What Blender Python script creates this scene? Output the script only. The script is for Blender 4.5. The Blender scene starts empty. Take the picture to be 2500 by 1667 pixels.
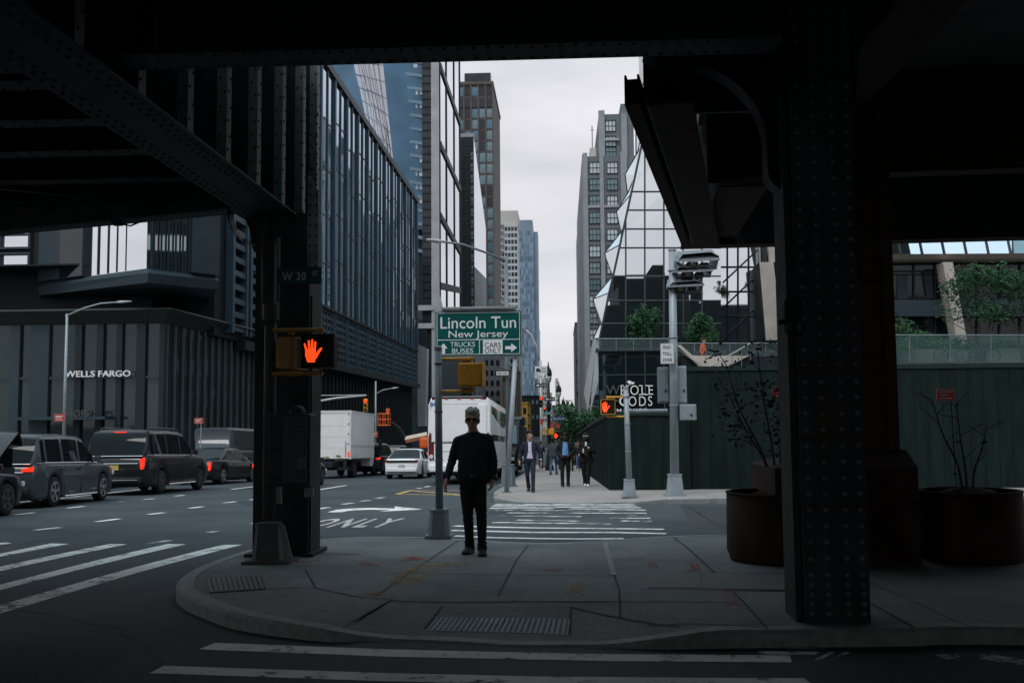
import bpy, bmesh, math, random
from mathutils import Vector, Matrix, Euler, noise as mnoise
random.seed(7)
R = math.radians
S = bpy.context.scene
COL = S.collection

# ------------------------------------------------------------------ camera
# world: Y runs along the avenue, X across it, z = 0 is the near pavement
F, CX, CY = 2430.0, 1250.0, 833.5
PITCH, YAW, ROLL = R(4.506), R(2.83), R(0.5)
CAM = Vector((0, 0, 1.62))
ROT = (Matrix.Rotation(YAW, 4, 'Z') @ Matrix.Rotation(R(90) + PITCH, 4, 'X') @ Matrix.Rotation(-ROLL, 4, 'Z'))
cam_data = bpy.data.cameras.new('camera')
cam = bpy.data.objects.new('camera', cam_data)
cam.matrix_world = Matrix.Translation(CAM) @ ROT
cam_data.sensor_width = 36.0
cam_data.lens = 36.0 * F / 2500.0
cam_data.clip_start = 0.1
cam_data.clip_end = 6000
COL.objects.link(cam)
S.camera = cam

# ------------------------------------------------------------------ sky, sun, exposure
SUN_EL, SUN_AZ = R(56), R(205)
W = bpy.data.worlds.new('World'); S.world = W; W.use_nodes = True
nt = W.node_tree; nt.nodes.clear()
def WN(t, **k):
    n = nt.nodes.new(t)
    for a, b in k.items(): setattr(n, a, b)
    return n
sky = WN('ShaderNodeTexSky', sky_type='NISHITA', sun_disc=False, sun_elevation=SUN_EL, sun_rotation=SUN_AZ)
tc = WN('ShaderNodeTexCoord'); mp = WN('ShaderNodeMapping'); mp.inputs['Scale'].default_value = (1.6, 1.6, 6.0)
nz = WN('ShaderNodeTexNoise'); nz.inputs['Scale'].default_value = 2.2; nz.inputs['Detail'].default_value = 4; nz.inputs['Roughness'].default_value = 0.5
cr = WN('ShaderNodeValToRGB')
cr.color_ramp.elements[0].position = 0.32; cr.color_ramp.elements[0].color = (0.66, 0.655, 0.70, 1)
cr.color_ramp.elements[1].position = 0.68; cr.color_ramp.elements[1].color = (0.93, 0.91, 0.94, 1)
sp = WN('ShaderNodeSeparateXYZ')
mr = WN('ShaderNodeMapRange'); mr.inputs['From Min'].default_value = 0.25; mr.inputs['From Max'].default_value = 1.0
mr.inputs['To Min'].default_value = 7.6; mr.inputs['To Max'].default_value = 15.0
vm = WN('ShaderNodeVectorMath', operation='SCALE')
mx = WN('ShaderNodeMixRGB'); mx.inputs['Fac'].default_value = 0.93
bg = WN('ShaderNodeBackground'); bg.inputs['Strength'].default_value = 0.105
wo = WN('ShaderNodeOutputWorld')
L = nt.links.new
L(tc.outputs['Generated'], mp.inputs['Vector']); L(mp.outputs[0], nz.inputs['Vector']); L(nz.outputs['Fac'], cr.inputs['Fac'])
hz = WN('ShaderNodeMapRange'); hz.inputs['From Min'].default_value = 0.34; hz.inputs['From Max'].default_value = 0.62
tint = WN('ShaderNodeMixRGB', blend_type='MULTIPLY'); tint.inputs[2].default_value = (0.70, 0.92, 1.0, 1)      # blue tint overhead, added out of view to cool the shaded surfaces
L(sp.outputs['Z'], hz.inputs['Value']); L(hz.outputs[0], tint.inputs['Fac']); L(cr.outputs['Color'], tint.inputs[1])
L(tc.outputs['Generated'], sp.inputs[0]); L(sp.outputs['Z'], mr.inputs['Value'])
L(tint.outputs[0], vm.inputs[0]); L(mr.outputs['Result'], vm.inputs['Scale'])
L(sky.outputs['Color'], mx.inputs[1]); L(vm.outputs[0], mx.inputs[2]); L(mx.outputs[0], bg.inputs['Color']); L(bg.outputs[0], wo.inputs[0])
sun_d = bpy.data.lights.new('sun', 'SUN'); sun_d.energy = 1.2; sun_d.angle = R(18); sun_d.color = (1.0, 0.97, 0.94)
sun = bpy.data.objects.new('sun', sun_d); COL.objects.link(sun)
sun.rotation_euler = Vector((-math.sin(SUN_AZ) * math.cos(SUN_EL), -math.cos(SUN_AZ) * math.cos(SUN_EL), -math.sin(SUN_EL))).to_track_quat('-Z', 'Y').to_euler()
S.view_settings.view_transform = 'Standard'; S.view_settings.look = 'None'
S.view_settings.exposure = 0.27; S.view_settings.gamma = 1.0
S.cycles.max_bounces = 7; S.cycles.glossy_bounces = 4; S.cycles.diffuse_bounces = 3; S.cycles.transparent_max_bounces = 10
S.cycles.use_denoising = True
S.cycles.sample_clamp_indirect = 4.0

# ------------------------------------------------------------------ photo pixel -> point in the place
def ray(px, py):
    return (ROT.to_3x3() @ Vector(((px - CX) / F, -(py - CY) / F, -1.0)))
def PY(px, py, Y):
    d = ray(px, py); return CAM + d * ((Y - CAM.y) / d.y)
def PX(px, py, X):
    d = ray(px, py); return CAM + d * ((X - CAM.x) / d.x)
def PZ(px, py, z):
    d = ray(px, py); return CAM + d * ((z - CAM.z) / d.z)
def zr(y):                       # road surface: level, then falling with the avenue
    s = 0.029
    if y < 9: return -0.13
    if y < 15: t = (y - 9) / 6; return -0.13 - s * 3 * t * t
    if y < 200: return -0.13 - s * (y - 12)
    if y < 260: t = (y - 200) / 60; return -0.13 - s * 188 - s * 60 * (t - t * t / 2)
    return -0.13 - s * 218
def G(px, py, off=0.0):          # point on the ground (off above the road) seen at a photo pixel
    d = ray(px, py); lo, hi = 1.0, 3000.0
    for _ in range(60):
        m = (lo + hi) / 2; p = CAM + d * (m / d.y)
        if p.z > zr(p.y) + off: lo = m
        else: hi = m
    return CAM + d * (lo / d.y)
KERB = 0.13
def GS(px, py, off=0.0): return G(px, py, KERB + off)

# ------------------------------------------------------------------ materials
MATS = {}
def mat(name, col, rough=0.7, metal=0.0, var=0.12, scale=6.0, bump=0.0, spec=None, emit=None, dirt=None, dscale=1.5, dlo=0.5, dhi=0.75, rvar=0.0, stretch=None, speck=0):
    if name in MATS: return MATS[name]
    m = bpy.data.materials.new(name); m.use_nodes = True; t = m.node_tree; b = t.nodes['Principled BSDF']
    b.inputs['Roughness'].default_value = rough; b.inputs['Metallic'].default_value = metal
    b.inputs['Specular IOR Level'].default_value = spec if spec is not None else (0.14 if max(col[:3]) < 0.12 and rough > 0.4 else 0.4)
    N = t.nodes.new; l = t.links.new
    co = N('ShaderNodeTexCoord'); src = co.outputs['Object']
    if stretch:
        mpn = N('ShaderNodeMapping'); mpn.inputs['Scale'].default_value = stretch; l(src, mpn.inputs['Vector']); src = mpn.outputs[0]
    n = N('ShaderNodeTexNoise'); n.inputs['Scale'].default_value = scale; n.inputs['Detail'].default_value = 6; l(src, n.inputs['Vector'])
    r = N('ShaderNodeValToRGB'); c = Vector(col[:3])
    r.color_ramp.elements[0].position = 0.3; r.color_ramp.elements[0].color = (*(c * (1 - var)), 1)
    r.color_ramp.elements[1].position = 0.7; r.color_ramp.elements[1].color = (*[min(1, x) for x in c * (1 + var)], 1)
    l(n.outputs['Fac'], r.inputs['Fac']); out = r.outputs['Color']
    if dirt:
        n2 = N('ShaderNodeTexNoise'); n2.inputs['Scale'].default_value = dscale; n2.inputs['Detail'].default_value = 8; n2.inputs['Roughness'].default_value = 0.65; l(src, n2.inputs['Vector'])
        r2 = N('ShaderNodeValToRGB'); r2.color_ramp.elements[0].position = dlo; r2.color_ramp.elements[1].position = dhi; l(n2.outputs['Fac'], r2.inputs['Fac'])
        mxn = N('ShaderNodeMixRGB'); mxn.inputs[2].default_value = (*dirt[:3], 1); l(r2.outputs['Color'], mxn.inputs['Fac']); l(out, mxn.inputs[1]); out = mxn.outputs[0]
    if speck:                                   # old chewing gum and grit trodden into the surface
        vo = N('ShaderNodeTexVoronoi'); vo.inputs['Scale'].default_value = speck; l(src, vo.inputs['Vector'])
        r3 = N('ShaderNodeValToRGB'); r3.color_ramp.elements[0].position = 0.055; r3.color_ramp.elements[0].color = (.55, .55, .55, 1); r3.color_ramp.elements[1].position = 0.10; l(vo.outputs['Distance'], r3.inputs['Fac'])
        ml = N('ShaderNodeMixRGB'); ml.blend_type = 'MULTIPLY'; ml.inputs['Fac'].default_value = 1; l(out, ml.inputs[1]); l(r3.outputs['Color'], ml.inputs[2]); out = ml.outputs[0]
    l(out, b.inputs['Base Color'])
    if rvar:
        mrn = N('ShaderNodeMapRange'); mrn.inputs['To Min'].default_value = max(0.02, rough - rvar); mrn.inputs['To Max'].default_value = min(1, rough + rvar); l(n.outputs['Fac'], mrn.inputs['Value']); l(mrn.outputs[0], b.inputs['Roughness'])
    if bump:
        bp = N('ShaderNodeBump'); bp.inputs['Strength'].default_value = bump; bp.inputs['Distance'].default_value = 0.02; l(n.outputs['Fac'], bp.inputs['Height']); l(bp.outputs[0], b.inputs['Normal'])
    if emit:
        b.inputs['Emission Color'].default_value = (*emit[0], 1); b.inputs['Emission Strength'].default_value = emit[1]
    MATS[name] = m; return m
def glass(name, col, rough=0.04, ior=1.6, wob=0.02, wscale=0.35, coat=0.0, ccol=(.75, .78, .82)):      # mirror-like glazing of an unlit room
    if name in MATS: return MATS[name]
    m = mat(name, col, rough, var=0.35, scale=0.25, spec=0.5); t = m.node_tree; b = t.nodes['Principled BSDF']; b.inputs['IOR'].default_value = ior
    co = t.nodes.new('ShaderNodeTexCoord'); n = t.nodes.new('ShaderNodeTexNoise'); n.inputs['Scale'].default_value = wscale; n.inputs['Detail'].default_value = 1
    bp = t.nodes.new('ShaderNodeBump'); bp.inputs['Strength'].default_value = wob * 10; bp.inputs['Distance'].default_value = 0.1
    t.links.new(co.outputs['Object'], n.inputs['Vector']); t.links.new(n.outputs['Fac'], bp.inputs['Height']); t.links.new(bp.outputs[0], b.inputs['Normal'])
    if coat:                                    # solar-control coating: part of the light mirrors straight back
        g = t.nodes.new('ShaderNodeBsdfGlossy'); g.inputs['Color'].default_value = (*ccol, 1); g.inputs['Roughness'].default_value = rough; t.links.new(bp.outputs[0], g.inputs['Normal'])
        ms = t.nodes.new('ShaderNodeMixShader'); ms.inputs['Fac'].default_value = coat; t.links.new(b.outputs[0], ms.inputs[1]); t.links.new(g.outputs[0], ms.inputs[2]); t.links.new(ms.outputs[0], t.nodes['Material Output'].inputs['Surface'])
    return m
def worn(name, col, lo, hi, scale=3.0, rough=0.75, dirt=0.7):           # road paint with holes worn through it
    if name in MATS: return MATS[name]
    m = mat(name, col, rough, var=0.1, scale=2.0, dirt=[c * dirt for c in col], dscale=1.2, dlo=0.35, dhi=0.8); t = m.node_tree; b = t.nodes['Principled BSDF']; o = t.nodes['Material Output']
    co = t.nodes.new('ShaderNodeTexCoord'); n = t.nodes.new('ShaderNodeTexNoise'); n.inputs['Scale'].default_value = scale; n.inputs['Detail'].default_value = 10; n.inputs['Roughness'].default_value = 0.75
    r = t.nodes.new('ShaderNodeValToRGB'); r.color_ramp.elements[0].position = lo; r.color_ramp.elements[1].position = hi
    tr = t.nodes.new('ShaderNodeBsdfTransparent'); mxs = t.nodes.new('ShaderNodeMixShader')
    t.links.new(co.outputs['Object'], n.inputs['Vector']); t.links.new(n.outputs['Fac'], r.inputs['Fac']); t.links.new(r.outputs['Color'], mxs.inputs['Fac'])
    t.links.new(tr.outputs[0], mxs.inputs[1]); t.links.new(b.outputs[0], mxs.inputs[2]); t.links.new(mxs.outputs[0], o.inputs['Surface'])
    return m

# ------------------------------------------------------------------ mesh helpers
class MB:
    def __init__(s): s.v = []; s.f = []; s.m = []; s.cur = 0; s.sm = []; s.smooth = False
    def add(s, vs, fs):
        k = len(s.v); s.v += [Vector(v) for v in vs]
        for f in fs: s.f.append([i + k for i in f]); s.m.append(s.cur); s.sm.append(s.smooth)
        return s
    def quad(s, *p): return s.add(p, [list(range(len(p)))])
    def bx(s, a, b):            # box by two corners
        x0, x1 = sorted((a[0], b[0])); y0, y1 = sorted((a[1], b[1])); z0, z1 = sorted((a[2], b[2]))
        return s.add([(x0,y0,z0),(x1,y0,z0),(x1,y1,z0),(x0,y1,z0),(x0,y0,z1),(x1,y0,z1),(x1,y1,z1),(x0,y1,z1)],
                     [[0,3,2,1],[4,5,6,7],[0,1,5,4],[1,2,6,5],[2,3,7,6],[3,0,4,7]])
    def box(s, c, d, M=None):   # box by centre and size, optional rotation
        M = M or Matrix.Identity(3); h = Vector(d) / 2; c = Vector(c)
        vs = [c + M @ Vector((sx * h.x, sy * h.y, sz * h.z)) for sz in (-1, 1) for sx, sy in ((-1,-1),(1,-1),(1,1),(-1,1))]
        return s.add(vs, [[0,3,2,1],[4,5,6,7],[0,1,5,4],[1,2,6,5],[2,3,7,6],[3,0,4,7]])
    def rbox(s, c, d, b=0.02, M=None):   # box with chamfered edges
        M = M or Matrix.Identity(3); c = Vector(c); h = Vector(d) / 2; b = min(b, min(h) * .9)
        bm = bmesh.new(); bmesh.ops.create_cube(bm, size=1.0)
        for v in bm.verts: v.co = Vector((v.co.x * d[0], v.co.y * d[1], v.co.z * d[2]))
        bmesh.ops.bevel(bm, geom=list(bm.edges), offset=b, segments=2, affect='EDGES', profile=0.6)
        bm.verts.index_update()
        s.add([c + M @ v.co for v in bm.verts], [[v.index for v in f.verts] for f in bm.faces]); bm.free(); return s
    def prism(s, poly, z0, z1, top=True, bot=True):  # plan polygon (ccw) between heights
        n = len(poly); vs = [(p[0], p[1], z0) for p in poly] + [(p[0], p[1], z1) for p in poly]
        fs = [[i, (i + 1) % n, n + (i + 1) % n, n + i] for i in range(n)]
        if top: fs.append([n + i for i in range(n)])
        if bot: fs.append(list(range(n - 1, -1, -1)))
        return s.add(vs, fs)
    def slab(s, pts, d):        # polygon of 3-D points given thickness d (vector)
        n = len(pts); d = Vector(d); vs = [Vector(p) for p in pts] + [Vector(p) + d for p in pts]
        fs = [list(range(n)), [n + i for i in range(n - 1, -1, -1)]] + [[(i + 1) % n, i, n + i, n + (i + 1) % n] for i in range(n)]
        return s.add(vs, fs)
    def loft(s, rings, closed=True, caps=True):
        n = len(rings[0]); vs = [p for r in rings for p in r]; fs = []
        for i in range(len(rings) - 1):
            for j in range(n if closed else n - 1):
                a = i * n + j; b = i * n + (j + 1) % n; fs.append([a, b, b + n, a + n])
        if caps and closed: fs.append(list(range(n - 1, -1, -1))); fs.append([(len(rings) - 1) * n + j for j in range(n)])
        return s.add(vs, fs)
    def tube(s, pts, r, n=10, caps=True):
        pts = [Vector(p) for p in pts]; rs = r if isinstance(r, (list, tuple)) else [r] * len(pts); rings = []
        up = None
        for i, p in enumerate(pts):
            d = (pts[min(i + 1, len(pts) - 1)] - pts[max(i - 1, 0)]).normalized()
            if up is None: up = Vector((0, 0, 1)) if abs(d.z) < .9 else Vector((0, 1, 0))
            a = d.cross(up).normalized(); b = a.cross(d).normalized(); up = b
            rings.append([p + (a * math.cos(2 * math.pi * k / n) + b * math.sin(2 * math.pi * k / n)) * rs[i] for k in range(n)])
        return s.loft(rings, True, caps)
    def lathe(s, prof, c=(0, 0, 0), n=16, axis='Z'):
        c = Vector(c); rings = []
        for r, h in prof:
            ring = []
            for k in range(n):
                a = 2 * math.pi * k / n
                v = Vector((r * math.cos(a), r * math.sin(a), h))
                if axis == 'Y': v = Vector((v.x, v.z, v.y))
                if axis == 'X': v = Vector((v.z, v.x, v.y))
                ring.append(c + v)
            rings.append(ring)
        return s.loft(rings)
    def ell(s, c, r, M=None, nu=14, nv=9):
        c = Vector(c); M = M or Matrix.Identity(3)
        if not isinstance(r, (tuple, list)): r = (r, r, r)
        vs = [c + M @ Vector((0, 0, -r[2]))]; fs = []
        for i in range(1, nv):
            t = math.pi * i / nv - math.pi / 2
            for j in range(nu):
                a = 2 * math.pi * j / nu; vs.append(c + M @ Vector((r[0] * math.cos(t) * math.cos(a), r[1] * math.cos(t) * math.sin(a), r[2] * math.sin(t))))
        vs.append(c + M @ Vector((0, 0, r[2])))
        for j in range(nu): fs.append([0, 1 + (j + 1) % nu, 1 + j])
        for i in range(nv - 2):
            for j in range(nu):
                a = 1 + i * nu + j; b = 1 + i * nu + (j + 1) % nu; fs.append([a, b, b + nu, a + nu])
        k = len(vs) - 1; o = 1 + (nv - 2) * nu
        for j in range(nu): fs.append([o + j, o + (j + 1) % nu, k])
        return s.add(vs, fs)
    def cap(s, p0, p1, r0, r1=None, n=12):           # tapered capsule
        r1 = r0 if r1 is None else r1
        s.tube([p0, p1], [r0, r1], n); s.ell(p0, r0, nu=n, nv=8); s.ell(p1, r1, nu=n, nv=8); return s
    def rivet(s, p, nrm, r):
        nrm = Vector(nrm).normalized(); a = nrm.orthogonal().normalized(); b = nrm.cross(a); p = Vector(p); n = 6
        rings = [[p + (a * math.cos(2*math.pi*k/n) + b * math.sin(2*math.pi*k/n)) * r * q + nrm * r * h for k in range(n)] for q, h in ((1, 0), (.8, .5), (.3, .8))]
        return s.loft(rings)
    def mesh(s, name, mats):
        me = bpy.data.meshes.new(name); me.from_pydata([tuple(v) for v in s.v], [], s.f)
        for m in (mats if isinstance(mats, (list, tuple)) else [mats]): me.materials.append(m)
        me.polygons.foreach_set('material_index', s.m); me.polygons.foreach_set('use_smooth', s.sm); me.update(); return me
    def build(s, name, mats, parent=None, fix=True, weld=False):
        me = s.mesh(name, mats)
        if fix:
            bm = bmesh.new(); bm.from_mesh(me)
            if weld: bmesh.ops.remove_doubles(bm, verts=bm.verts, dist=2e-4)
            bmesh.ops.recalc_face_normals(bm, faces=bm.faces); bm.to_mesh(me); bm.free()
        return link(name, me, parent)
def link(name, me, parent=None, loc=None):
    o = bpy.data.objects.new(name, me); COL.objects.link(o)
    if parent: o.parent = parent
    if loc is not None: o.location = loc
    return o
def tag(o, label, cat, group=None):
    o['label'] = label; o['category'] = cat
    if group: o['group'] = group
    return o
def struct(o): o['kind'] = 'structure'; return o
def stuff(o): o['kind'] = 'stuff'; return o
def thing(name, label, cat, loc=(0, 0, 0), rz=0.0, group=None):
    o = bpy.data.objects.new(name, None); o.empty_display_size = 0.2; COL.objects.link(o); o.location = loc; o.rotation_euler = (0, 0, rz)
    return tag(o, label, cat, group)
def kids(o): return [c for c in COL.objects if c.parent is o]
def copy_tree(o, parent=None):
    c = o.copy(); COL.objects.link(c)
    if parent: c.parent = parent
    for ch in kids(o): copy_tree(ch, c)
    return c
def text_mb(mb, txt, size, O, U=(1, 0, 0), V=(0, 0, 1), ext=0.01, bold=0.0, align='CENTER', sx=1.0, shear=0.0, space=1.0):
    # raised lettering: baseline middle at O, reading along U, upright along V
    cu = bpy.data.curves.new('lettering', 'FONT'); cu.body = txt; cu.size = size; cu.align_x = align; cu.extrude = ext / 2; cu.offset = bold; cu.space_character = space; cu.shear = shear; cu.resolution_u = 4
    ob = bpy.data.objects.new('lettering', cu); COL.objects.link(ob); dg = bpy.context.evaluated_depsgraph_get()
    me = bpy.data.meshes.new_from_object(ob.evaluated_get(dg)); U = Vector(U); V = Vector(V); Nn = U.cross(V).normalized(); O = Vector(O)
    mb.add([O + U * (v.co.x * sx) + V * v.co.y + Nn * (v.co.z + ext / 2) for v in me.vertices], [list(p.vertices) for p in me.polygons])
    bpy.data.objects.remove(ob); bpy.data.curves.remove(cu); bpy.data.meshes.remove(me); return mb
def remesh(mb, voxel, name, m, parent=None, smooth=2, loc=None, fold=None):
    ob = bpy.data.objects.new('tmp', mb.mesh('tmp', m)); COL.objects.link(ob)
    md = ob.modifiers.new('r', 'REMESH'); md.mode = 'VOXEL'; md.voxel_size = voxel; md.use_smooth_shade = True
    if smooth: sm = ob.modifiers.new('s', 'SMOOTH'); sm.iterations = smooth; sm.factor = 0.5
    me = bpy.data.meshes.new_from_object(ob.evaluated_get(bpy.context.evaluated_depsgraph_get())); me.name = name
    old = ob.data; bpy.data.objects.remove(ob); bpy.data.meshes.remove(old)
    if not len(me.materials): me.materials.append(m)
    if fold:                                    # creases: soft drape everywhere, tight wrinkles round the given joints
        nn = [v.normal.copy() for v in me.vertices]; pts, amp = fold
        for v, n in zip(me.vertices, nn):
            p = v.co; w = max([math.exp(-((p - Vector(q)).length / r) ** 2) for q, r in pts] + [0])
            q = Vector((p.x * 7, p.y * 7, p.z * 3.2)); d = mnoise.noise(q) * amp + w * amp * 1.3 * math.sin(p.z * 105 + p.x * 38 + 5 * mnoise.noise(p * 9))
            v.co = p + n * d
        me.update()
    return link(name, me, parent, loc)
def rotz(a): return Matrix.Rotation(a, 3, 'Z')
# ------------------------------------------------------------------ palette (base colours, some with light or shade put in)
asphalt = mat('asphalt', (0.056, 0.066, 0.073), 0.72, var=0.45, scale=34, bump=0.3, dirt=(0.028, 0.034, 0.038), dscale=0.30, dlo=0.40, dhi=0.72, rvar=0.12)
concrete_warm = mat('pavement_concrete_daylit', (0.29, 0.255, 0.235), 0.8, var=0.14, scale=14, bump=0.12, dirt=(0.20, 0.18, 0.168), dscale=0.6, dlo=0.42, dhi=0.75, speck=2.0)  # warm, pale copy for the east side: open daylight put into the colour
concrete = mat('pavement_concrete', (0.178, 0.192, 0.19), 0.8, var=0.2, scale=16, bump=0.15, dirt=(0.10, 0.108, 0.107), dscale=0.7, dlo=0.40, dhi=0.72, speck=2.6)  # cooler, darker copy: shade under the viaduct put into the colour
kerbstone = mat('kerb_stone', (0.22, 0.23, 0.225), 0.7, var=0.2, scale=14, bump=0.2, dirt=(0.13, 0.125, 0.12), dscale=2.5)
joint = mat('pavement_joint_dirt', (0.065, 0.066, 0.064), 0.9)
paint_white = worn('road_paint_white', (0.78, 0.76, 0.72), 0.36, 0.46, 4.0)
paint_faded = worn('road_paint_faded', (0.55, 0.54, 0.52), 0.44, 0.56, 2.2)
paint_yellow = worn('road_paint_yellow', (0.72, 0.46, 0.12), 0.40, 0.46)
spray_red = worn('spray_paint_red', (0.42, 0.05, 0.025), 0.42, 0.68, 5)
spray_yellow = worn('spray_paint_yellow', (0.42, 0.24, 0.02), 0.42, 0.70, 5)
steel_dark = mat('viaduct_steel', (0.026, 0.036, 0.037), 0.55, var=0.25, scale=3, bump=0.15, dirt=(0.055, 0.034, 0.022), dscale=1.2, dlo=0.55, dhi=0.8)
steel_leg = mat('viaduct_lit_steel', (0.135, 0.168, 0.163), 0.6, var=0.22, scale=4, bump=0.15, dirt=(0.08, 0.06, 0.045), dscale=2, dlo=0.55, dhi=0.8)  # paler copy of the steel: light on legs and gusset put into the colour
steel_flange = mat('viaduct_flange_paint', (0.036, 0.049, 0.049), 0.6, var=0.22, scale=4, bump=0.15, dirt=(0.075, 0.05, 0.035), dscale=2, dlo=0.5, dhi=0.75)
soffit_conc = mat('soffit_concrete', (0.13, 0.135, 0.12), 0.85, var=0.15, scale=2, bump=0.1)
rust = mat('rusty_steel', (0.055, 0.035, 0.026), 0.8, var=0.3, scale=6, bump=0.2)
corten = mat('corten_steel', (0.036, 0.022, 0.017), 0.8, var=0.35, scale=4, bump=0.15, dirt=(0.024, 0.017, 0.014), dscale=1.2)
soil = mat('soil', (0.05, 0.035, 0.025), 0.95, var=0.4, scale=20, bump=0.6)
galv = mat('galvanised_steel', (0.28, 0.315, 0.34), 0.5, metal=0.25, var=0.12, scale=8, dirt=(0.2, 0.215, 0.22), dscale=2, rvar=0.1)
galv_dark = mat('grey_painted_steel', (0.145, 0.185, 0.205), 0.5, metal=0.2, var=0.14, scale=5, dirt=(0.10, 0.115, 0.12), dscale=2.5)
iron_black = mat('black_iron', (0.018, 0.022, 0.022), 0.5, var=0.2)
pole_dark = mat('dark_green_pole', (0.045, 0.06, 0.06), 0.5, var=0.2, dirt=(0.07, 0.045, 0.03), dscale=3, dlo=.55, dhi=.8)
sig_yellow = mat('signal_yellow', (0.62, 0.29, 0.02), 0.5, var=0.12, dirt=(0.30, 0.14, 0.02), dscale=4)
sig_black = mat('signal_black', (0.012, 0.012, 0.012), 0.6)
hand_red = mat('signal_hand_red', (0.9, 0.06, 0.01), 0.5, var=0.3, scale=60, emit=((1.0, 0.055, 0.008), 1.25))
lamp_red = mat('red_lamp', (0.8, 0.03, 0.01), 0.4, emit=((1.0, 0.04, 0.01), 1.6))
lens_dark = mat('dark_signal_lens', (0.03, 0.028, 0.012), 0.25)
sign_green = mat('sign_green', (0.0, 0.06, 0.056), 0.45, var=0.1, scale=2)
sign_white = mat('sign_white', (0.62, 0.63, 0.62), 0.5, var=0.05)
sign_black = mat('sign_black', (0.015, 0.015, 0.016), 0.5)
sign_red = mat('sign_red', (0.42, 0.03, 0.02), 0.45, var=0.08)
sign_blue = mat('sign_blue', (0.02, 0.05, 0.14), 0.45)
sign_street = mat('street_sign_green', (0.006, 0.045, 0.045), 0.5)
sign_back = mat('sign_back_aluminium', (0.22, 0.23, 0.23), 0.5, metal=0.4)
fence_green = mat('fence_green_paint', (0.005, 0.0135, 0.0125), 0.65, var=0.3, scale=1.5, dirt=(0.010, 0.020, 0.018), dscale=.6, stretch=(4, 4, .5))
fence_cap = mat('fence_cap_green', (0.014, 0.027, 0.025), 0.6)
glass_blue = glass('facade_glass_blue', (0.012, 0.035, 0.055), 0.03, 1.55, 0.008, 0.22, .60, (.66, .80, .92))
glass_dark = glass('facade_glass_dark', (0.006, 0.013, 0.016), 0.05, 1.5, 0.01, 0.3)
glass_mirror = glass('facade_glass_mirror', (0.03, 0.042, 0.05), 0.02, 1.6, 0.003, 0.2, .82, (.90, .92, .96))
glass_teal = glass('facade_glass_teal', (0.008, 0.02, 0.022), 0.012, 1.6, 0.0025, 0.15, .80, (.86, .92, .94))
glass_bright = mat('facade_glass_silver', (0.48, 0.49, 0.53), 0.10, metal=0.85, var=0.1, scale=0.1)
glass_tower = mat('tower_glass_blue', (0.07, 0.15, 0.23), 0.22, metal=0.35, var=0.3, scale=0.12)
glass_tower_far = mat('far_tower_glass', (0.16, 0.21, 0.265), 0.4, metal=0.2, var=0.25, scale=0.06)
frame_blue = mat('facade_fin_blue_grey', (0.046, 0.078, 0.102), 0.5, metal=0.1, var=0.12, scale=0.5)
frame_dark = mat('mullion_dark', (0.022, 0.03, 0.034), 0.5, metal=0.3)
panel_grey = mat('cladding_panel_grey', (0.034, 0.050, 0.060), 0.5, metal=0.1, var=0.1, scale=.4)
panel_dark = mat('cladding_panel_dark', (0.016, 0.022, 0.025), 0.55, metal=0.2, var=0.15)
fascia = mat('fascia_bronze', (0.030, 0.036, 0.036), 0.55, metal=0.2, var=0.12, scale=.5)
stone = mat('pale_stone', (0.33, 0.33, 0.335), 0.75, var=0.12, scale=.35, dirt=(0.26, 0.26, 0.265), dscale=.15)
deco = mat('grey_brick', (0.26, 0.275, 0.29), 0.8, var=0.12, scale=.3, dirt=(0.21, 0.22, 0.235), dscale=.08)
deco_dark = mat('grey_spandrel', (0.13, 0.145, 0.16), 0.8, var=0.1, scale=.3)
brown = mat('brown_cladding', (0.105, 0.088, 0.084), 0.7, var=0.12, scale=.2)
cream = mat('cream_brick', (0.42, 0.40, 0.37), 0.8, var=0.1, scale=.1)
brick_red = mat('red_brick', (0.20, 0.11, 0.085), 0.85, var=0.2, scale=.5)
yellow_wall = mat('yellow_cladding', (0.62, 0.36, 0.08), 0.7, var=0.12, scale=.3)
win_light = mat('window_with_blind', (0.50, 0.57, 0.60), 0.15, var=0.3, scale=.12)  # pale panes: reflected sky put into the base colour
win_teal = mat('window_teal_glass', (0.16, 0.24, 0.26), 0.12, metal=.3, var=0.4, scale=.2)
win_dark = mat('window_dark_glass', (0.02, 0.026, 0.03), 0.12, var=0.4, scale=.3)
col_stone = mat('cracked_pale_stone', (0.42, 0.37, 0.33), 0.75, var=0.1, scale=1.2, dirt=(0.30, 0.27, 0.245), dscale=1.0)
letter_white = mat('white_lettering', (0.72, 0.72, 0.70), 0.5)
letter_dim = mat('dim_lettering', (0.06, 0.065, 0.065), 0.5)
tyre = mat('tyre_rubber', (0.016, 0.016, 0.017), 0.8, var=0.2)
alloy = mat('alloy_rim', (0.40, 0.41, 0.42), 0.3, metal=0.8)
alloy_dark = mat('dark_rim', (0.10, 0.10, 0.105), 0.4, metal=0.7)
chrome = mat('chrome_trim', (0.55, 0.57, 0.58), 0.15, metal=1.0, var=0.05)
car_glass = glass('car_glass', (0.006, 0.009, 0.011), 0.02, 1.32, 0.0); car_glass.node_tree.nodes['Principled BSDF'].inputs['Specular IOR Level'].default_value = .25
tail_red = mat('tail_lamp_red', (0.35, 0.015, 0.01), 0.25)
tail_lit = mat('tail_lamp_lit', (0.7, 0.03, 0.01), 0.3, emit=((1.0, 0.04, 0.015), .65))
head_lamp = mat('headlamp_glass', (0.6, 0.6, 0.6), 0.15)
plastic = mat('black_plastic', (0.02, 0.021, 0.022), 0.6)
plate_y = mat('licence_plate', (0.50, 0.36, 0.12), 0.5)
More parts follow.
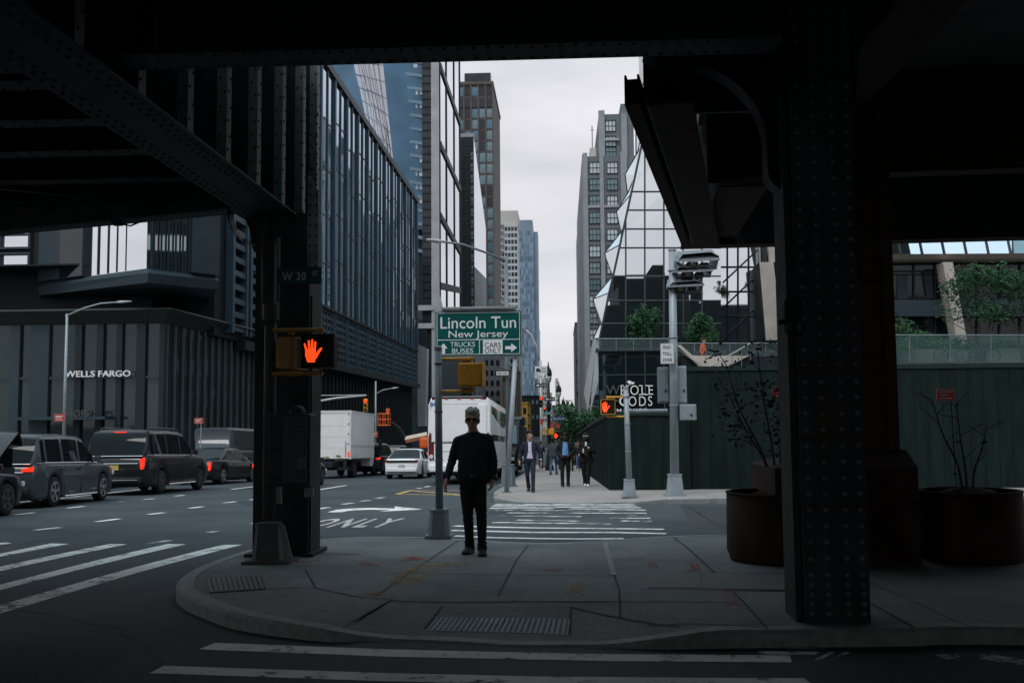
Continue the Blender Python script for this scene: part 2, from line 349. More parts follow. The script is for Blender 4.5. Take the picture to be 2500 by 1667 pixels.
def paint(name, col, rough=0.28, metal=0.0):
    m = mat(name, col, max(rough, .45), metal, var=0.05, scale=1.5, spec=0.2); b = m.node_tree.nodes['Principled BSDF']; b.inputs['Coat Weight'].default_value = 0.45; b.inputs['Specular IOR Level'].default_value = .15; b.inputs['Coat Roughness'].default_value = 0.025; return m
car_black = paint('car_paint_black', (0.010, 0.011, 0.013)); car_grey = paint('car_paint_grey', (0.045, 0.056, 0.063), .35, .2)
car_white = paint('car_paint_white', (0.74, 0.74, 0.74)); car_slate = paint('car_paint_slate', (0.028, 0.038, 0.046), .35, .2)
bus_white = paint('coach_paint_white', (0.78, 0.765, 0.76), .4); truck_white = mat('truck_box_white', (0.70, 0.68, 0.665), 0.6, var=0.06, scale=.8, dirt=(0.56, 0.53, 0.50), dscale=.9, dlo=.5, dhi=.8)
lift_orange = mat('lift_orange', (0.75, 0.13, 0.02), 0.5); lift_cream = mat('lift_boom_cream', (0.55, 0.46, 0.36), 0.55)
bark = mat('bark', (0.06, 0.05, 0.042), 0.9, var=0.3, scale=12, bump=0.4)
leaf_a = mat('leaf_green', (0.035, 0.10, 0.035), 0.6, var=0.45, scale=1.2); leaf_b = mat('leaf_dark', (0.018, 0.045, 0.028), 0.65, var=0.45, scale=1.2)
skin_l = mat('skin_light', (0.42, 0.24, 0.17), 0.55, var=0.08); skin_d = mat('skin_dark', (0.06, 0.032, 0.022), 0.5, var=0.1)
# ------------------------------------------------------------------ the setting: road, pavements, markings
def grid(name, xs, ys, zf, m, skirt=0.0):
    b = MB(); n = len(xs)
    b.add([(x, y, zf(x, y)) for y in ys for x in xs], [[j * n + i, j * n + i + 1, (j + 1) * n + i + 1, (j + 1) * n + i] for j in range(len(ys) - 1) for i in range(n - 1)])
    if skirt:
        rim = [(x, ys[0]) for x in xs] + [(xs[-1], y) for y in ys[1:]] + [(x, ys[-1]) for x in xs[-2::-1]] + [(xs[0], y) for y in ys[-2:0:-1]]
        k = len(rim); b.add([(x, y, zf(x, y)) for x, y in rim] + [(x, y, zf(x, y) - skirt) for x, y in rim], [[i, k + i, k + (i + 1) % k, (i + 1) % k] for i in range(k)])
    return struct(b.build(name, m))
YS = [-80, -30, -8, 0, 4, 8] + [9 + .75 * i for i in range(9)] + list(range(17, 60, 4)) + list(range(60, 270, 10)) + [300, 400, 600, 900, 1500, 2500]
grid('road', [-900, -200, -60, -30, -15, -6, 0, 6, 15, 40, 120, 900], YS, lambda x, y: zr(y), asphalt)

def catmull(pts, k=6):
    out = []; P = [pts[0]] + list(pts) + [pts[-1]]
    for i in range(1, len(P) - 2):
        for j in range(k):
            t = j / k; a, b, c, d = (Vector(P[i + q]) for q in (-1, 0, 1, 2))
            out.append(0.5 * ((2 * b) + (c - a) * t + (2 * a - 5 * b + 4 * c - d) * t * t + (3 * b - a - 3 * c + d) * t ** 3))
    out.append(Vector(P[-2])); return out
def pavement(name, edge, close, inset=1.1):
    """edge: (x, y, kerb height factor) along the kerb, ccw; close: plan points that close the polygon behind it"""
    e = catmull([(p[0], p[1], p[2]) for p in edge], 5); n = len(e); nr = []
    for i in range(n):
        t = e[min(i + 1, n - 1)] - e[max(i - 1, 0)]; nr.append(Vector((-t.y, t.x, 0)).normalized())
    def ring(d, fac, sink=0): return [Vector((p.x + q.x * d, p.y + q.y * d, zr(p.y + q.y * d) + KERB * (max(p.z, .12) * (1 - fac) + fac) - sink)) for p, q in zip(e, nr)]
    k = MB(); low = [Vector((p.x, p.y, zr(p.y) - .05)) for p in e]
    r0 = [v + Vector((0, 0, -.025)) for v in ring(0, 0)]; r1 = ring(.03, 0); r2 = ring(.17, 0)
    k.loft([low, r0, r1, r2], closed=False)
    struct(k.build(name.replace('pavement', 'kerb'), kerbstone))
    s = MB(); a = ring(.172, 0, .004); b_ = ring(inset, 1.0)
    s.loft([a, b_], closed=False)
    bm = bmesh.new(); vs = [bm.verts.new(v) for v in b_] + [bm.verts.new((x, y, zr(y) + KERB)) for x, y in close]
    es = [bm.edges.new((vs[i], vs[(i + 1) % len(vs)])) for i in range(len(vs))]
    bmesh.ops.triangle_fill(bm, edges=es, use_beauty=True); bm.verts.index_update()
    s.add([v.co for v in bm.verts], [[v.index for v in f.verts] for f in bm.faces]); bm.free()
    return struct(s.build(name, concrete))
def gp(px, py, h=1.0, f=1.0):
    p = G(px, py, KERB * f); return (p.x, p.y, h)
near_edge = [(26, 7.2, 1), (19, 7.32, 1), (12, 7.44, 1), (7.5, 7.5, 1)] + [gp(*q) for q in ((2500, 1532), (2200, 1535), (1900, 1538), (1751, 1540, 1), (1640, 1551, .7, .8), (1500, 1566, .25, .4), (1402, 1571, .1, .2), (1250, 1571, .1, .2), (1080, 1561, .1, .2), (924, 1549, .2, .4), (783, 1533, .75, .8), (581, 1499, 1), (490, 1470), (447, 1450), (430, 1428), (447, 1402), (508, 1372), (610, 1340), (700, 1327), (805, 1314), (905, 1309), (1000, 1310, .95, .95), (1060, 1311, .7, .7), (1150, 1316, .3, .3), (1250, 1322, .13, .13), (1361, 1324, .2, .2), (1440, 1320, .5, .5), (1530, 1314, .9, .9), (1626, 1308, 1), (1775, 1306, 1))] + [(6, 13.9, 1), (11, 13.95, 1), (18, 14.0, 1), (26, 14.05, 1)]
near_edge = near_edge[::-1]
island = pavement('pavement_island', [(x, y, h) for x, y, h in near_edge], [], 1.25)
from mathutils.bvhtree import BVHTree
bvh = BVHTree.FromPolygons([v.co.copy() for v in island.data.vertices], [list(p.vertices) for p in island.data.polygons])
def GI(px, py, off=0.0):          # the same, on the near pavement with its ramps
    h = bvh.ray_cast(CAM, ray(px, py).normalized())
    return h[0] + Vector((0, 0, off)) if h[0] else GS(px, py, off)
def onI(v, off):
    h = bvh.ray_cast(Vector((v.x, v.y, 5)), Vector((0, 0, -1))); return Vector((v.x, v.y, (h[0].z if h[0] else v.z - off) + off))
far_front = [(60, 26.6, 1), (25, 26.4, 1)] + [gp(*q) for q in ((1900, 1214), (1775, 1215), (1640, 1217), (1560, 1219, .7), (1480, 1223, .2, .4), (1400, 1225, .1, .3), (1310, 1223, .1, .3), (1250, 1218, .4, .7), (1205, 1213, 1))]
xk = -2.05
far_edge = far_front + [(xk - .02, far_front[-1][1] + 1.2, 1), (xk, 30, 1), (xk, 34, 1), (xk, 45, 1), (xk, 60, 1), (xk, 100, 1), (xk, 200, 1), (xk, 420, 1)]
far_edge = far_edge[::-1]
pavement('pavement_east', far_edge, [(60, 30), (60, 60), (60, 200), (60, 420)], 0.6) if False else None
# east pavement: front strip with its kerb, then a long strip behind it
ef = catmull([Vector(p) for p in far_front], 5)
def kz(p, d=0.0): return zr(p.y) + KERB * max(p.z, .1) - d
b = MB(); out = [Vector((p.x, p.y, kz(p))) for p in ef]
b.loft([[Vector((p.x, p.y, zr(p.y) - .05)) for p in ef], [Vector((p.x, p.y, kz(p, .02))) for p in ef], [Vector((p.x, p.y + .03, kz(p))) for p in ef], [Vector((p.x, p.y + .17, kz(p))) for p in ef]], closed=False)
ys2 = [ef[-1].y, 30, 36, 45, 60, 80, 110, 150, 200, 230, 260, 420]
b.loft([[Vector((ef[-1].x if i == 0 else xk, y, zr(y) - .05)) for i, y in enumerate(ys2)], [Vector((ef[-1].x if i == 0 else xk, y, zr(y) + KERB)) for i, y in enumerate(ys2)], [Vector((xk + .17, y, zr(y) + KERB)) for y in ys2]], closed=False)
struct(b.build('kerb_east', kerbstone))
b = MB(); b.loft([[Vector((p.x, p.y + .172, kz(p, .004))) for p in ef], [Vector((p.x, 28.6, zr(28.6) + KERB)) for p in ef]], closed=False)
n = 3; xs = [xk + .172, 1.5, 60]
ys3 = [28.6] + ys2[1:]
b.add([(x, y, zr(y) + KERB - .004) for y in ys3 for x in xs], [[j * n + i, j * n + i + 1, (j + 1) * n + i + 1, (j + 1) * n + i] for j in range(len(ys3) - 1) for i in range(n - 1)])
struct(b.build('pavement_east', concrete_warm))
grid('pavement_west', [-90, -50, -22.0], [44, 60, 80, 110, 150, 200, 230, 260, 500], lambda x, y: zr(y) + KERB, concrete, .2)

# ---- painted markings
def ribbon(b, pts, w, off=0.004, base=0.0):
    q = [GI(px, py, off) if base else G(px, py, off) for px, py in pts]; l, r = [], []
    if base: q = [a.lerp(c, i / 8) for a, c in zip(q, q[1:]) for i in range(8)] + [q[-1]]
    for i, p in enumerate(q):
        t = (q[min(i + 1, len(q) - 1)] - q[max(i - 1, 0)]); nn = Vector((-t.y, t.x, 0)).normalized() * w / 2
        for s_, a in ((l, nn), (r, -nn)): v = p + a; v.z = zr(v.y) + base + off; s_.append(onI(v, off) if base else v)
    b.loft([l, r], closed=False)
def patch(b, pts, off=0.004, base=0.0): b.add([G(px, py, base + off) for px, py in pts], [list(range(len(pts)))])
zA = lambda x, y: (x / 2.613, 950 + y / 2.613)
zB = lambda x, y: (400 + x / 2.767, 1150 + y / 2.767)
zC = lambda x, y: (950 + x / 2.767, 1150 + y / 2.767)
zD = lambda x, y: (1700 + x / 2.541, 1050 + y / 2.541)
b = MB()
for (u0, u1, v1, v0) in (((0, 1375), (1425, 990), (1545, 990), (0, 1430)), ((0, 1245), (1070, 985), (1188, 987), (0, 1280)), ((0, 1130), (700, 985), (812, 987), (0, 1158)), ((0, 1048), (325, 982), (442, 985), (0, 1066)), ((0, 978), (40, 976), (75, 980), (0, 992))):
    A, B, C, D = (G(*zA(*p), .004) for p in (u0, u1, v1, v0)); N_ = 10
    A = A + (A - B) * 0.35 if u1[0] > 200 else A + (A - B) * 4; D = D + (D - C) * 0.35 if u1[0] > 200 else D + (D - C) * 4
    top = [A.lerp(B, i / N_) for i in range(N_ + 1)]; bot = [D.lerp(C, i / N_) for i in range(N_ + 1)]
    for v in top + bot: v.z = zr(v.y) + .004
    b.loft([top, bot], closed=False)
struct(b.build('crosswalk_avenue', paint_white))
b = MB()
for up, lo in (([(525, 1568), (950, 1584), (1203, 1590), (1492, 1596), (1664, 1597), (1929, 1599)], [(485, 1584), (950, 1602), (1203, 1607), (1492, 1612.6), (1667, 1614), (1933, 1616)]),
               ([(400, 1624), (950, 1642), (1311, 1650), (1800, 1654), (1962, 1654)], [(365, 1642), (950, 1662), (1311, 1670), (1800, 1674), (1990, 1674)])):
    b.loft([[G(*p, .004) for p in up], [G(*p, .004) for p in lo]], closed=False)
struct(b.build('crosswalk_near', paint_white))
b = MB()
patch(b, [zD(*p) for p in ((1720, 1405), (1780, 1378), (2033, 1420), (2033, 1462))]); patch(b, [zD(*p) for p in ((380, 1365), (760, 1372), (740, 1390), (370, 1388))])
for q in (((770, 1420), (860, 1375), (830, 1372), (690, 1440)), ((850, 1415), (960, 1378), (930, 1370), (880, 1392)), ((1155, 1385), (1240, 1390), (1215, 1405), (1170, 1400)), ((1480, 1390), (1620, 1385), (1650, 1405), (1560, 1420)), ((430, 1340), (800, 1352), (780, 1358), (430, 1350))): patch(b, [zD(*p) for p in q], .005)
struct(b.build('worn_marking_near', paint_faded))
b = MB()
ribbon(b, [zC(*p) for p in ((443, 368), (700, 376), (1000, 382), (1500, 386), (1855, 391))], .22); ribbon(b, [zC(*p) for p in ((423, 398), (700, 405), (1000, 412), (1500, 412), (1870, 420))], .24); ribbon(b, [zC(*p) for p in ((440, 435), (700, 447), (1000, 453), (1300, 456), (1585, 453))], .22)
struct(b.build('crosswalk_street', paint_white))
b = MB()
for a in (((720, 220), (1180, 222), (1660, 225)), ((700, 229), (1200, 231), (1680, 234)), ((690, 238), (1200, 242), (1700, 246)), ((680, 250), (1110, 251)), ((1220, 252), (1730, 262))):
    ribbon(b, [zC(*p) for p in a], .30)
struct(b.build('crosswalk_street_far', worn('road_paint_scuffed', (.70, .68, .65), .38, .50, 3.0)))
b = MB()
for a in (((670, 264), (980, 262), (1500, 268)), ((860, 328), (1290, 336)), ((1490, 315), (1765, 316)), ((1615, 296), (1745, 298)), ((1570, 334), (1770, 338)), ((740, 300), (1300, 306)), ((800, 280), (1400, 282), (1740, 282)), ((700, 345), (1100, 350), (1500, 352))):
    ribbon(b, [zC(*p) for p in a], .30)
patch(b, [zC(*p) for p in ((1395, 357), (1440, 352), (1520, 356), (1450, 362))], .005)
struct(b.build('crosswalk_worn_stripes', paint_faded))
b = MB()
for a, w in ((((88, 800), (218, 786)), .16), (((432, 756), (537, 745)), .16), (((917, 702), (985, 697)), .16), (((1115, 680), (1175, 675)), .16), (((225, 897), (382, 880)), .16), (((617, 843), (760, 825)), .16), (((948, 797), (1044, 786)), .16), (((1210, 758), (1296, 747)), .16), (((1428, 724), (1503, 716)), .16), (((1594, 705), (1645, 699)), .16), (((-60, 741), (910, 637)), .13), (((1475, 637), (1640, 618)), .16)):
    ribbon(b, [zA(*p) for p in a], w)
for a in (((1045, 253), (1115, 243)), ((1207, 222), (1278, 214)), ((1335, 202), (1393, 195)), ((1435, 182), (1488, 176)), ((1030, 127), (1232, 95)), ((1708, 117), (1738, 113)), ((1765, 106), (1795, 100)), ((600, 355), (628, 349))): ribbon(b, [zB(*p) for p in a], .16)
struct(b.build('lane_dashes', paint_white))
b = MB()
ribbon(b, [zA(710, 722), zA(787, 716)], .16); ribbon(b, [zA(958, 984), zA(1077, 962)], .16); ribbon(b, [zA(1330, 912), zA(1415, 898)], .14)
struct(b.build('lane_dashes_worn', paint_faded))
b = MB(); rnd = random.Random(12)
def crack(pts, w):
    q = catmull([G(*p, .003) for p in pts], 6); q = [v + Vector((rnd.uniform(-.05, .05), rnd.uniform(-.05, .05), 0)) for v in q]; l_, r_ = [], []
    for i, v in enumerate(q):
        t_ = (q[min(i + 1, len(q) - 1)] - q[max(0, i - 1)]); n_ = Vector((-t_.y, t_.x, 0)).normalized() * w * rnd.uniform(.4, 1.2) / 2
        for s_, u in ((l_, n_), (r_, -n_)): e = v + u; e.z = zr(e.y) + .0035; s_.append(e)
    b.loft([l_, r_], closed=False)
for w, a in ((.03, (zD(0, 500), zD(100, 570), zD(190, 605))), (.025, (zC(2010, 230), zC(2100, 290), zC(2280, 380))), (.022, ((0, 1490), (150, 1500), (330, 1560), (430, 1667))), (.025, ((820, 1258), (960, 1255), (1060, 1240))), (.02, ((40, 1330), (230, 1300), (420, 1285)))): crack(a, w)
struct(b.build('asphalt_crack', mat('tar_crack', (.018, .019, .020), .7)))
b = MB(); patch(b, [(1660, 1232), (1775, 1236), (1775, 1290), (1690, 1290)], .002); patch(b, [(560, 1225), (720, 1212), (800, 1222), (640, 1240)], .002); patch(b, [(-20, 1560), (300, 1590), (200, 1667), (-20, 1667)], .002)
struct(b.build('asphalt_patch', mat('asphalt_patch', (.040, .043, .046), .75, var=.35, scale=30, bump=.3)))
b = MB(); patch(b, [zB(*p) for p in ((1105, 276), (1170, 259), (1270, 251), (1400, 247), (1562, 251), (1558, 237), (1748, 256), (1450, 273), (1530, 262), (1400, 258), (1290, 262), (1240, 268), (1200, 277))])
struct(b.build('turn_arrow_marking', paint_white))
nb = G(*zB(1062, 375)); yb = G(*zB(1412, 382)); yt = G(*zB(1600, 320)); sz = (yt.y - yb.y) * 1.33
b = MB(); text_mb(b, 'ONLY', sz, Vector((0, 0, 0)), (1, 0, 0), (0, 1, 0), ext=0.002, bold=.075, align='LEFT', sx=1, space=1.3)
xs_ = [v.x for v in b.v]; wtxt = max(xs_) - min(xs_); want = (yt.x - nb.x) * 4.35 / 3.05; x0 = yt.x + .1 - want
for v in b.v:
    v.x = x0 + (v.x - min(xs_)) / wtxt * want; v.y = (nb.y + yb.y) / 2 + v.y; v.z = zr(v.y) + .006
struct(b.build('only_lettering_marking', paint_white))
b = MB()
for a in (((55, 153), (155, 128), (480, 127)), ((55, 154), (480, 161)), ((150, 131), (330, 145), (480, 159))): ribbon(b, [zC(*p) for p in a], .16)
struct(b.build('yellow_box_marking', paint_yellow))
# ---- seams, spray paint on the near pavement
b = MB(); o_ = .004
for w, a in ((.02, ((1119, 1320), (1010, 1392), (915, 1457))), (.02, ((1290, 1331), (1261, 1367), (1210, 1470))), (.03, ((1644, 1312), (1687, 1345), (1745, 1398))), (.016, ((950, 1399), (1261, 1403), (1500, 1406))), (.014, ((1492, 1366), (1713, 1369))), (.018, ((770, 1435), (870, 1457), (978, 1468), (1210, 1470), (1510, 1468), (1800, 1470))), (.02, ((1080, 1480), (1037, 1535))), (.02, ((1394, 1482), (1391, 1548))), (.022, ((1394, 1482), (1514, 1508), (1660, 1530))), (.02, ((745, 1390), (770, 1434), (520, 1440))), (.03, ((709, 1350), (877, 1353))), (.014, ((709, 1381), (860, 1383), (940, 1385))), (.02, ((1500, 1407), (1512, 1440), (1514, 1506))),
            (.02, (zD(230, 1000), zD(440, 1225))), (.014, (zD(1075, 945), zD(1690, 1213))), (.035, (zD(1085, 1078), zD(1200, 1140), zD(1345, 1218))), (.014, (zD(1075, 905), zD(2040, 890))), (.016, (zD(-300, 1212), zD(400, 1218)))):
    ribbon(b, a, w, o_, KERB)
struct(b.build('pavement_seam', joint))
b = MB(); ribbon(b, [zC(*p) for p in ((1458, 485), (1478, 560), (1500, 640), (1518, 705))], .06, .008, KERB); struct(b.build('pavement_seam_mortar', kerbstone))
b = MB()
for w, a in ((.12, ((880, 1370), (900, 1380), (930, 1380))), (.16, ((985, 1370), (1000, 1360), (1030, 1367))), (.08, ((1315, 1390), (1375, 1392))), (.1, ((1587, 1372), (1603, 1390))), (.1, ((1690, 1375), (1703, 1395))), (.13, (zD(185, 992), zD(240, 1090))), (.1, (zD(-60, 870), zD(0, 880))), (.2, ((720, 1372), (780, 1370)))): ribbon(b, a, w, .006, KERB)
struct(b.build('red_spray_mark', spray_red))
b = MB()
for w, a in ((.35, ((1080, 1372), (1040, 1385), (1010, 1400), (985, 1430))), (.5, ((1090, 1378), (1110, 1382))), (.4, ((900, 1455), (960, 1450))), (.16, ((1410, 1425), (1402, 1440), (1405, 1455)))): ribbon(b, a, w, .007, KERB)
struct(b.build('yellow_spray_mark', spray_yellow))
# ---- grates and covers set into the pavement
def plane4(q, off): return [GI(px, py, off) for px, py in q]
q = plane4(((1068, 1507), (1392, 1513), (1386, 1551), (1040, 1539)), .006)
def drape(q, nx, ny, off, name, m, par=None, u0=0, u1=1, v0=0, v1=1, th=.02):
    b = MB(); top = [[onI(bil(q, u0 + (u1 - u0) * i / nx, v0 + (v1 - v0) * j / ny), off) for i in range(nx + 1)] for j in range(ny + 1)]
    b.loft(top, closed=False)
    rim = top[0] + [r[-1] for r in top[1:]] + top[-1][-2::-1] + [r[0] for r in top[-2:0:-1]]; k = len(rim)
    b.add(rim + [v - Vector((0, 0, th)) for v in rim], [[i, (i + 1) % k, k + (i + 1) % k, k + i] for i in range(k)]); return b.build(name, m, par)
def bil(q, u, v): return (q[0].lerp(q[1], u)).lerp(q[3].lerp(q[2], u), v)
pad_m = mat('tactile_pad', (0.42, 0.47, 0.48), .7, var=.12, scale=6, dirt=(.3, .33, .33)); dome_m = mat('tactile_dome', (0.26, 0.29, 0.295), .7)
dz = Vector((0, 0, -.105))
pad = drape(q, 13, 6, .006, 'tactile_paving_pad', pad_m); tag(pad, 'pale grey tactile paving pad with rows of domes at the near kerb ramp', 'tactile pad')
t = MB()
for i in range(26):
    for j in range(9):
        c = onI(bil(q, (i + .5) / 26, (j + .5) / 9), .006); t.lathe([(.015, .001), (.013, .004), (.008, .006)], c, 7)
stuff(t.build('dome', dome_m, pad))
q = plane4(((503, 1410), (637, 1405), (650, 1439), (512, 1448)), .004); g = drape(q, 6, 4, .004, 'drain_grate', iron_black); tag(g, 'dark slotted drain grate in the corner pavement beside the left signal pole', 'grate')
t = MB()
for i in range(11):
    a0, a1 = onI(bil(q, i / 11, 0), .004), onI(bil(q, i / 11, 1), .004); c0, c1 = onI(bil(q, (i + .62) / 11, 0), .004), onI(bil(q, (i + .62) / 11, 1), .004); u = Vector((0, 0, .003)); t.slab([a0 + u, c0 + u, c1 + u, a1 + u], (0, 0, .008))
t.build('grate_bar', mat('grate_bars', (.15, .155, .15), .7), g)
lid_m = mat('utility_cover', (0.155, 0.155, 0.15), .75, var=.2, scale=30, bump=.3)
fr = plane4(((1564, 1394), (2010, 1400), (2020, 1446), (1569, 1438)), .003); lid = drape(fr, 8, 3, .003, 'utility_cover', iron_black); tag(lid, 'long dark rectangular utility cover in two plates beside the riveted column', 'utility cover')
for u0, u1 in ((.03, .325), (.335, .97)):
    drape(fr, 6, 3, .009, 'cover_plate', lid_m, lid, u0, u1, .07, .93, .006)
# ------------------------------------------------------------------ the elevated railway overhead
via = thing('elevated_railway', 'dark riveted steel elevated railway overhead, framing the view with girders and columns', 'viaduct', (0, 6, 0))
def vp(mb, name, m): o = mb.build(name, m); o.parent = via; o.matrix_parent_inverse = via.matrix_world.inverted() if False else Matrix.Translation((0, -6, 0)); return o
ZB = 4.36                                    # underside of the girders
xa0, xa1 = -3.98, -3.32                      # left girder along the avenue
b = MB()
yA0, yA1 = -4.0, 13.6
b.bx((xa0, yA0, ZB - .14), (xa1, yA1, ZB - .12)); b.bx((xa0 + .02, yA0, ZB - .12), (xa1 - .02, yA1, ZB - .10))
b.bx((xa0 + .24, yA0, ZB - .10), (xa1 - .24, yA1, ZB - .04))
gf = b
b = MB(); xw = -3.66; b.bx((xw - .015, yA0, ZB - .1), (xw + .015, yA1, 7.4)); vp(b, 'girder_web', steel_dark)
st = MB(); sl = MB()
for i, y in enumerate([1.4, 2.45, 3.5, 4.55, 5.6, 6.65, 7.7, 8.75, 9.79, 10.8, 11.8, 12.75, 13.5]):
    # each stiffener: two angles back to back, a plate edge and a riveted leg facing the camera
    st.bx((xw + .016, y - .006, ZB - .095), (xa1 - .05, y + .006, 7.3))
    sl.bx((xa1 - .05, y - .07, ZB - .095), (xa1 - .035, y + .07, 7.3))
    st.bx((xw + .016, y + .10, ZB - .095), (xw + .17, y + .112, 7.3)); st.bx((xw + .016, y - .15, ZB - .095), (xw + .028, y - .02, 7.3))
    sl.bx((xa1 - .155, y - .02, ZB - .095), (xa1 - .052, y - .0065, 7.3))
    for k in range(20):
        z = ZB + .02 + k * .15
        st.rivet((xa1 - .075 - (k % 2) * .045, y - .021, z), (0, -1, 0), .016); st.rivet((xw + .10, y - .0065, z), (0, -1, 0), .016)
        st.rivet((xa1 - .035, y - .035 + (k % 2) * .07, z), (1, 0, 0), .016)
vp(st, 'stiffener', steel_dark); vp(sl, 'stiffener_leg', steel_leg)
gf.cur = 1
for k in range(60):
    for xx in (xa0 + .07, xa0 + .16, xa1 - .16, xa1 - .07): gf.rivet((xx, 4.5 + k * .15, ZB - .14), (0, 0, -1), .02)
vp(gf, 'girder_flange', [steel_flange, steel_dark])
# front cross girder above the near pavement
yB = 7.20
b = MB(); b.bx((-14, yB - .16, ZB - .02), (1.62, yB + .16, ZB)); b.bx((-14, yB - .16, ZB + .002), (1.62, yB - .04, ZB + .02)); b.bx((-14, yB + .04, ZB + .002), (1.62, yB + .16, ZB + .02)); b.cur = 1
for k in range(90):
    for dy in (-.11, .11): b.rivet((-8 + k * .107, yB + dy, ZB - .02), (0, 0, -1), .016)
vp(b, 'cross_girder_flange', [steel_flange, steel_dark])
b = MB(); b.bx((-14, yB - .012, ZB), (1.62, yB + .012, 6.5))
for k in range(16): b.bx((-12 + k * .9, yB - .15, ZB + .02), (-11.98 + k * .9, yB - .013, 6.45))
vp(b, 'cross_girder_web', steel_dark)
# deck over the near half, over the left bay and over the right bay
b = MB(); b.bx((-40, -22.5, 6.5), (34, yB + .2, 7.0)); b.bx((xa1 + .4, yB + .21, 6.6), (2.2, 13.2, 7.0)); vp(b, 'deck', soffit_conc)
eL = PZ(0, 563, ZB); eR = PZ(563, 510, ZB); ed = (eR - eL); eL2 = eL - ed * 5
b = MB(); b.prism([(-40, yB + .21), (xw - .02, yB + .21), (xw - .02, eR.y + .3), (eL2.x, eL2.y + .4)], 6.1, 6.6); vp(b, 'deck', steel_dark)
b = MB()
for y in (2.0, 3.2, 4.4, 5.6, 6.4, 8.7, 9.85, 11.0, 12.3, 13.5):
    b.bx((-22, y - .13, 4.72), (xa0 + .02, y + .13, 4.74)); b.bx((-22, y - .01, 4.74), (xa0 + .02, y + .01, 6.1))
    for k in range(24):
        for dy in (-.08, .08): b.rivet((-9.5 + k * .23, y + dy, 4.72), (0, 0, -1), .018)
vp(b, 'floor_beam', steel_flange)
b = MB(); a0, a1 = PZ(330, 585 - 170, 4.7), PZ(215, 530, 4.7)
b.slab([(-9, 11.2, 4.66), (-8.9, 11.35, 4.66), (-5.0, 13.9, 4.66), (-5.1, 13.75, 4.66)], (0, 0, .015)); vp(b, 'lateral_brace', steel_flange)
# far edge girder of the left bay, skewed across the avenue
n_ = Vector((-ed.y, ed.x, 0)).normalized()
b = MB(); p0, p1 = eL2.copy(), eR + ed * .04
b.slab([p0, p1, p1 + n_ * .3, p0 + n_ * .3], (0, 0, .02)); ef_ = b
b = MB(); q0, q1 = p0 + n_ * .14, p1 + n_ * .14; b.slab([q0 + Vector((0, 0, .021)), q1 + Vector((0, 0, .021)), q1 + Vector((0, 0, 1.9)), q0 + Vector((0, 0, 1.9))], n_ * .02); vp(b, 'edge_girder_web', steel_dark)
ef_.cur = 1
for k in range(60):
    c = eR.lerp(eL, k / 45); 
    for e_ in (.06, .24): ef_.rivet(c + n_ * e_, (0, 0, -1), .018)
vp(ef_, 'edge_girder_flange', [steel_flange, steel_dark])
# cable looped under that girder
b = MB(); c0 = PZ(310, 541, ZB - .02); b.tube([c0 + Vector((-.25, 0, .02)), c0 + Vector((-.1, 0, -.03)), c0 + Vector((.05, 0, -.06)), c0 + Vector((.2, 0, .0))], .012, 6); b.box(c0 + Vector((-.12, 0, -.02)), (.12, .05, .07)); vp(b, 'cable_clip', iron_black)
# left column (built-up H section)
yL = 12.55; xl0, xl1 = -3.83, -3.14
b = MB(); b.bx((xl0, yL - .30, -.02), (xl0 + .03, yL + .3, ZB - .12)); b.bx((xl1 - .03, yL - .30, -.02), (xl1, yL + .30, ZB - .12)); b.bx((xl0 + .03, yL - .02, -.02), (xl1 - .03, yL + .02, ZB - .12))
b.bx((xl0 + .031, yL - .30, -.02), (xl0 + .17, yL - .28, ZB - .12)); b.bx((xl1 - .19, yL - .30, -.02), (xl1 - .031, yL - .28, ZB - .12)); b.bx((xl0 - .08, yL - .38, -.03), (xl1 + .08, yL + .38, .015))
b.bx((xl0 + .17, yL - .285, .0), (xl1 - .19, yL - .27, ZB - .12))
for k in range(28):
    for xx in (xl0 + .1, xl1 - .1): b.rivet((xx, yL - .30, .2 + k * .15), (0, -1, 0), .017)
colL = vp(b, 'column', steel_dark)
b = MB(); b.bx((xl1 + .001, yL - .24, -.0), (xl1 + .02, yL + .24, 3.2)); vp(b, 'column_cover_plate', steel_dark)
b = MB(); zt = PY(757, 445, yL - .3).z; zm = PY(757, 640, yL - .3).z
b.slab([(xl1 - .03, yL - .31, ZB - 1.0 + .1), (xl1 + .11, yL - .31, ZB - 1.0 + .1), (xl1 + .11, yL - .31, zt - .12), (xl1 - .03, yL - .31, zt + .1)], (0, -.012, 0))
b.cur = 1
for k in range(16):
    for xx in (xl1 + .0, xl1 + .085): b.rivet((xx, yL - .322, ZB - .8 + k * .13), (0, -1, 0), .017)
vp(b, 'gusset_plate', [steel_leg, steel_dark])
# curved bracket from the column's head out to the left
arc = [PY(x, y, yL - .1) for x, y in ((640, 600), (612, 597), (590, 588), (571, 566), (562, 540), (560, 518))]
b = MB(); b.loft([[p + Vector((0, -.1, 0)) for p in arc], [p + Vector((0, .1, 0)) for p in arc]], closed=False); b.loft([[p + Vector((.02, -.1, .02)) for p in arc], [p + Vector((.02, .1, .02)) for p in arc]], closed=False)
vp(b, 'curved_bracket', steel_dark)
arc2 = [PY(x, y, yL + .02) for x, y in ((575, 505), (590, 520), (604, 545), (613, 575), (616, 606), (650, 640), (680, 520), (660, 490))]
b = MB(); b.slab(arc2, (0, .03, 0)); vp(b, 'knee_plate', steel_dark)
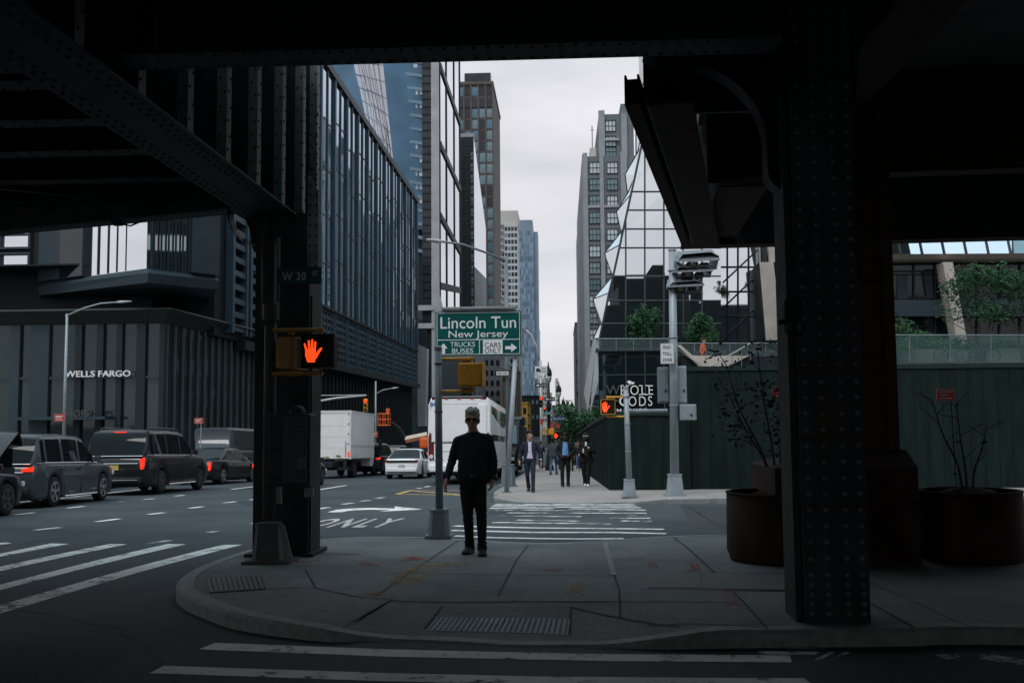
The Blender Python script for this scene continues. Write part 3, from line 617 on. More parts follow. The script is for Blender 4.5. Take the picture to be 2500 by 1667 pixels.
# right column: riveted box with cover plates and a flanged edge
yR = 8.15; pa = PY(1966, 1500, yR); pb = PY(2125, 1500, yR); x0, x1 = pa.x, pb.x; hT = 6.5
b = MB(); b.bx((x0 + .01, yR + .012, -.03), (x1 - .01, yR + .50, hT)); vp(b, 'column', steel_dark)
zs = [-.02] + [PY(2040, y, yR).z for y in (1238, 1072, 902)] + [hT]
cov = MB(); riv = cov; bead = MB()
for i in range(4):
    cov.bx((x0, yR - .010, zs[i] + (.012 if i else 0)), (x1, yR + .011, zs[i + 1] - .012))
    if i < 3: bead.bx((x0 + .005, yR - .002, zs[i + 1] - .012), (x1 - .005, yR + .008, zs[i + 1] + .012)); bead.bx((x0, yR - .026, zs[i + 1] + .014), (x1, yR - .0105, zs[i + 1] + .03))
cov.cur = 1; zz = .07
while zz < 5.2:
    for u in (.105, .36, .66, .90): riv.rivet((x0 + (x1 - x0) * u, yR - .0105, zz), (0, -1, 0), .021)
    zz += .075 if zz < .3 else .128
cov.cur = 2; k_ = len(cov.v); cov.v += bead.v; cov.f += [[i + k_ for i in f] for f in bead.f]; cov.m += [2] * len(bead.f); cov.sm += bead.sm
vp(cov, 'column_cover_plate', [mat('column_paint', (.034, .045, .047), .38, var=.35, scale=5, bump=.15, dirt=(.075, .05, .035), dscale=2.6, dlo=.52, dhi=.74, stretch=(1.6, 1, .35), spec=.3), mat('rivet_lifted_tone', (.105, .12, .12), .42, spec=.3), rust])  # rivet heads paler than the plate: brightness lifted in the colour
b = MB(); xl = PY(1941, 1300, yR).x; b.bx((xl, yR + .05, 0), (xl + .05, yR + .07, hT)); b.bx((xl, yR + .07, 0), (xl + .015, yR + .44, hT)); b.bx((xl + .065, yR + .02, 0), (x0 - .001, yR + .04, hT)); b.bx((xl + .015, yR + .26, 0), (x0 - .001, yR + .28, hT)); vp(b, 'column_flange', steel_flange)
b = MB(); zc = PY(1930, 1160, yR).z
for k in range(4):
    for s_ in (0, 1): b.rivet((xl + .02 + s_ * .07, yR + .045, zc - .13 + k * .09), (0, -1, 0), .02)
b.bx((xl + .002, yR + .046, zc - .2), (xl + .11, yR + .0495, zc + .2)); vp(b, 'splice_plate', steel_flange)
b = MB(); b.rbox((xl + .02, yR + .0, PY(1925, 760, yR).z), (.13, .12, .20), .03); b.tube([(xl + .02, yR - .03, PY(1925, 760, yR).z - .06), (xl - .09, yR - .05, PY(1925, 760, yR).z - .1)], .02, 8); b.lathe([(.05, -.06), (.07, -.03), (.07, .04), (.03, .08)], (xl + .02, yR - .05, PY(1925, 760, yR).z - .14), 10); vp(b, 'floodlight', iron_black)
# knee brace with an ogee flange
og = [(1570, 140), (1582, 150), (1602, 173), (1618, 178), (1656, 171), (1694, 173), (1733, 182), (1771, 200), (1809, 230), (1844, 276), (1863, 330), (1867, 387), (1868, 429), (1874, 447), (1886, 460), (1900, 468), (1920, 472)]
yk = yR + .25; og3 = catmull([PY(x, y, yk) for x, y in og], 3)
b = MB(); b.loft([[p + Vector((0, -.11, 0)) for p in og3], [p + Vector((0, .11, 0)) for p in og3], [p + Vector((.012, .11, .012)) for p in og3], [p + Vector((.012, -.11, .012)) for p in og3]], closed=False); vp(b, 'knee_brace_flange', steel_flange)
b = MB(); pl = [p + Vector((.013, 0, .013)) for p in og3] + [Vector((x0 + .02, yk, og3[-1].z)), Vector((x0 + .02, yk, hT)), Vector((og3[0].x, yk, hT))]; b.slab(pl, (0, .02, 0)); vp(b, 'knee_brace_plate', steel_dark)
# right-hand column continues up in a rounded haunch
b = MB(); hx = [PY(x, y, yR + .1) for x, y in ((1985, 440), (1988, 300), (2000, 130), (2030, 40), (2075, -60))]; hx2 = [p + Vector((.33, 0, 0)) for p in hx]
b.loft([[p for p in hx], [p for p in hx2], [p + Vector((0, .1, 0)) for p in hx2], [p + Vector((0, .1, 0)) for p in hx]], closed=False); vp(b, 'column_haunch', steel_dark)
# right bay: slanting edge girder with a channel end, far cross girder and deck
dn = PZ(1525, 258, ZB); df = PZ(1664, 600, ZB); dv = (df - dn); dn_n = Vector((dv.y, -dv.x, 0)).normalized()
b = MB(); wch = .13; b.slab([dn, df, df + dn_n * wch, dn + dn_n * wch], (0, 0, .02)); up = Vector((0, 0, .27)); b.slab([dn + Vector((0, 0, .021)), df + Vector((0, 0, .021)), df + up, dn + up], dn_n * .018); b.slab([dn + dn_n * (wch - .018) + Vector((0, 0, .021)), df + dn_n * (wch - .018) + Vector((0, 0, .021)), df + dn_n * (wch - .018) + up, dn + dn_n * (wch - .018) + up], dn_n * .018)
b.slab([dn + dn_n * .02 + Vector((0, 0, .021)), dn + dn_n * (wch - .02) + Vector((0, 0, .021)), dn + dn_n * (wch - .02) + Vector((0, 0, .23)), dn + dn_n * .02 + Vector((0, 0, .23))], dv.normalized() * .02)
vp(b, 'channel_beam', rust)
b = MB(); i0 = dn + dn_n * .19; i1 = df + dn_n * .19; b.slab([i0 + Vector((0, 0, -.02)), i1 + Vector((0, 0, -.02)), i1 + Vector((0, 0, 1.7)), i0 + Vector((0, 0, 1.7))], dn_n * .02); vp(b, 'edge_girder_web', steel_flange)
b = MB(); b.slab([i0 + dn_n * .021 + Vector((0, 0, -.02)), i1 + dn_n * .021 + Vector((0, 0, -.02)), i1 + dn_n * .40 + Vector((0, 0, -.02)), i0 + dn_n * .40 + Vector((0, 0, -.02))], (0, 0, .03)); vp(b, 'edge_girder_flange', rust)
b = MB(); b.bx((dn.x + .2, 8.95, ZB + .05), (x0 + .1, 8.97, 6.6)); b.bx((dn.x + .34, 8.9, ZB + .02), (x0 + .1, 8.949, ZB + .12)); vp(b, 'end_diaphragm', steel_dark)
cR = PZ(2500, 578, ZB); cd = (cR - df); c1 = df + cd * 3; cn = Vector((-cd.y, cd.x, 0)).normalized()
b = MB(); b.slab([df, c1, c1 + cn * .35, df + cn * .35], (0, 0, .03)); vp(b, 'far_girder_flange', rust)
b = MB(); b.slab([df + cn * .15 + Vector((0, 0, .031)), c1 + cn * .15 + Vector((0, 0, .031)), c1 + cn * .15 + Vector((0, 0, 2.3)), df + cn * .15 + Vector((0, 0, 2.3))], cn * .02); vp(b, 'far_girder_web', steel_dark)
b = MB(); b.slab([df + Vector((.1, -2.4, .5)), c1 + Vector((0, -2.4, .5)), c1 + Vector((0, -2.1, .5)), df + Vector((.1, -2.1, .5))], (0, 0, .03)); b.slab([df + Vector((.1, -2.26, .531)), c1 + Vector((0, -2.26, .531)), c1 + Vector((0, -2.26, 2.2)), df + Vector((.1, -2.26, 2.2))], (0, .02, 0)); vp(b, 'floor_beam', rust)
tb = PY(1600, 560, df.y - .2)
b = MB(); p_ = [PZ(x, y, ZB + .1) for x, y in ((1712, 590), (1790, 590), (1875, 455), (1752, 458))]; b.slab(p_, (0, 0, .02)); vp(b, 'bracket_plate', rust)
b = MB(); g0 = dn + dn_n * .8; b.prism([(g0.x, yB + .21), (34, yB + .21), (34, c1.y), (df.x + .3, df.y)], 6.3, 6.8); vp(b, 'deck', soffit_conc)
b = MB(); xx = PY(2165, 200, 10.5).x
b.bx((xx - .35, 7.9, 5.3), (xx, 15.2, 6.29)); b.bx((xx - .5, 7.9, 5.24), (xx + .1, 15.2, 5.295)); vp(b, 'longitudinal_beam', rust)
# rear column on a rusty plinth
yP = 11.4; a_ = PY(1898, 1370, yP); c_ = PY(2250, 1370, yP); xm = (a_.x + c_.x) / 2 + .05; zt = PY(2000, 1143, yP).z; zu = PY(2000, 1105, yP + .5).z
b = MB(); b.bx((a_.x, yP, -.06), (c_.x, yP + 1.5, zt)); s0, s1 = PY(2090, 900, yP + .5).x, PY(2188, 900, yP + .5).x
b.loft([[(a_.x, yP, zt), (c_.x, yP, zt), (c_.x, yP + 1.5, zt), (a_.x, yP + 1.5, zt)], [(s0 - .25, yP + .45, zu + .03), (s1 + .06, yP + .45, zu + .03), (s1 + .06, yP + 1.0, zu + .03), (s0 - .25, yP + 1.0, zu + .03)]]); vp(b, 'column_plinth', corten)
b = MB(); b.bx((s0 - .2, yP + .5, zu), (s1, yP + .52, hT)); b.bx((s0 - .2, yP + .52, zu), (s0 - .17, yP + .95, hT)); b.bx((s1 - .03, yP + .52, zu), (s1, yP + .95, hT)); b.bx((s1 - .12, yP + .47, zu), (s1 - .001, yP + .499, hT)); vp(b, 'column', rust)
# ------------------------------------------------------------------ buildings
def winmesh(w, h, mats, nx=2, ny=1, fr=.08, U=(1, 0, 0), N=(0, -1, 0), depth=.06):
    """one window: a frame ring with glazing bars and its pane, origin at the lower left corner"""
    U = Vector(U); N = Vector(N); Z = Vector((0, 0, 1)); b = MB()
    def bar(u0, u1, v0, v1, d):
        p = [U * u0 + Z * v0, U * u1 + Z * v0, U * u1 + Z * v1, U * u0 + Z * v1]; b.slab([q + N * d for q in p], N * -d)
    bar(0, w, 0, fr, depth); bar(0, w, h - fr, h, depth); bar(0, fr, fr, h - fr, depth); bar(w - fr, w, fr, h - fr, depth)
    for i in range(1, nx): u = w * i / nx; bar(u - fr / 3, u + fr / 3, fr, h - fr, depth * .8)
    for j in range(1, ny): v = h * j / ny; bar(fr, w - fr, v - fr / 3, v + fr / 3, depth * .7)
    b.cur = 1
    b.add([U * fr + Z * fr + N * .02, U * (w - fr) + Z * fr + N * .02, U * (w - fr) + Z * (h - fr) + N * .02, U * fr + Z * (h - fr) + N * .02], [[0, 1, 2, 3]])
    return b
def windows(par, spots, w, h, mats, pick=None, limit=100, name='window', **k):
    """every window a part of its own (shared meshes); what is past the limit joins one stuff part"""
    ms = []
    for pane in mats[1:]: ms.append(winmesh(w, h, None, **k).mesh(name, [mats[0], pane]))
    for me in ms:
        bm = bmesh.new(); bm.from_mesh(me); bmesh.ops.recalc_face_normals(bm, faces=bm.faces); bm.to_mesh(me); bm.free()
    for i, p in enumerate(spots[:limit]): link(name, ms[random.randrange(len(ms))], par, p)
    if len(spots) > limit:
        b = MB(); src = winmesh(w, h, None, **k)
        for p in spots[limit:]:
            o = len(b.v); j = 1 + random.randrange(len(mats) - 1); b.v += [v + Vector(p) for v in src.v]; b.f += [[i + o for i in f] for f in src.f]; b.m += [0 if m == 0 else j for m in src.m]; b.sm += src.sm
        stuff(b.build(name + '_field', list(mats), par))
def gz(y, x=0): return zr(y) - .3
# ======== long dark glass office block with the bank at its corner (west side)
XW = -26.0
ob = thing('office_building', 'long dark glass office building with blue-grey fins, louvre band and a corner bank lobby', 'office building')
ytop = PX(821, 186, XW); yend = PX(1020, 508, XW); ztop = (ytop.z + yend.z) / 2
yA, yE, yC = 88.0, PX(1018, 600, XW).y, 66.0
zled = PX(1015, 947, XW).z; zlou = PX(1016, 863, XW).z + .4
b = MB(); b.bx((XW - 30, yA, zlou), (XW - .6, yE, ztop)); b.bx((XW - 30, yA, zled), (XW - .35, yE, zlou)); b.bx((XW - 30, yA - 8, zled + .4), (XW - .35, yA, 26)); b.build('wall', panel_dark, ob)
b = MB(); b.bx((XW - .5, yA, ztop), (XW + .25, yE + .3, ztop + .9)); b.bx((XW - 30, yE - .2, ztop), (XW - .5, yE + .3, ztop + .9)); b.build('parapet', panel_grey, ob)
bays = []
pitch = 6.6; y = yE
while y > yA - 1: bays.append(y); y -= pitch
b = MB()
for i, y1 in enumerate(bays[:-1]):
    y0 = bays[i + 1]; rec = .18 if i % 2 else .05
    for j, (u0, u1) in enumerate(((0, .5), (.5, 1))):
        ya, yb = y0 + (y1 - y0) * u0, y0 + (y1 - y0) * u1
        for k in range(5):
            z0 = zlou + .1 + (ztop - zlou - .2) * k / 5; z1 = zlou + .1 + (ztop - zlou - .2) * (k + 1) / 5; tl = random.uniform(-.02, .02)
            b.add([(XW - .10 + tl, ya, z0), (XW - .10 - tl, yb, z0), (XW - .10 - tl + random.uniform(-.02, .02), yb, z1), (XW - .10 + tl + random.uniform(-.02, .02), ya, z1)], [[0, 1, 2, 3]])
gl = b.build('glazing', glass_blue, ob)
for i, y in enumerate(bays):
    b = MB(); b.bx((XW - .44, y - .34, zlou + .02), (XW + .16, y + .28, ztop - .01)); b.build('fin', frame_blue, ob)
    if i < len(bays) - 1:
        ym = y - pitch * .5; b = MB(); b.bx((XW - .44, ym - .16, zlou + .02), (XW + .04, ym + .16, ztop - .01)); b.build('fin', frame_blue, ob)
for i in range(len(bays) - 1):
    for k in range(1, 5):
        b = MB(); z = zlou + .1 + (ztop - zlou - .2) * k / 5 + (.8 if i % 2 else -.5); b.bx((XW - .3, bays[i + 1] + .3, z - .06), (XW - .04, bays[i] - .4, z + .06)); b.build('transom', frame_dark, ob)
lv = None
for i in range(len(bays) - 1):                       # louvre panels below
    y0, y1 = bays[i + 1] + .3, bays[i] - .3; b = MB()
    b.bx((XW - .3, y0, zled + .8), (XW + .15, y0 + .35, zlou)); b.bx((XW - .3, y1 - .35, zled + .8), (XW + .15, y1, zlou))
    for k in range(8): z = zled + .8 + (zlou - zled - .8) * k / 7.3; b.bx((XW - .3, y0 + .35, z), (XW + .05, y1 - .35, z + .34))
    for k in range(1, 4): yy = y0 + (y1 - y0) * k / 4; b.bx((XW - .3, yy - .12, zled + .8), (XW + .10, yy + .12, zlou))
    b.build('louvre_panel', frame_blue, ob)
b = MB(); b.bx((XW - .34, yA - 9, zled), (XW + .55, yE + .2, zled + .75)); b.bx((XW - .34, yA - 9, zlou - .0), (XW + .3, yE, zlou + .25)); b.build('ledge', panel_dark, ob)
b = MB(); b.bx((XW - 1.2, yC + 26, gz(yE) - 1), (XW - 1.0, yE - 2, zled)); b.build('street_front', glass_dark, ob)
b = MB(); y = yC + 26
while y < yE - 2: b.bx((XW - 1.0, y, gz(y)), (XW - .55, y + .30, zled)); y += 1.9
b.build('street_pier', fascia, ob)
b = MB(); b.bx((XW - 30, yE - .3, gz(yE) - 1), (XW - 1.0, yE, zled)); b.build('end_wall', panel_grey, ob)
# bank lobby at the corner
lobby_side = glass('lobby_side_glass', (.014, .025, .027), .05, 1.4, .03, .5, .16, (.6, .78, .82)); lobby_front = glass('lobby_front_glass', (.012, .021, .023), .05, 1.35, .02, .4, .045, (.6, .75, .78))
for m_ in (lobby_side, lobby_front): m_.node_tree.nodes['Principled BSDF'].inputs['Specular IOR Level'].default_value = .3
xc = PY(398, 800, yC).x; zf0, zf1 = PY(398, 789, yC).z, PY(415, 756, yC - .6).z
b = MB(); rg = lambda d, z: [(-80, yC - d, z), (xc + d, yC - d, z), (xc + d + 1.2, yC + 27, z - 1.0 if False else z), (-80, yC + 27, z)]
b.loft([rg(0, zf0), rg(.9, zf1), rg(.85, zf1 + .12)]); b.build('lobby_fascia', fascia, ob)
b = MB(); b.bx((-80, yC + 4, zf1 + .1), (xc - 2.5, yC + 22, 12.5)); b.bx((-80, yC + .3, zf1 + 3.4), (xc - 1.5, yC + 22, 12.5)); b.build('recess_wall', panel_dark, ob)
gb = gz(yC) - .4
b = MB(); n = 10; xsL = [PY(x, 900, yC).x for x in (-140, -60, 35, 98, 192, 240, 295, 345, 398)]
b.add([(-80, yC + .12, gb), (xc, yC + .12, gb), (xc, yC + .12, zf0), (-80, yC + .12, zf0)], [[0, 1, 2, 3]]); b.build('lobby_glass', lobby_front, ob)
b = MB(); b.add([(xc - .1, yC + .12, gb), (xc - .1 + 1.2, yC + 26.5, gb), (xc - .1 + 1.2, yC + 26.5, zf0), (xc - .1, yC + .12, zf0)], [[0, 1, 2, 3]]); b.build('lobby_glass', lobby_side, ob)
for i, (x, w_) in enumerate(((38, 22), (98, 45), (192, 16), (245, 16), (292, 14), (345, 22), (396, 12))):
    q0, q1 = PY(x - w_ / 2, 900, yC).x, PY(x + w_ / 2, 900, yC).x; b = MB(); b.bx((q0, yC - .14, gb), (q1, yC + .11, zf0 - .01)); b.build('lobby_pier', panel_grey if i < 2 else frame_dark, ob)
b = MB(); zt = PY(300, 908, yC).z; b.bx((-80, yC - .05, zt - .45), (xc - .2, yC + .10, zt - .28)); zc2 = PY(100, 1018, yC).z; b.bx((PY(68, 1000, yC).x, yC - 1.6, zc2 - .2), (PY(283, 1000, yC).x, yC + .1, zc2)); b.build('lobby_transom', panel_grey, ob)
b = MB(); y = yC + .6
while y < yC + 26: xx = xc - .1 + 1.2 * (y - yC) / 26.4; b.bx((xx + .02, y, gb), (xx + .16, y + .20, zf0 - .01)); y += 1.3
b.build('lobby_mullion', mat('lobby_mullion_grey', (.075, .088, .088), .6, var=.15, scale=.6), ob)
b = MB(); text_mb(b, 'WELLS FARGO', 1.0, (0, 0, 0), ext=.12, bold=.012); xs_ = [v.x for v in b.v]; zs_ = [v.z for v in b.v]; t0 = PY(160, 929, yC - .3); t1 = PY(320, 905, yC - .3)
def serif(b, u, v, s): b.bx((u - .11 * s, -.12, v), (u + .11 * s, 0, v + .05 * s))
fx = (t1.x - t0.x) / (max(xs_) - min(xs_)); fz = (PY(320, 905, yC).z - PY(320, 920, yC).z) / (max(zs_) - min(zs_)); mn, mz = min(xs_), min(zs_)
for v in b.v: v.x = t0.x + (v.x - mn) * fx; v.y = yC - .3 + v.y; v.z = PY(320, 919.5, yC).z + (v.z - mz) * fz
b.build('bank_lettering', letter_white, ob)
b = MB(); text_mb(b, 'SHOPS', .62, PY(186, 1017, yC - 1.6), ext=.05, bold=.01); b.build('canopy_lettering', letter_dim, ob)
# projecting corner bay
yb_ = 63.0; c0 = PY(362, 672, yb_); cT = PY(362, 651, yb_)
dl = Vector((-math.sin(R(60)), math.cos(R(60)), 0)); dr = Vector((-math.sin(R(5.5)), math.cos(R(5.5)), 0))
dl = (PY(95, 690, yb_ + 5.5) - PY(362, 690, yb_)); dl.z = 0; dl = dl / abs(dl.x); dr = Vector((PX(535, 700, -23.5).x, PX(535, 700, -23.5).y, 0)) - Vector((c0.x, c0.y, 0))
C0 = Vector((c0.x, c0.y, 0)); Lp = C0 + dl * (C0.x - PY(92, 690, yb_ + 5.5).x); Rp = C0 + dr
zb0, zb1, zb2 = PY(367, 694, yb_).z, PY(362, 655, yb_).z, 26.0
bk = Vector((-10, 22, 0))
def bayring(z, o): cc = (Lp + Rp) / 2 + Vector((-6, 8, 0)); return [(p + (cc - p).normalized() * o) + Vector((0, 0, z)) for p in (Lp, C0, Rp, Rp + bk, Lp + bk)]
b = MB(); b.loft([bayring(zb0 + .12, 1.2), bayring(zb0 + .14, .2), bayring(zb1 - .3, 0), bayring(zb1 + .05, .45)]); b.build('bay_base', panel_grey, ob)
b = MB(); b.loft([bayring(zb1 - .0, .5), bayring(zb2, .5)]); b.m[1] = 1; b.build('bay_glass', [glass_mirror, glass('bay_side_glass', (.02, .035, .04), .03, 1.6, .03, .25, .38, (.75, .9, .92))], ob)  # side face darker: mirrored buildings opposite put into the glass tone
for (P0, P1, us, w_) in ((Lp, C0, (.0, .32, .44, .53, .62, .70, .78, .86, .94, 1.0), .10), (C0, Rp, (.1, .2, .3, .4, .5, .6), .08)):
    dd = (P1 - P0).normalized(); nn = Vector((dd.y, -dd.x, 0)); 
    for u in us: b = MB(); q = P0.lerp(P1, u) - nn * .30; b.box(q + Vector((0, 0, (zb1 + .06 + zb2) / 2)), (w_, .12, zb2 - zb1 - .1), Matrix((dd, nn * -1, Vector((0, 0, 1)))).transposed()); b.build('bay_mullion', frame_dark, ob)
def wallpanel(P0, P1, u0, u1, z0, z1, off, m, name, th=.25):
    dd = (P1 - P0).normalized(); nn = Vector((dd.y, -dd.x, 0)); a, c = P0.lerp(P1, u0) + nn * off, P0.lerp(P1, u1) + nn * off
    b = MB(); b.slab([a + Vector((0, 0, z0)), c + Vector((0, 0, z0)), c + Vector((0, 0, z1)), a + Vector((0, 0, z1))], nn * -th); return b.build(name, m, ob)
wallpanel(Lp, C0, 0.0, .42, zb1 + .07, zb2, .02, panel_grey, 'bay_panel', .9); wallpanel(Lp, C0, .21, .42, zb1 + .1, zb2, .035, glass_dark, 'bay_side_glass', .01)
wallpanel(C0, Rp, .62, 1.0, zb1 + .07, zb2, .02, panel_grey, 'bay_panel', .9)
# wall and louvred windows left and right of the bay
q = PY(97, 690, 70).x
b = MB(); b.bx((-80, 71, PY(60, 703, 70).z), (q + 1.0, 85, 27)); b.build('upper_wall', panel_dark, ob)
windows(ob, [Vector((PY(-80 + 72 * i, 690, 71).x, 70.99, PY(20, 690 - 80 * j, 71).z)) for i in range(2) for j in range(3)], 2.6, 2.2, [panel_grey, glass_mirror, glass_dark], nx=1, ny=2, fr=.16, depth=.3, name='corner_window')
X2 = -25.6
b = MB(); b.bx((-40, 86, 9.0), (X2 - .5, 92, 27)); b.build('link_wall', panel_dark, ob)
for (pa_, pb_) in ((566, 604), (610, 642)):
    a, c = PX(pa_, 700, X2), PX(pb_, 700, X2); b = MB(); b.bx((X2 - .5, a.y, 8.6), (X2 + .1, a.y + .5, 27)); b.bx((X2 - .5, c.y - .4, 8.6), (X2 + .1, c.y, 27))
    for k in range(16): b.bx((X2 - .5, a.y + .5, 8.8 + k * 1.1), (X2 - .02, c.y - .4, 9.25 + k * 1.1))
    b.build('louvre_panel', frame_blue, ob)
b = MB(); b.bx((X2 - 14, PX(541, 700, X2).y, 8.2), (X2 - .52, yA - .05, 27)); b.build('link_wall', panel_dark, ob)
# ======== faceted blue glass tower behind
YT = 235.0
ft = thing('glass_tower', 'tall faceted blue glass tower with a tilted silver facet, rising behind the finned office block', 'tower', (PY(900, 700, YT).x, YT, 0))
def wpart(mb, name, m, par): o = mb.build(name, m, par); o.matrix_parent_inverse = par.matrix_world.inverted() if False else Matrix.Translation(-Vector(par.location)); return o
P = lambda x, y, d=0: PY(x, y, YT + d)
b = MB(); b.add([P(760, 90, 14), P(852, 90, 9), P(900, 330, 3), P(905, 520, 0), P(760, 520, 14)], [[0, 1, 2, 3, 4]]); wpart(b, 'left_facet', glass_tower, ft)
b = MB(); A_, B_, C_, D_ = P(850, 90, 9), P(928, 90, -1), P(963, 420, -1), P(901, 340, 3); b.add([A_, B_, C_, D_], [[0, 1, 2, 3]]); wpart(b, 'silver_facet', glass_bright, ft)
b = MB(); q = [P(928, 90, -1), P(1045, 90, 0), P(1045, 560, 0), P(980, 560, 0), P(963, 420, -1)]; b.add(q, [list(range(5))]); b.add([P(1045, 90, 0), P(1045, 90, 30), P(1045, 560, 30), P(1045, 560, 0)], [[0, 1, 2, 3]]); wpart(b, 'right_facet', glass_tower, ft)
b = MB(); b.add([P(760, 520, 15), P(1045, 520, 1.5), P(1045, 1000, 1.5), P(760, 1000, 15)], [[0, 1, 2, 3]]); b.add([P(760, 90, 40), P(1045, 90, 40), P(1045, 1000, 40), P(760, 1000, 40)], [[3, 2, 1, 0]]); b.add([P(760, 90, 14), P(760, 90, 40), P(760, 1000, 40), P(760, 1000, 14)], [[0, 1, 2, 3]]); wpart(b, 'tower_core', panel_dark, ft)
b = MB()
for k in range(16):          # spandrel bands on the right facet
    yy = 110 + k * 33; x0_ = 928 + (yy - 90) * 35 / 330 if yy < 420 else 963 + (yy - 420) * .12
    p0_, p1_ = P(x0_ + 2, yy + 2, -.3), P(1044, yy + 16, .2 - .5); b.slab([p0_, p1_, p1_ + Vector((0, 0, .75)), p0_ + Vector((0, 0, .75))], (0, -.25, 0))
wpart(b, 'spandrel_band', mat('tower_spandrel', (.16, .24, .31), .35, metal=.3, var=.15, scale=.1), ft)
b = MB()
for k in range(7):
    x = 945 + k * 15.5; p0_ = P(x, 92, -.25); p1_ = P(x, 560, -.25); b.bx((p0_.x - .07, p0_.y - .1, p1_.z), (p0_.x + .07, p0_.y, p0_.z))
nrm = (B_ - A_).cross(D_ - A_).normalized(); nrm = nrm if nrm.y < 0 else -nrm
for k in range(9):
    u = k / 8; b.tube([A_.lerp(D_, u) + nrm * .05, B_.lerp(C_, min(1, u * 1.0)) + nrm * .05 + Vector((0, 0, 1.2))], .09, 5, False)
for k in range(1, 6): b.tube([A_.lerp(B_, k / 6) + nrm * .05, D_.lerp(C_, k / 6) + nrm * .05], .07, 5, False)
wpart(b, 'mullion', mat('tower_mullion', (.10, .14, .18), .5), ft)
spots = [P(960 + 15.5 * (k % 5) + random.choice((1, 2)), 120 + 33 * (k // 5) + 14, -.3) for k in range(60) if random.random() < .6]
spots = [s for s in spots if s.z > 0]
w_ = winmesh(1.25, 1.7, None, nx=1, fr=.05)
windows(ft, [s - Vector(ft.location) + Vector((0, -.05, 0)) for s in spots], 1.25, 1.7, [frame_blue, win_light, mat('tower_pale_blind', (.30, .40, .47), .3, var=.2, scale=.2)], nx=1, fr=.05)  # paler blind panes in plain colour
# ======== pale stone tower with mirrored side
XS = -26.0
s0, s1 = PX(1073, 500, XS).y, PX(1124, 500, XS).y
stn = thing('stone_tower', 'pale stone tower with a dark window slot and a mirrored glass flank with slanting mullions', 'tower', (XS, s0, 0))
zz1 = 112.0; gbs = zr(s0) - 2
xs0 = PY(1053, 500, s0).x; xs1 = PY(1030, 500, s0).x
b = MB(); b.bx((xs0, s0, gbs), (XS - .05, s1, zz1)); zp = PY(1060, 745, s0).z; b.bx((xs1, s0 + .6, gbs), (xs0, s1, zz1)); b.bx((xs1 - 3, s0 - .2, zp - 1.1), (XS + .1, s1, zp)); b.bx((xs1 - 3, s0 - .2, zp - 5.0), (XS + .3, s1, zp - 3.9)); wpart(b, 'wall', stone, stn)
b = MB(); b.add([(xs1, s0 + .5, gbs), (xs0, s0 + .5, gbs), (xs0, s0 + .5, zz1), (xs1, s0 + .5, zz1)], [[0, 1, 2, 3]]); b.cur = 1; z = zp
while z < zz1: b.bx((xs1, s0 + .3, z), (xs0 - .01, s0 + .45, z + .25)); z += 1.75
wpart(b, 'window_slot', [win_dark, frame_dark], stn)
b = MB(); b.add([(XS, s0 + .5, zp), (XS, s1, zp), (XS, s1, zz1), (XS, s0 + .5, zz1)], [[0, 1, 2, 3]]); wpart(b, 'mirror_glazing', glass_mirror, stn)
b = MB()
for x in (1073.5, 1090, 1109, 1123): y = PX(x, 500, XS).y; b.bx((XS + .01, y - .22, zp), (XS + .22, y + .22, zz1))
wpart(b, 'mullion', frame_dark, stn)
b = MB()
for yn, yf in ((170, 310), (361, 470), (535, 622), (706, 716)):
    p0_, p1_ = PX(1074, yn, XS), PX(1123, yf, XS); b.slab([p0_, p1_, p1_ + Vector((0, 0, 1.5)), p0_ + Vector((0, 0, 1.5))], (.3, 0, 0))
wpart(b, 'slanted_band', frame_dark, stn)
b = MB(); q0, q1 = PY(1040, 760, s0 - .3), PY(1064, 985, s0 - .3)
b.bx((xs1 - 3, s0 - .1, gbs), (PY(1042, 800, s0).x, s0 + .58, zp - 5)); wpart(b, 'podium_opening', win_dark, stn)
b = MB(); b.bx((XS + .06, s0 + 2, gbs), (XS + .1, s1, zp - 5.2)); wpart(b, 'podium_side', panel_grey, stn)
# concrete-looking buttress between the office block and the tower
b = MB(); b.slab([PY(1018, 840, yE + 6), PY(1042, 850, yE + 6), PY(1038, 1040, yE + 6), PY(1020, 1040, yE + 6)], (0, 3, 0)); bt = b.build('buttress', stone); tag(bt, 'narrow pale stone buttress wedged between the finned office block and the stone tower', 'buttress')
# ======== black tower with a slanted white flank
XB = PY(1157, 500, 290).x
bk_ = thing('black_tower', 'black glass tower with a sloping mirrored flank, in front of the brown tower', 'tower', (XB, 290, 0))
zt = PY(1140, 335, 290).z; g_ = zr(290) - 2; yb1 = PX(1187, 700, XB).y
b = MB(); b.bx((PY(1118, 500, 290).x, 290, g_), (XB - .1, yb1, zt)) if False else b.loft([[(XB - 9, 290, g_), (XB - .1, 290, g_), (XB - .1, yb1, g_), (XB - 9, yb1, g_)], [(XB - 9, 290, PX(1187, 560, XB).z), (XB - .1, 290, PX(1187, 560, XB).z), (XB - .1, yb1, PX(1187, 560, XB).z), (XB - 9, yb1, PX(1187, 560, XB).z)], [(XB - 9, 290, zt), (XB - .1, 290, zt), (XB - .1, 291, zt), (XB - 9, 291, zt)]]); wpart(b, 'wall', mat('black_curtain_wall', (.015, .021, .023), .3, var=.3, scale=.3), bk_)
b = MB(); zl = PX(1187, 560, XB).z; b.add([(XB, 290.3, g_ + 14), (XB, yb1, g_ + 14), (XB, yb1, zl), (XB, 291, zt)], [[0, 1, 2, 3]]); wpart(b, 'mirror_flank', glass_mirror, bk_)
b = MB(); b.add([(XB + .02, 290.3, g_), (XB + .02, yb1, g_), (XB + .02, yb1, PX(1187, 680, XB).z), (XB + .02, 290.3, PX(1157, 600, XB).z - 6)], [[0, 1, 2, 3]]); wpart(b, 'stone_base', stone, bk_)
b = MB(); z = g_ + 10
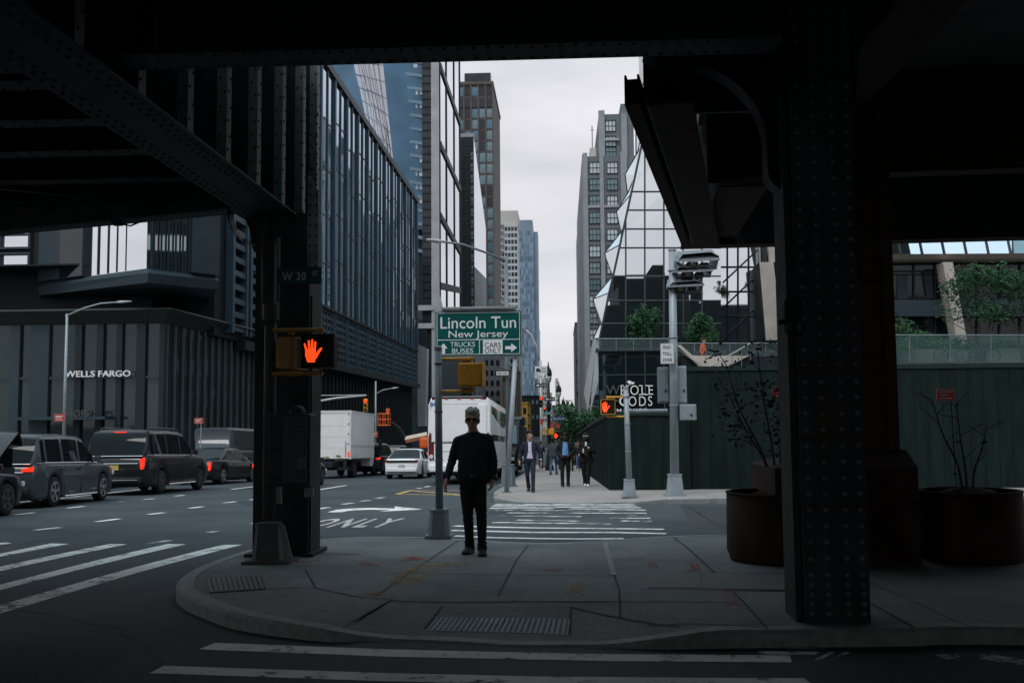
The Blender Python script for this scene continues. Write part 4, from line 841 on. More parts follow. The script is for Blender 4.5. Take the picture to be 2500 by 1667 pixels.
while z < zt: b.bx((XB - 8.5, 289.85, z), (XB - .12, 289.99, z + .3)); z += 3.4
for x in (1127, 1140, 1149): q = PY(x, 500, 290).x; b.bx((q - .1, 289.8, g_), (q + .1, 289.99, zt))
wpart(b, 'mullion', mat('black_mullion', (.035, .045, .048), .5), bk_)
windows(bk_, [Vector((PY(1149.5, 500, 290).x, 289.98, z)) - Vector(bk_.location) for z in [g_ + 12.5 + 3.4 * k for k in range(int((zt - g_ - 14) / 3.4))]], .72, 2.3, [frame_dark, win_teal], nx=1, fr=.04, depth=.03)
b = MB(); b.bx((XB - 9, 289.9, zt), (XB, 292, zt + 1.1)); wpart(b, 'parapet', stone, bk_)
# ======== brown tower
def slab_tower(name, label, cat, Yd, xl, xr, ytop_, mwall, deep=30, floor=3.4, cols=4, wmats=None, ww=.7, wh=.66, side=True, nx=2, limit=100, fr=.1, base=None, group=None):
    pl, pr = PY(xl, 900, Yd), PY(xr, 900, Yd); zt = PY((xl + xr) / 2, ytop_, Yd).z; g0 = zr(Yd) - 2
    t = thing(name, label, cat, (pr.x, Yd, 0), group=group); O_ = Vector(t.location)
    b = MB(); b.bx((pl.x, Yd, g0), (pr.x, Yd + deep, zt)); wpart(b, 'wall', mwall, t)
    wd = (pr.x - pl.x) / cols; z = zt - floor; sp_ = []
    while z > max(g0 + 6, base or -99):
        for i in range(cols): sp_.append(Vector((pl.x + wd * (i + .5 - ww / 2), Yd, z)) - O_)
        z -= floor
    windows(t, sp_, wd * ww, floor * wh, wmats, nx=nx, fr=fr, limit=limit)
    return t, pl, pr, zt, g0
win_blue = mat('window_blue_glass', (.10, .19, .25), .12, metal=.4, var=.35, scale=.2)
t, pl, pr, zt, g0 = slab_tower('brown_tower', 'brown clad residential tower with stacked teal windows behind the black tower', 'tower', 380, 1118, 1208, 208, brown, 45, 4.4, 5, [frame_dark, win_blue, win_teal, win_dark, win_teal], .84, .84)
O_ = Vector(t.location)
b = MB()
for i in range(6): x = pl.x + (pr.x - pl.x) * i / 5; b.bx((x - .3, 379.4, g0), (x + .3, 379.99, zt - .2))
wpart(b, 'pier', brown, t)
b = MB(); b.bx((pl.x, 379.6, PY(1160, 263, 380).z), (pr.x, 379.9, PY(1160, 240, 380).z)); b.bx((pl.x + 3, 381, zt), (PY(1198, 180, 381).x, 415, PY(1198, 178, 381).z)); wpart(b, 'plant_storey', win_dark, t)
b = MB(); b.bx((pl.x, 379.3, zt), (pr.x + .3, 426, zt + 1.2)); wpart(b, 'parapet', brown, t)
# ======== white gridded slab and blue tower far down the avenue
t, pl, pr, zt, g0 = slab_tower('white_slab', 'white gridded apartment slab beside the far blue tower', 'apartment block', 600, 1218, 1266, 548, mat('white_concrete', (.43, .44, .45), .8, var=.06), 30, 4.0, 6, [deco_dark, win_dark, win_dark, win_teal], .78, .62, fr=.05)
b = MB(); b.bx((pl.x, 603, zt), (PY(1264, 515, 603).x, 630, PY(1264, 514, 603).z)); wpart(b, 'roof_storey', cream, t)
b = MB()
for k in range(30): b.bx((pl.x + .2, 598.6, zt - 4 * k - .7), (pl.x + 3.6, 599.95, zt - 4 * k + .2))
wpart(b, 'balcony', stone, t)
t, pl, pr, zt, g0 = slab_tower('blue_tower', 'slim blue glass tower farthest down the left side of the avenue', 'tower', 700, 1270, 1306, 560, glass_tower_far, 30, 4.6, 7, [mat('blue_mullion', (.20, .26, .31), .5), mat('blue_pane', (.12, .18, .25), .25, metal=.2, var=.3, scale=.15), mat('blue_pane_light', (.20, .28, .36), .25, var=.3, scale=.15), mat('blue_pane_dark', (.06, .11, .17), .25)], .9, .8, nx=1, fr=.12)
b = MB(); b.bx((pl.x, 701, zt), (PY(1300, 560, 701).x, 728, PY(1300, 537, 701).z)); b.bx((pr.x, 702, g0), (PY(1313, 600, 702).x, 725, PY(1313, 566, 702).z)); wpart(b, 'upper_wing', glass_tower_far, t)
b = MB(); b.bx((pl.x - .2, 698.9, g0), (PY(1314, 950, 699).x, 699.9, PY(1300, 985, 699).z)); wpart(b, 'podium', panel_dark, t)
# ======== low blocks along the far avenue
def block(name, label, cat, Yd, xl, xr, ytop_, m, floor=3.2, cols=3, wm=None, deep=25, ww=.55, wh=.55, roof=True, group=None, limit=60):
    t, pl, pr, zt, g0 = slab_tower(name, label, cat, Yd, xl, xr, ytop_, m, deep, floor, cols, wm or [frame_dark, win_dark, win_teal], ww, wh, nx=1, limit=limit, fr=.08)
    if roof: b = MB(); b.bx((pl.x - .15, Yd - .2, zt), (pr.x + .15, Yd + deep, zt + .6)); wpart(b, 'cornice', m, t)
    return t, pl, pr, zt, g0
block('stone_block', 'grey stone commercial block below the white slab, left of the light pole', 'building', 330, 1140, 1222, 868, stone, 3.4, 6, [frame_dark, win_dark, win_dark])
block('brick_block', 'red brick walk-up block between the leaning post and the yellow building', 'building', 300, 1225, 1262, 905, brick_red, 3.2, 3)
block('pink_block', 'pale pink rendered block above the red brick walk-up', 'building', 430, 1244, 1268, 850, cream, 3.2, 2)
t, pl, pr, zt, g0 = block('yellow_building', 'bright yellow gridded low building on the left of the avenue', 'building', 400, 1273, 1287, 985, yellow_wall, 4.2, 1, None, 30, .55, .6)
b = MB(); yy = 401
for k in range(6): b.bx((pr.x + .01, 402 + k * 4.6, g0), (pr.x + .6, 403 + k * 4.6, zt))
for k in range(5): b.bx((pr.x + .01, 402, zt - .8 - k * 4.2), (pr.x + .6, 428, zt - k * 4.2))
wpart(b, 'side_grid', yellow_wall, t)
b = MB(); b.add([(pr.x + .012, 400.5, g0), (pr.x + .012, 429, g0), (pr.x + .012, 429, zt - .5), (pr.x + .012, 400.5, zt - .5)], [[0, 1, 2, 3]]); wpart(b, 'side_glazing', win_dark, t)
block('glass_low_block', 'dark teal glass block under the blue tower, behind the yellow building', 'building', 480, 1262, 1316, 968, panel_dark, 3.6, 5, [frame_dark, win_teal, win_dark])
block('pale_tower', 'pale stone tower peeping out right of the blue tower', 'tower', 800, 1311, 1318, 806, cream, 4, 1)
block('tan_block', 'tan mid-rise with many small windows behind the truck sign', 'building', 600, 1314, 1334, 925, cream, 3.2, 4)
block('white_mid_rise', 'whitish mid-rise farther along, right of the tan mid-rise', 'building', 760, 1334, 1346, 960, mat('white_render', (.5, .5, .5), .8), 3.2, 4)
block('far_slim_tower', 'slim hazy tower far away above the lamp posts', 'tower', 1100, 1355, 1362, 925, cream, 5, 2)
block('far_brick_block', 'far brick block closing the view at the end of the avenue', 'building', 900, 1340, 1362, 1005, brick_red, 3.6, 6)
block('far_glass_block', 'far blue-grey block beside the end of the avenue', 'building', 1200, 1346, 1372, 990, panel_grey, 5, 6)
# ======== grey set-back tower on the right
YD = 251.0
dt = thing('setback_tower', 'grey brick set-back tower with piers and banks of pale windows, right of the sky', 'tower', (PY(1428, 900, YD).x, YD, 0)); O_ = Vector(dt.location)
x0, x1 = PY(1427, 700, YD).x, PY(1560, 700, YD).x; zA = PY(1450, 382, YD).z; zB_ = PY(1500, 279, YD + 8).z; g0 = zr(YD) - 2
yback = PX(1411.5, 700, x0).y
b = MB(); b.bx((x0, YD, g0), (x1, yback, zA)); b.bx((PY(1462, 300, YD + 8).x, YD + 8, zA), (x1, yback - 20, zB_)); b.bx((PY(1515, 262, YD + 14).x, YD + 14, zB_), (x1, YD + 30, PY(1515, 254, YD + 14).z)); wpart(b, 'wall', deco_dark, dt)
b = MB()
for a, c, zt_ in ((1427, 1438.5, PY(1430, 375, YD).z), (1468, 1478, PY(1470, 372, YD).z), (1520, 1536, PY(1520, 372, YD).z)): b.bx((PY(a, 700, YD).x, YD - .6, g0), (PY(c, 700, YD).x, YD - .01, zt_))
for a, c, zt_ in ((1461, 1476, PY(1462, 272, YD + 8).z), (1516, 1530, zB_)): b.bx((PY(a, 300, YD + 8).x, YD + 7.3, zA), (PY(c, 300, YD + 8).x, YD + 7.99, zt_))
b.bx((x0 - .15, YD - .5, g0), (x0 - .01, yback, PY(1430, 379, YD).z)); b.bx((x0 - .3, YD + 30, g0), (x0 - .16, yback + 12, PY(1411, 490, YD + 30).z)); wpart(b, 'pier', deco, dt)
b = MB()
for yy in (325, 508):
    b = MB(); b.bx((PY(1476 if yy < 400 else 1428, yy, YD - .4 if yy > 400 else YD + 7).x, (YD - .45 if yy > 400 else YD + 7.2), PY(1450, yy, YD).z), (PY(1516, yy, YD).x, (YD - .05 if yy > 400 else YD + 7.9), PY(1450, yy, YD).z + .6)); wpart(b, 'string_course', stone, dt)
sp_ = []
rows = [396 + 40.7 * k for k in range(17)]
for yy in rows:
    for a in (1428.2 + .4, 1481.5): sp_.append((PY(a + 10 if a < 1450 else a, yy + 29, YD) + Vector((0, -.02, 0)) - O_))
wv = PY(1465.5, 700, YD).x - PY(1438.5, 700, YD).x; wh_ = PY(1450, 396, YD).z - PY(1450, 425, YD).z
windows(dt, [Vector((s.x, -.02, s.z)) for s in sp_], wv * 1.02, wh_, [frame_dark, win_light, mat('window_blind_half', (.25, .31, .33), .15, var=.5, scale=.15), win_teal], nx=3, ny=2, fr=.16, depth=.2)
windows(dt, [Vector((PY(1477, 300, YD + 8).x, YD + 7.98, PY(1490, yy, YD + 8).z)) - O_ for yy in (322, 361, 385)], wv * 1.02, wh_, [frame_dark, win_light, win_teal], nx=3, ny=2, fr=.16, depth=.2)
b = MB(); b.bx((PY(1440, 360, YD + 4).x, YD + 4, zA), (PY(1455, 360, YD + 4).x, YD + 10, PY(1455, 361, YD + 4).z)); wpart(b, 'roof_hut', cream, dt)
b = MB(); q = PY(1446, 345, YD + 6); b.tube([Vector((q.x, q.y, zA)), Vector((q.x, q.y, PY(1446, 308, YD + 6).z))], .12, 5); b.box((q.x, q.y, PY(1446, 318, YD + 6).z), (1.0, .1, .12)); wpart(b, 'roof_mast', frame_dark, dt)
block('slim_right_block', 'narrow brown block just left of the grey set-back tower', 'building', 420, 1405.5, 1412, 790, brown, 3.4, 1, None, 60, .6, .55)
# ======== faceted glass market hall with its terrace (right)
YM = 49.0; YU = 53.0
mk = thing('glass_market_hall', 'faceted dark glass building with the grocer lettering, behind the green hoarding', 'building', (PY(1461, 900, YM).x, YM, 0)); O_ = Vector(mk.location)
M_ = lambda x, y, d=0: PY(x, y, YU + d)
ztr = PY(1464, 858, YM).z
b = MB(); rnd = random.Random(31); cols_ = [1440, 1481.5, 1528, 1574.5, 1621, 1668, 1714, 1760]; rows_ = [120, 170, 220, 272, 322, 372, 420, 468, 513, 559, 605, 674, 734, 790, 880]
xe = lambda yy: 1464 + max(0, (826 - yy)) / 4.77
for r0_, r1_ in zip(rows_, rows_[1:]):
    for c0_, c1_ in zip(cols_, cols_[1:]):
        a0, a1 = max(c0_, xe(r0_)), max(c0_, xe(r1_))
        if a1 >= c1_: continue
        j = lambda: rnd.uniform(-.007, .007)
        b.add([M_(a1, r1_, j()), M_(c1_, r1_, j()), M_(c1_, r0_, j()), M_(min(a0, c1_), r0_, j())], [[0, 1, 2, 3]] if a0 < c1_ else [[0, 1, 2]])
b.add([M_(1760, 880, .03), M_(1760, 880, 18), M_(1760, 120, 18), M_(1760, 120, .03)], [[3, 2, 1, 0]]); b.add([M_(1475, 880, .08), M_(1760, 880, .08), M_(1760, 120, .08), M_(1618, 120, .08)], [[0, 1, 2, 3]]); wpart(b, 'front_glazing', glass_teal, mk)
edge = [(1464, 826), (1471, 793), (1487, 715), (1497, 674), (1514, 597), (1523, 555), (1541, 473), (1551, 428), (1566, 357), (1590, 230), (1612, 120)]
outl = [(1448, 827), (1464, 793), (1448, 730), (1496, 674), (1476, 618), (1516, 567), (1505, 517), (1532, 473), (1526, 426), (1553, 385), (1552, 250)]
b = MB(); E = [M_(*p) for p in edge]; O2 = [M_(*p, .05 + (.10 if i % 2 else .22)) for i, p in enumerate(outl)]
for i in range(10): b.add([E[i], O2[i], O2[i + 1]], [[0, 1, 2]]); b.add([E[i], O2[i + 1], E[i + 1]], [[0, 1, 2]])
Bk = [p + Vector((6 + p.z * .1, 16, 0)) for p in O2]
for i in range(10): b.add([O2[i], Bk[i], Bk[i + 1], O2[i + 1]], [[0, 1, 2, 3]])
wpart(b, 'side_facet', glass('facet_glass', (.02, .028, .03), .015, 1.6, .002, .2, .8, (.88, .92, .94)), mk)
b = MB()
for i in range(10): b.tube([E[i], O2[i]], .035, 5, False); b.tube([O2[i], O2[i + 1]], .035, 5, False)
b.tube(E, .06, 6, False)
for x in (1528, 1574.5, 1621, 1668, 1714): 
    top_ = 120; b.tube([M_(x, 826, -.03), M_(x, 826 - (826 - 120) if x > 1612 else max(120, 826 - (x - 1464) * 4.77 + 6), -.03)], .045, 5, False)
for yy in (468, 513, 559, 605, 674, 734, 790): 
    xl_ = 1464 + (826 - yy) / 4.77; b.tube([M_(xl_, yy, -.03), M_(1760, yy, -.03)], .04, 5, False)
wpart(b, 'mullion', mat('hall_mullion', (.05, .06, .065), .4, metal=.5), mk)
# the tower goes on above the viaduct
u0_, u1_ = M_(1650, 150).x, M_(1760, 150).x + 14; zu_ = M_(1650, 130).z
b = MB(); b.bx((u0_, YU + 1, zu_), (u1_, YU + 24, 72)); wpart(b, 'upper_tower', glass_dark, mk)
b = MB()
for k in range(13): z = zu_ + 1 + k * 4; b.bx((u0_ - .06, YU + .94, z), (u1_ + .06, YU + 24.06, z + .25))
wpart(b, 'upper_spandrel', frame_dark, mk)
# lower storey under the terrace
b = MB(); zl0 = PY(1464, 1110, YM).z - 2; xm0 = PY(1461, 900, YM).x; xm1 = PY(1700, 900, YM).x; b.bx((xm0, YM, zl0), (xm1, YM + .1, ztr)); b.bx((xm0, YM + .1, zl0), (xm0 + .1, YM + 20, ztr)); wpart(b, 'lower_glazing', glass('lower_hall_glass', (.005, .010, .011), .03, 1.4, .006, .3, .28, (.6, .75, .75)), mk)
b = MB()
for x in (1528, 1574.5, 1621, 1668): q = PY(x, 900, YM).x; b.bx((q - .03, YM - .05, zl0), (q + .03, YM - .001, ztr))
for yy in (858, 915): z = PY(1500, yy, YM).z; b.bx((xm0, YM - .045, z - .03), (xm1, YM - .002, z + .03))
wpart(b, 'lower_mullion', mat('lower_mullion', (.03, .036, .038), .4), mk)
b = MB(); xv = PY(1652, 860, YM).x; b.bx((xm0 - .1, YM - .15, ztr + .001), (xv, YU + 6, ztr + .15)); b.bx((xv, YM + 2.6, ztr + .001), (60, YU + 6, ztr + .15)); wpart(b, 'terrace_deck', panel_grey, mk)
b = MB(); f1 = [PY(1448, 827, YM + 3), PY(1458, 830, YM + .5), PY(1436, 1000, YM + 3), PY(1425, 960, YM + 8)]; b.add(f1, [[0, 1, 2, 3]]); f2 = [PY(1461, 826, YM), PY(1461, 930, YM), PY(1440, 1010, YM + 3), PY(1455, 850, YM + .6)]; b.add(f2, [[0, 1, 2, 3]]); wpart(b, 'splayed_panel', mat('splayed_panel', (.55, .55, .56), .25, var=.1), mk)  # pale colour stands in for sky mirrored in slanted glass
# lettering on the lower storey
def fit_text(par, name, txt, m, x0, x1, y0, y1, Yp, bold=.0, ext=.03, serifs=True):
    b = MB(); text_mb(b, txt, 1.0, (0, 0, 0), ext=ext, bold=bold, space=1.25); xs_ = [v.x for v in b.v]; zs_ = [v.z for v in b.v]; a, c = PY(x0, y1, Yp), PY(x1, y0, Yp)
    fx = (c.x - a.x) / (max(xs_) - min(xs_)); fz = (c.z - a.z) / (max(zs_) - min(zs_)); mn, mz = min(xs_), min(zs_)
    for v in b.v: v.x = a.x + (v.x - mn) * fx; v.y += Yp; v.z = a.z + (v.z - mz) * fz
    return wpart(b, name, m, par)
YL = YM - .09
fit_text(mk, 'grocer_lettering', 'HOLE', letter_white, 1516, 1594, 940, 964, YL, -.008); fit_text(mk, 'grocer_lettering', 'ODS', letter_white, 1535, 1592, 967, 991, YL, -.008); fit_text(mk, 'grocer_lettering', 'O', letter_white, 1512, 1535, 967, 991, YL, .012)
fit_text(mk, 'grocer_lettering', 'W', letter_dim, 1480, 1514, 940, 964, YL, .012); fit_text(mk, 'grocer_lettering', 'F', letter_dim, 1494, 1510, 967, 991, YL, .012); fit_text(mk, 'grocer_lettering', 'MARKET', letter_white, 1506, 1580, 997, 1008, YL, .01)  # W and F darker: the reflection hiding them is put into the colour
b = MB()
for x in (1519, 1532, 1563.5, 1579.5): q = PY(x, 963, YL); q2 = PY(x, 941, YL); b.bx((q.x - .075, YL - .028, q.z - .02), (q.x + .075, YL - .002, q.z + .02)); b.bx((q2.x - .075, YL - .028, q2.z - .02), (q2.x + .075, YL - .002, q2.z + .02))
lf = [PY(x, y, YL - .03) for x, y in ((1530, 932), (1536, 928), (1543, 932), (1550, 933), (1546, 938), (1539, 936), (1541, 941), (1535, 936))]; b.slab(lf, (0, .02, 0)); wpart(b, 'leaf_emblem', letter_white, mk)
# taller right-hand wing: glass with braces, terrace rails, stair and the leaning stone piers
b = MB(); xg0, xg1 = PY(1760, 700, YU + 3), PY(1870, 700, YU + 3); b.add([M_(1757, 880, 3), M_(1846, 880, 3), M_(1850, 700, 3), M_(1812, 500, 3), M_(1757, 500, 3)], [[0, 1, 2, 3, 4]]); b.add([M_(1657, 880, -.05), M_(1685, 880, -.05), M_(1685, 720, -.05), M_(1657, 720, -.05)], [[0, 1, 2, 3]]); wpart(b, 'wing_glazing', glass_mirror, mk)
b = MB()
for (a, c) in (((1765, 690), (1850, 610)), ((1757, 760), (1850, 670)), ((1757, 840), (1850, 745)), ((1790, 880), (1850, 820)), ((1776, 880), (1776, 560)), ((1802, 880), (1802, 560)), ((1828, 880), (1828, 560)), ((1757, 652), (1850, 652)), ((1757, 712), (1850, 712)), ((1757, 772), (1850, 772)), ((1757, 832), (1850, 832))): b.tube([M_(*a, 2.95), M_(*c, 2.95)], .05, 5, False)
wpart(b, 'wing_brace', frame_dark, mk)
b = MB(); b.slab([M_(1854, 640, 1), M_(1888, 640, 1), M_(1912, 830, 1), M_(1870, 830, 1)], (0, 1.0, 0)); wpart(b, 'leaning_pier', col_stone, mk)
b = MB(); b.slab([M_(1842, 655, 2.2), M_(1854, 640, 1.0), M_(1870, 830, 1.0), M_(1846, 830, 2.2)], (.0, .9, 0)); b.slab([M_(1862, 655, 4), M_(1990, 655, 4), M_(1990, 900, 4), M_(1862, 900, 4)], (0, .3, 0)); wpart(b, 'pier_back', panel_dark, mk)
b = MB(); b.slab([M_(1872, 580, 1.5), M_(1950, 570, 1.5), M_(1950, 640, 1.5), M_(1880, 640, 1.5)], (0, .3, 0)); wpart(b, 'wing_band', col_stone, mk)
b = MB(); b.slab([PY(1690, 868, YM - .4), PY(1830, 868, YM - .4), PY(1760, 902, YM - .4), PY(1722, 902, YM - .4)], (0, .3, 0)); b.slab([PY(1652, 842, YM - .5), PY(1662, 842, YM - .5), PY(1730, 902, YM - .5), PY(1716, 902, YM - .5)], (0, .3, 0)); wpart(b, 'stair_flank', col_stone, mk)
b = MB(); b.slab([PY(1664, 868, YM - .2), PY(1915, 868, YM - .2), PY(1915, 930, YM - .2), PY(1664, 930, YM - .2)], (0, .1, 0)); wpart(b, 'stair_wall', panel_dark, mk)
rail = MB(); rg_ = MB()
def railing(px0, px1, ytop_, ybot, Yp, n):
    a, c = PY(px0, ytop_, Yp), PY(px1, ytop_, Yp); a0, c0 = PY(px0, ybot, Yp), PY(px1, ybot, Yp); rail.tube([a, c], .03, 6)
    for i in range(n + 1): p = a.lerp(c, i / n); q = a0.lerp(c0, i / n); rail.tube([p, q], .02, 5)
    rg_.add([a, c, c0, a0], [[0, 1, 2, 3]])
railing(1462, 1632, 827, 856, YM - .25, 4); railing(1652, 1912, 838, 870, YM - .25, 6); railing(1700, 1745, 900, 902, YM - .6, 1)
q = [PY(1720, 902, YM - .8), PY(1832, 838, YM - .8)]; rail.tube(q, .03, 6)
for i in range(6): p = q[0].lerp(q[1], i / 5); rail.tube([p, p + Vector((0, 0, -.95))], .02, 5)
q = [PY(1650, 850, YM - .8), PY(1726, 903, YM - .8)]; rail.tube(q, .02, 6)
wpart(rail, 'terrace_rail', mat('rail_steel', (.15, .18, .185), .4, metal=.3), mk)
def clear(name, col, a):
    m = mat(name, col, .05, var=.02); bs = m.node_tree.nodes['Principled BSDF']; bs.inputs['Alpha'].default_value = a; return m
wpart(rg_, 'rail_glass', clear('rail_glass', (.10, .14, .14), .35), mk)
# ======== terrace building on the far right
YRB = 52.0
rb = thing('terrace_building', 'low dark glazed building with a sloping skylight and pale leaning piers on the right', 'building', (PY(2182, 900, YRB).x, YRB, 0))
Q = lambda x, y, d=0: PY(x, y, YRB + d)
b = MB(); b.slab([Q(1960, 634), Q(2700, 632), Q(2700, 890), Q(1960, 890)], (0, .3, 0)); wpart(b, 'wall', glass('terrace_glass', (.006, .011, .012), .06, 1.45, .02), rb)
b = MB(); b.slab([Q(1960, 622, -1.5), Q(2700, 617, -1.5), Q(2700, 631, -1.0), Q(1960, 635, -1.0)], (0, 3, 0)); wpart(b, 'soffit_band', mat('soffit_beige', (.55, .44, .38), .7), rb)
b = MB(); b.slab([Q(1960, 621, -1.3), Q(2470, 620, -1.3), Q(2470, 500, 5), Q(1960, 500, 5)], (0, .1, .02)); wpart(b, 'skylight', glass_mirror, rb)
b = MB(); b.slab([Q(2476, 620, -1.3), Q(2700, 620, -1.3), Q(2700, 500, 5), Q(2470, 500, 5)], (0, .1, .02)); wpart(b, 'skylight_blue', mat('skylight_blue_glass', (.10, .19, .23), .2), rb)
b = MB()
for x in range(2030, 2700, 54): b.tube([Q(x + 6, 620, -1.36), Q(x - 18, 500, 4.9)], .06, 5)
wpart(b, 'skylight_bar', frame_dark, rb)
b = MB(); b.slab([Q(1960, 732, -.5), Q(2700, 732, -.5), Q(2700, 772, -.5), Q(1960, 772, -.5)], (0, .45, 0)); wpart(b, 'spandrel', panel_grey, rb)
b = MB()
for x in (2060, 2120, 2230, 2282, 2385, 2440, 2490, 2550): b.slab([Q(x, 634, -.12), Q(x + 4, 634, -.12), Q(x + 4, 890, -.12), Q(x, 890, -.12)], (0, .1, 0))
for yy in (660, 668): b.slab([Q(1960, yy, -.1), Q(2700, yy, -.1), Q(2700, yy + 3, -.1), Q(1960, yy + 3, -.1)], (0, .08, 0))
wpart(b, 'mullion', frame_dark, rb)
b = MB(); b.slab([Q(2190, 672, .0 - .05), Q(2216, 672, -.05), Q(2216, 730, -.05), Q(2190, 730, -.05)], (0, .03, 0)); wpart(b, 'grey_panel', panel_grey, rb); b = MB(); b.slab([Q(2255, 660, -.05), Q(2275, 660, -.05), Q(2280, 728, -.05), Q(2262, 728, -.05)], (0, .03, 0)); wpart(b, 'grey_panel', panel_grey, rb)  # two grey panels set in the dark glazing
b = MB(); b.slab([Q(2302, 640, -1.6), Q(2326, 640, -1.6), Q(2363, 842, -1.6), Q(2338, 842, -1.6)], (0, .9, 0)); wpart(b, 'leaning_pier', col_stone, rb)
zt_ = PY(2300, 884, 44).z
b = MB(); b.bx((PY(1925, 900, 44).x, 44, zt_ - .3), (60, YRB, zt_)); b.bx((PY(2190, 850, 47).x, 47, zt_), (60, 47.4, PY(2300, 852, 47).z)); wpart(b, 'terrace_wall', mat('planter_wall', (.09, .10, .095), .8), rb)
rail = MB(); rg_ = MB(); railing(1925, 2620, 818, 884, 43.8, 7); wpart(rail, 'terrace_rail', MATS['rail_steel'], rb); wpart(rg_, 'rail_glass', clear('rail_glass_green', (.09, .16, .15), .35), rb)
# ======== unseen brick block added behind the camera to darken mirrored glazing and foreground
bb = thing('added_warehouse', 'unseen dark brick warehouse added across the street, mirrored in the glass building', 'warehouse', (8, -24, 0))
b = MB(); b.bx((-8, -50, -.2), (46, -24, 17)); b.bx((8, -50, 17), (17, -26, 21)); wpart(b, 'wall', mat('dark_brick', (.022, .024, .024), .85, var=.2), bb)
windows(bb, [Vector((x, -24.0, z)) - Vector(bb.location) for x in range(-6, 44, 4) for z in (3, 7, 11, 14)], 2.0, 2.0, [frame_dark, win_dark], nx=2, ny=2, U=(1, 0, 0), N=(0, 1, 0))
for nm, lab, x0_, x1_, y0_, y1_, h_ in (('added_apartments', 'unseen brown brick apartment block added on the east side, mirrored in the office glazing', 20, 60, 84, 235, 34), ('added_office_slab', 'long dark office slab added unseen on the east side behind the set-back tower, mirrored in the finned glazing', 15, 50, 305, 640, 44)):  # unseen blocks added so the glazing mirrors something dark
    t = thing(nm, lab, 'building', (x0_, y0_, 0)); b = MB(); b.bx((x0_, y0_, -8), (x1_, y1_, h_)); wpart(b, 'wall', mat('dark_brown_brick', (.06, .05, .046), .85) if x0_ > 18 else panel_dark, t); st_ = 6 if x0_ > 18 else 9
    windows(t, [Vector((-.02, 3 + st_ * i, 4 + st_ * k)) for k in range(int(h_ / st_) - 1) for i in range(int((y1_ - y0_) / st_) - 1)], st_ * .5, st_ * .55, [frame_dark, win_dark, win_teal], nx=2, U=(0, 1, 0), N=(-1, 0, 0))
# ------------------------------------------------------------------ hoarding, poles, signals, signs
def part(mb, name, m, par): return mb.build(name, m, par)         # mesh given in the thing's own coordinates
# green hoarding round the site
def hoarding(label, pts, h0, step, cap=True):
    p = [Vector((x, y, zr(y) + KERB)) for x, y in pts]; t = thing('hoarding', label, 'fence', p[0]); O_ = p[0]; b = MB(); r = MB(); c = MB()
    for a, d in zip(p, p[1:]):
        u = (d - a); u.z = 0; L_ = u.length; u.normalize(); n = Vector((u.y, -u.x, 0))
        if n.y > .2 or n.x > .2: n = -n
        k = max(1, int(L_ / 1.22))
        for i in range(k):
            A, B = a.lerp(d, i / k), a.lerp(d, (i + 1) / k); off = n * (.006 if i % 2 else .0)
            b.slab([A + off - O_ + u * .004, B + off - O_ - u * .004, B + off - O_ - u * .004 + Vector((0, 0, h0 + a.z - B.z if False else h0)), A + off - O_ + u * .004 + Vector((0, 0, h0))], n * -.025)
            m_ = A.lerp(B, .5) - O_; r.box(A - O_ + n * .02 + Vector((0, 0, h0 / 2)), (.05, .012, h0 - .02), Matrix((u, n, Vector((0, 0, 1)))).transposed())
            for q in (.33, .66): s_ = A.lerp(B, q) - O_; r.box(s_ + n * .014 + Vector((0, 0, h0 / 2)), (.02, .012, h0 - .05), Matrix((u, n, Vector((0, 0, 1)))).transposed())
        if cap: c.slab([a - O_ + n * .05 + Vector((0, 0, h0 + .002)), d - O_ + n * .05 + Vector((0, 0, h0 + .002)), d - O_ + n * .05 + Vector((0, 0, h0 + .14)), a - O_ + n * .05 + Vector((0, 0, h0 + .14))], n * -.10)
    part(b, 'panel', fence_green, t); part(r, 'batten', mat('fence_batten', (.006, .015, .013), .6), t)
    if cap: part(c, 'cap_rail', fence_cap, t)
    return t
fc = GS(1488, 1196); yF = fc.y; xF = fc.x
hL = PY(1537, 1015, yF).z - (zr(yF) + KERB); xm = PY(1684, 1200, yF).x
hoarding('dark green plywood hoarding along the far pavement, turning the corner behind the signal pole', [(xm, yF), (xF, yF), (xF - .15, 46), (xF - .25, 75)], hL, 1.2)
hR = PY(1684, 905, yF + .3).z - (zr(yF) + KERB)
hoarding('taller dark green plywood hoarding behind the round planters', [(xm - .1, yF + .3), (PY(2700, 1200, yF).x, yF + .3)], hR, 1.2)
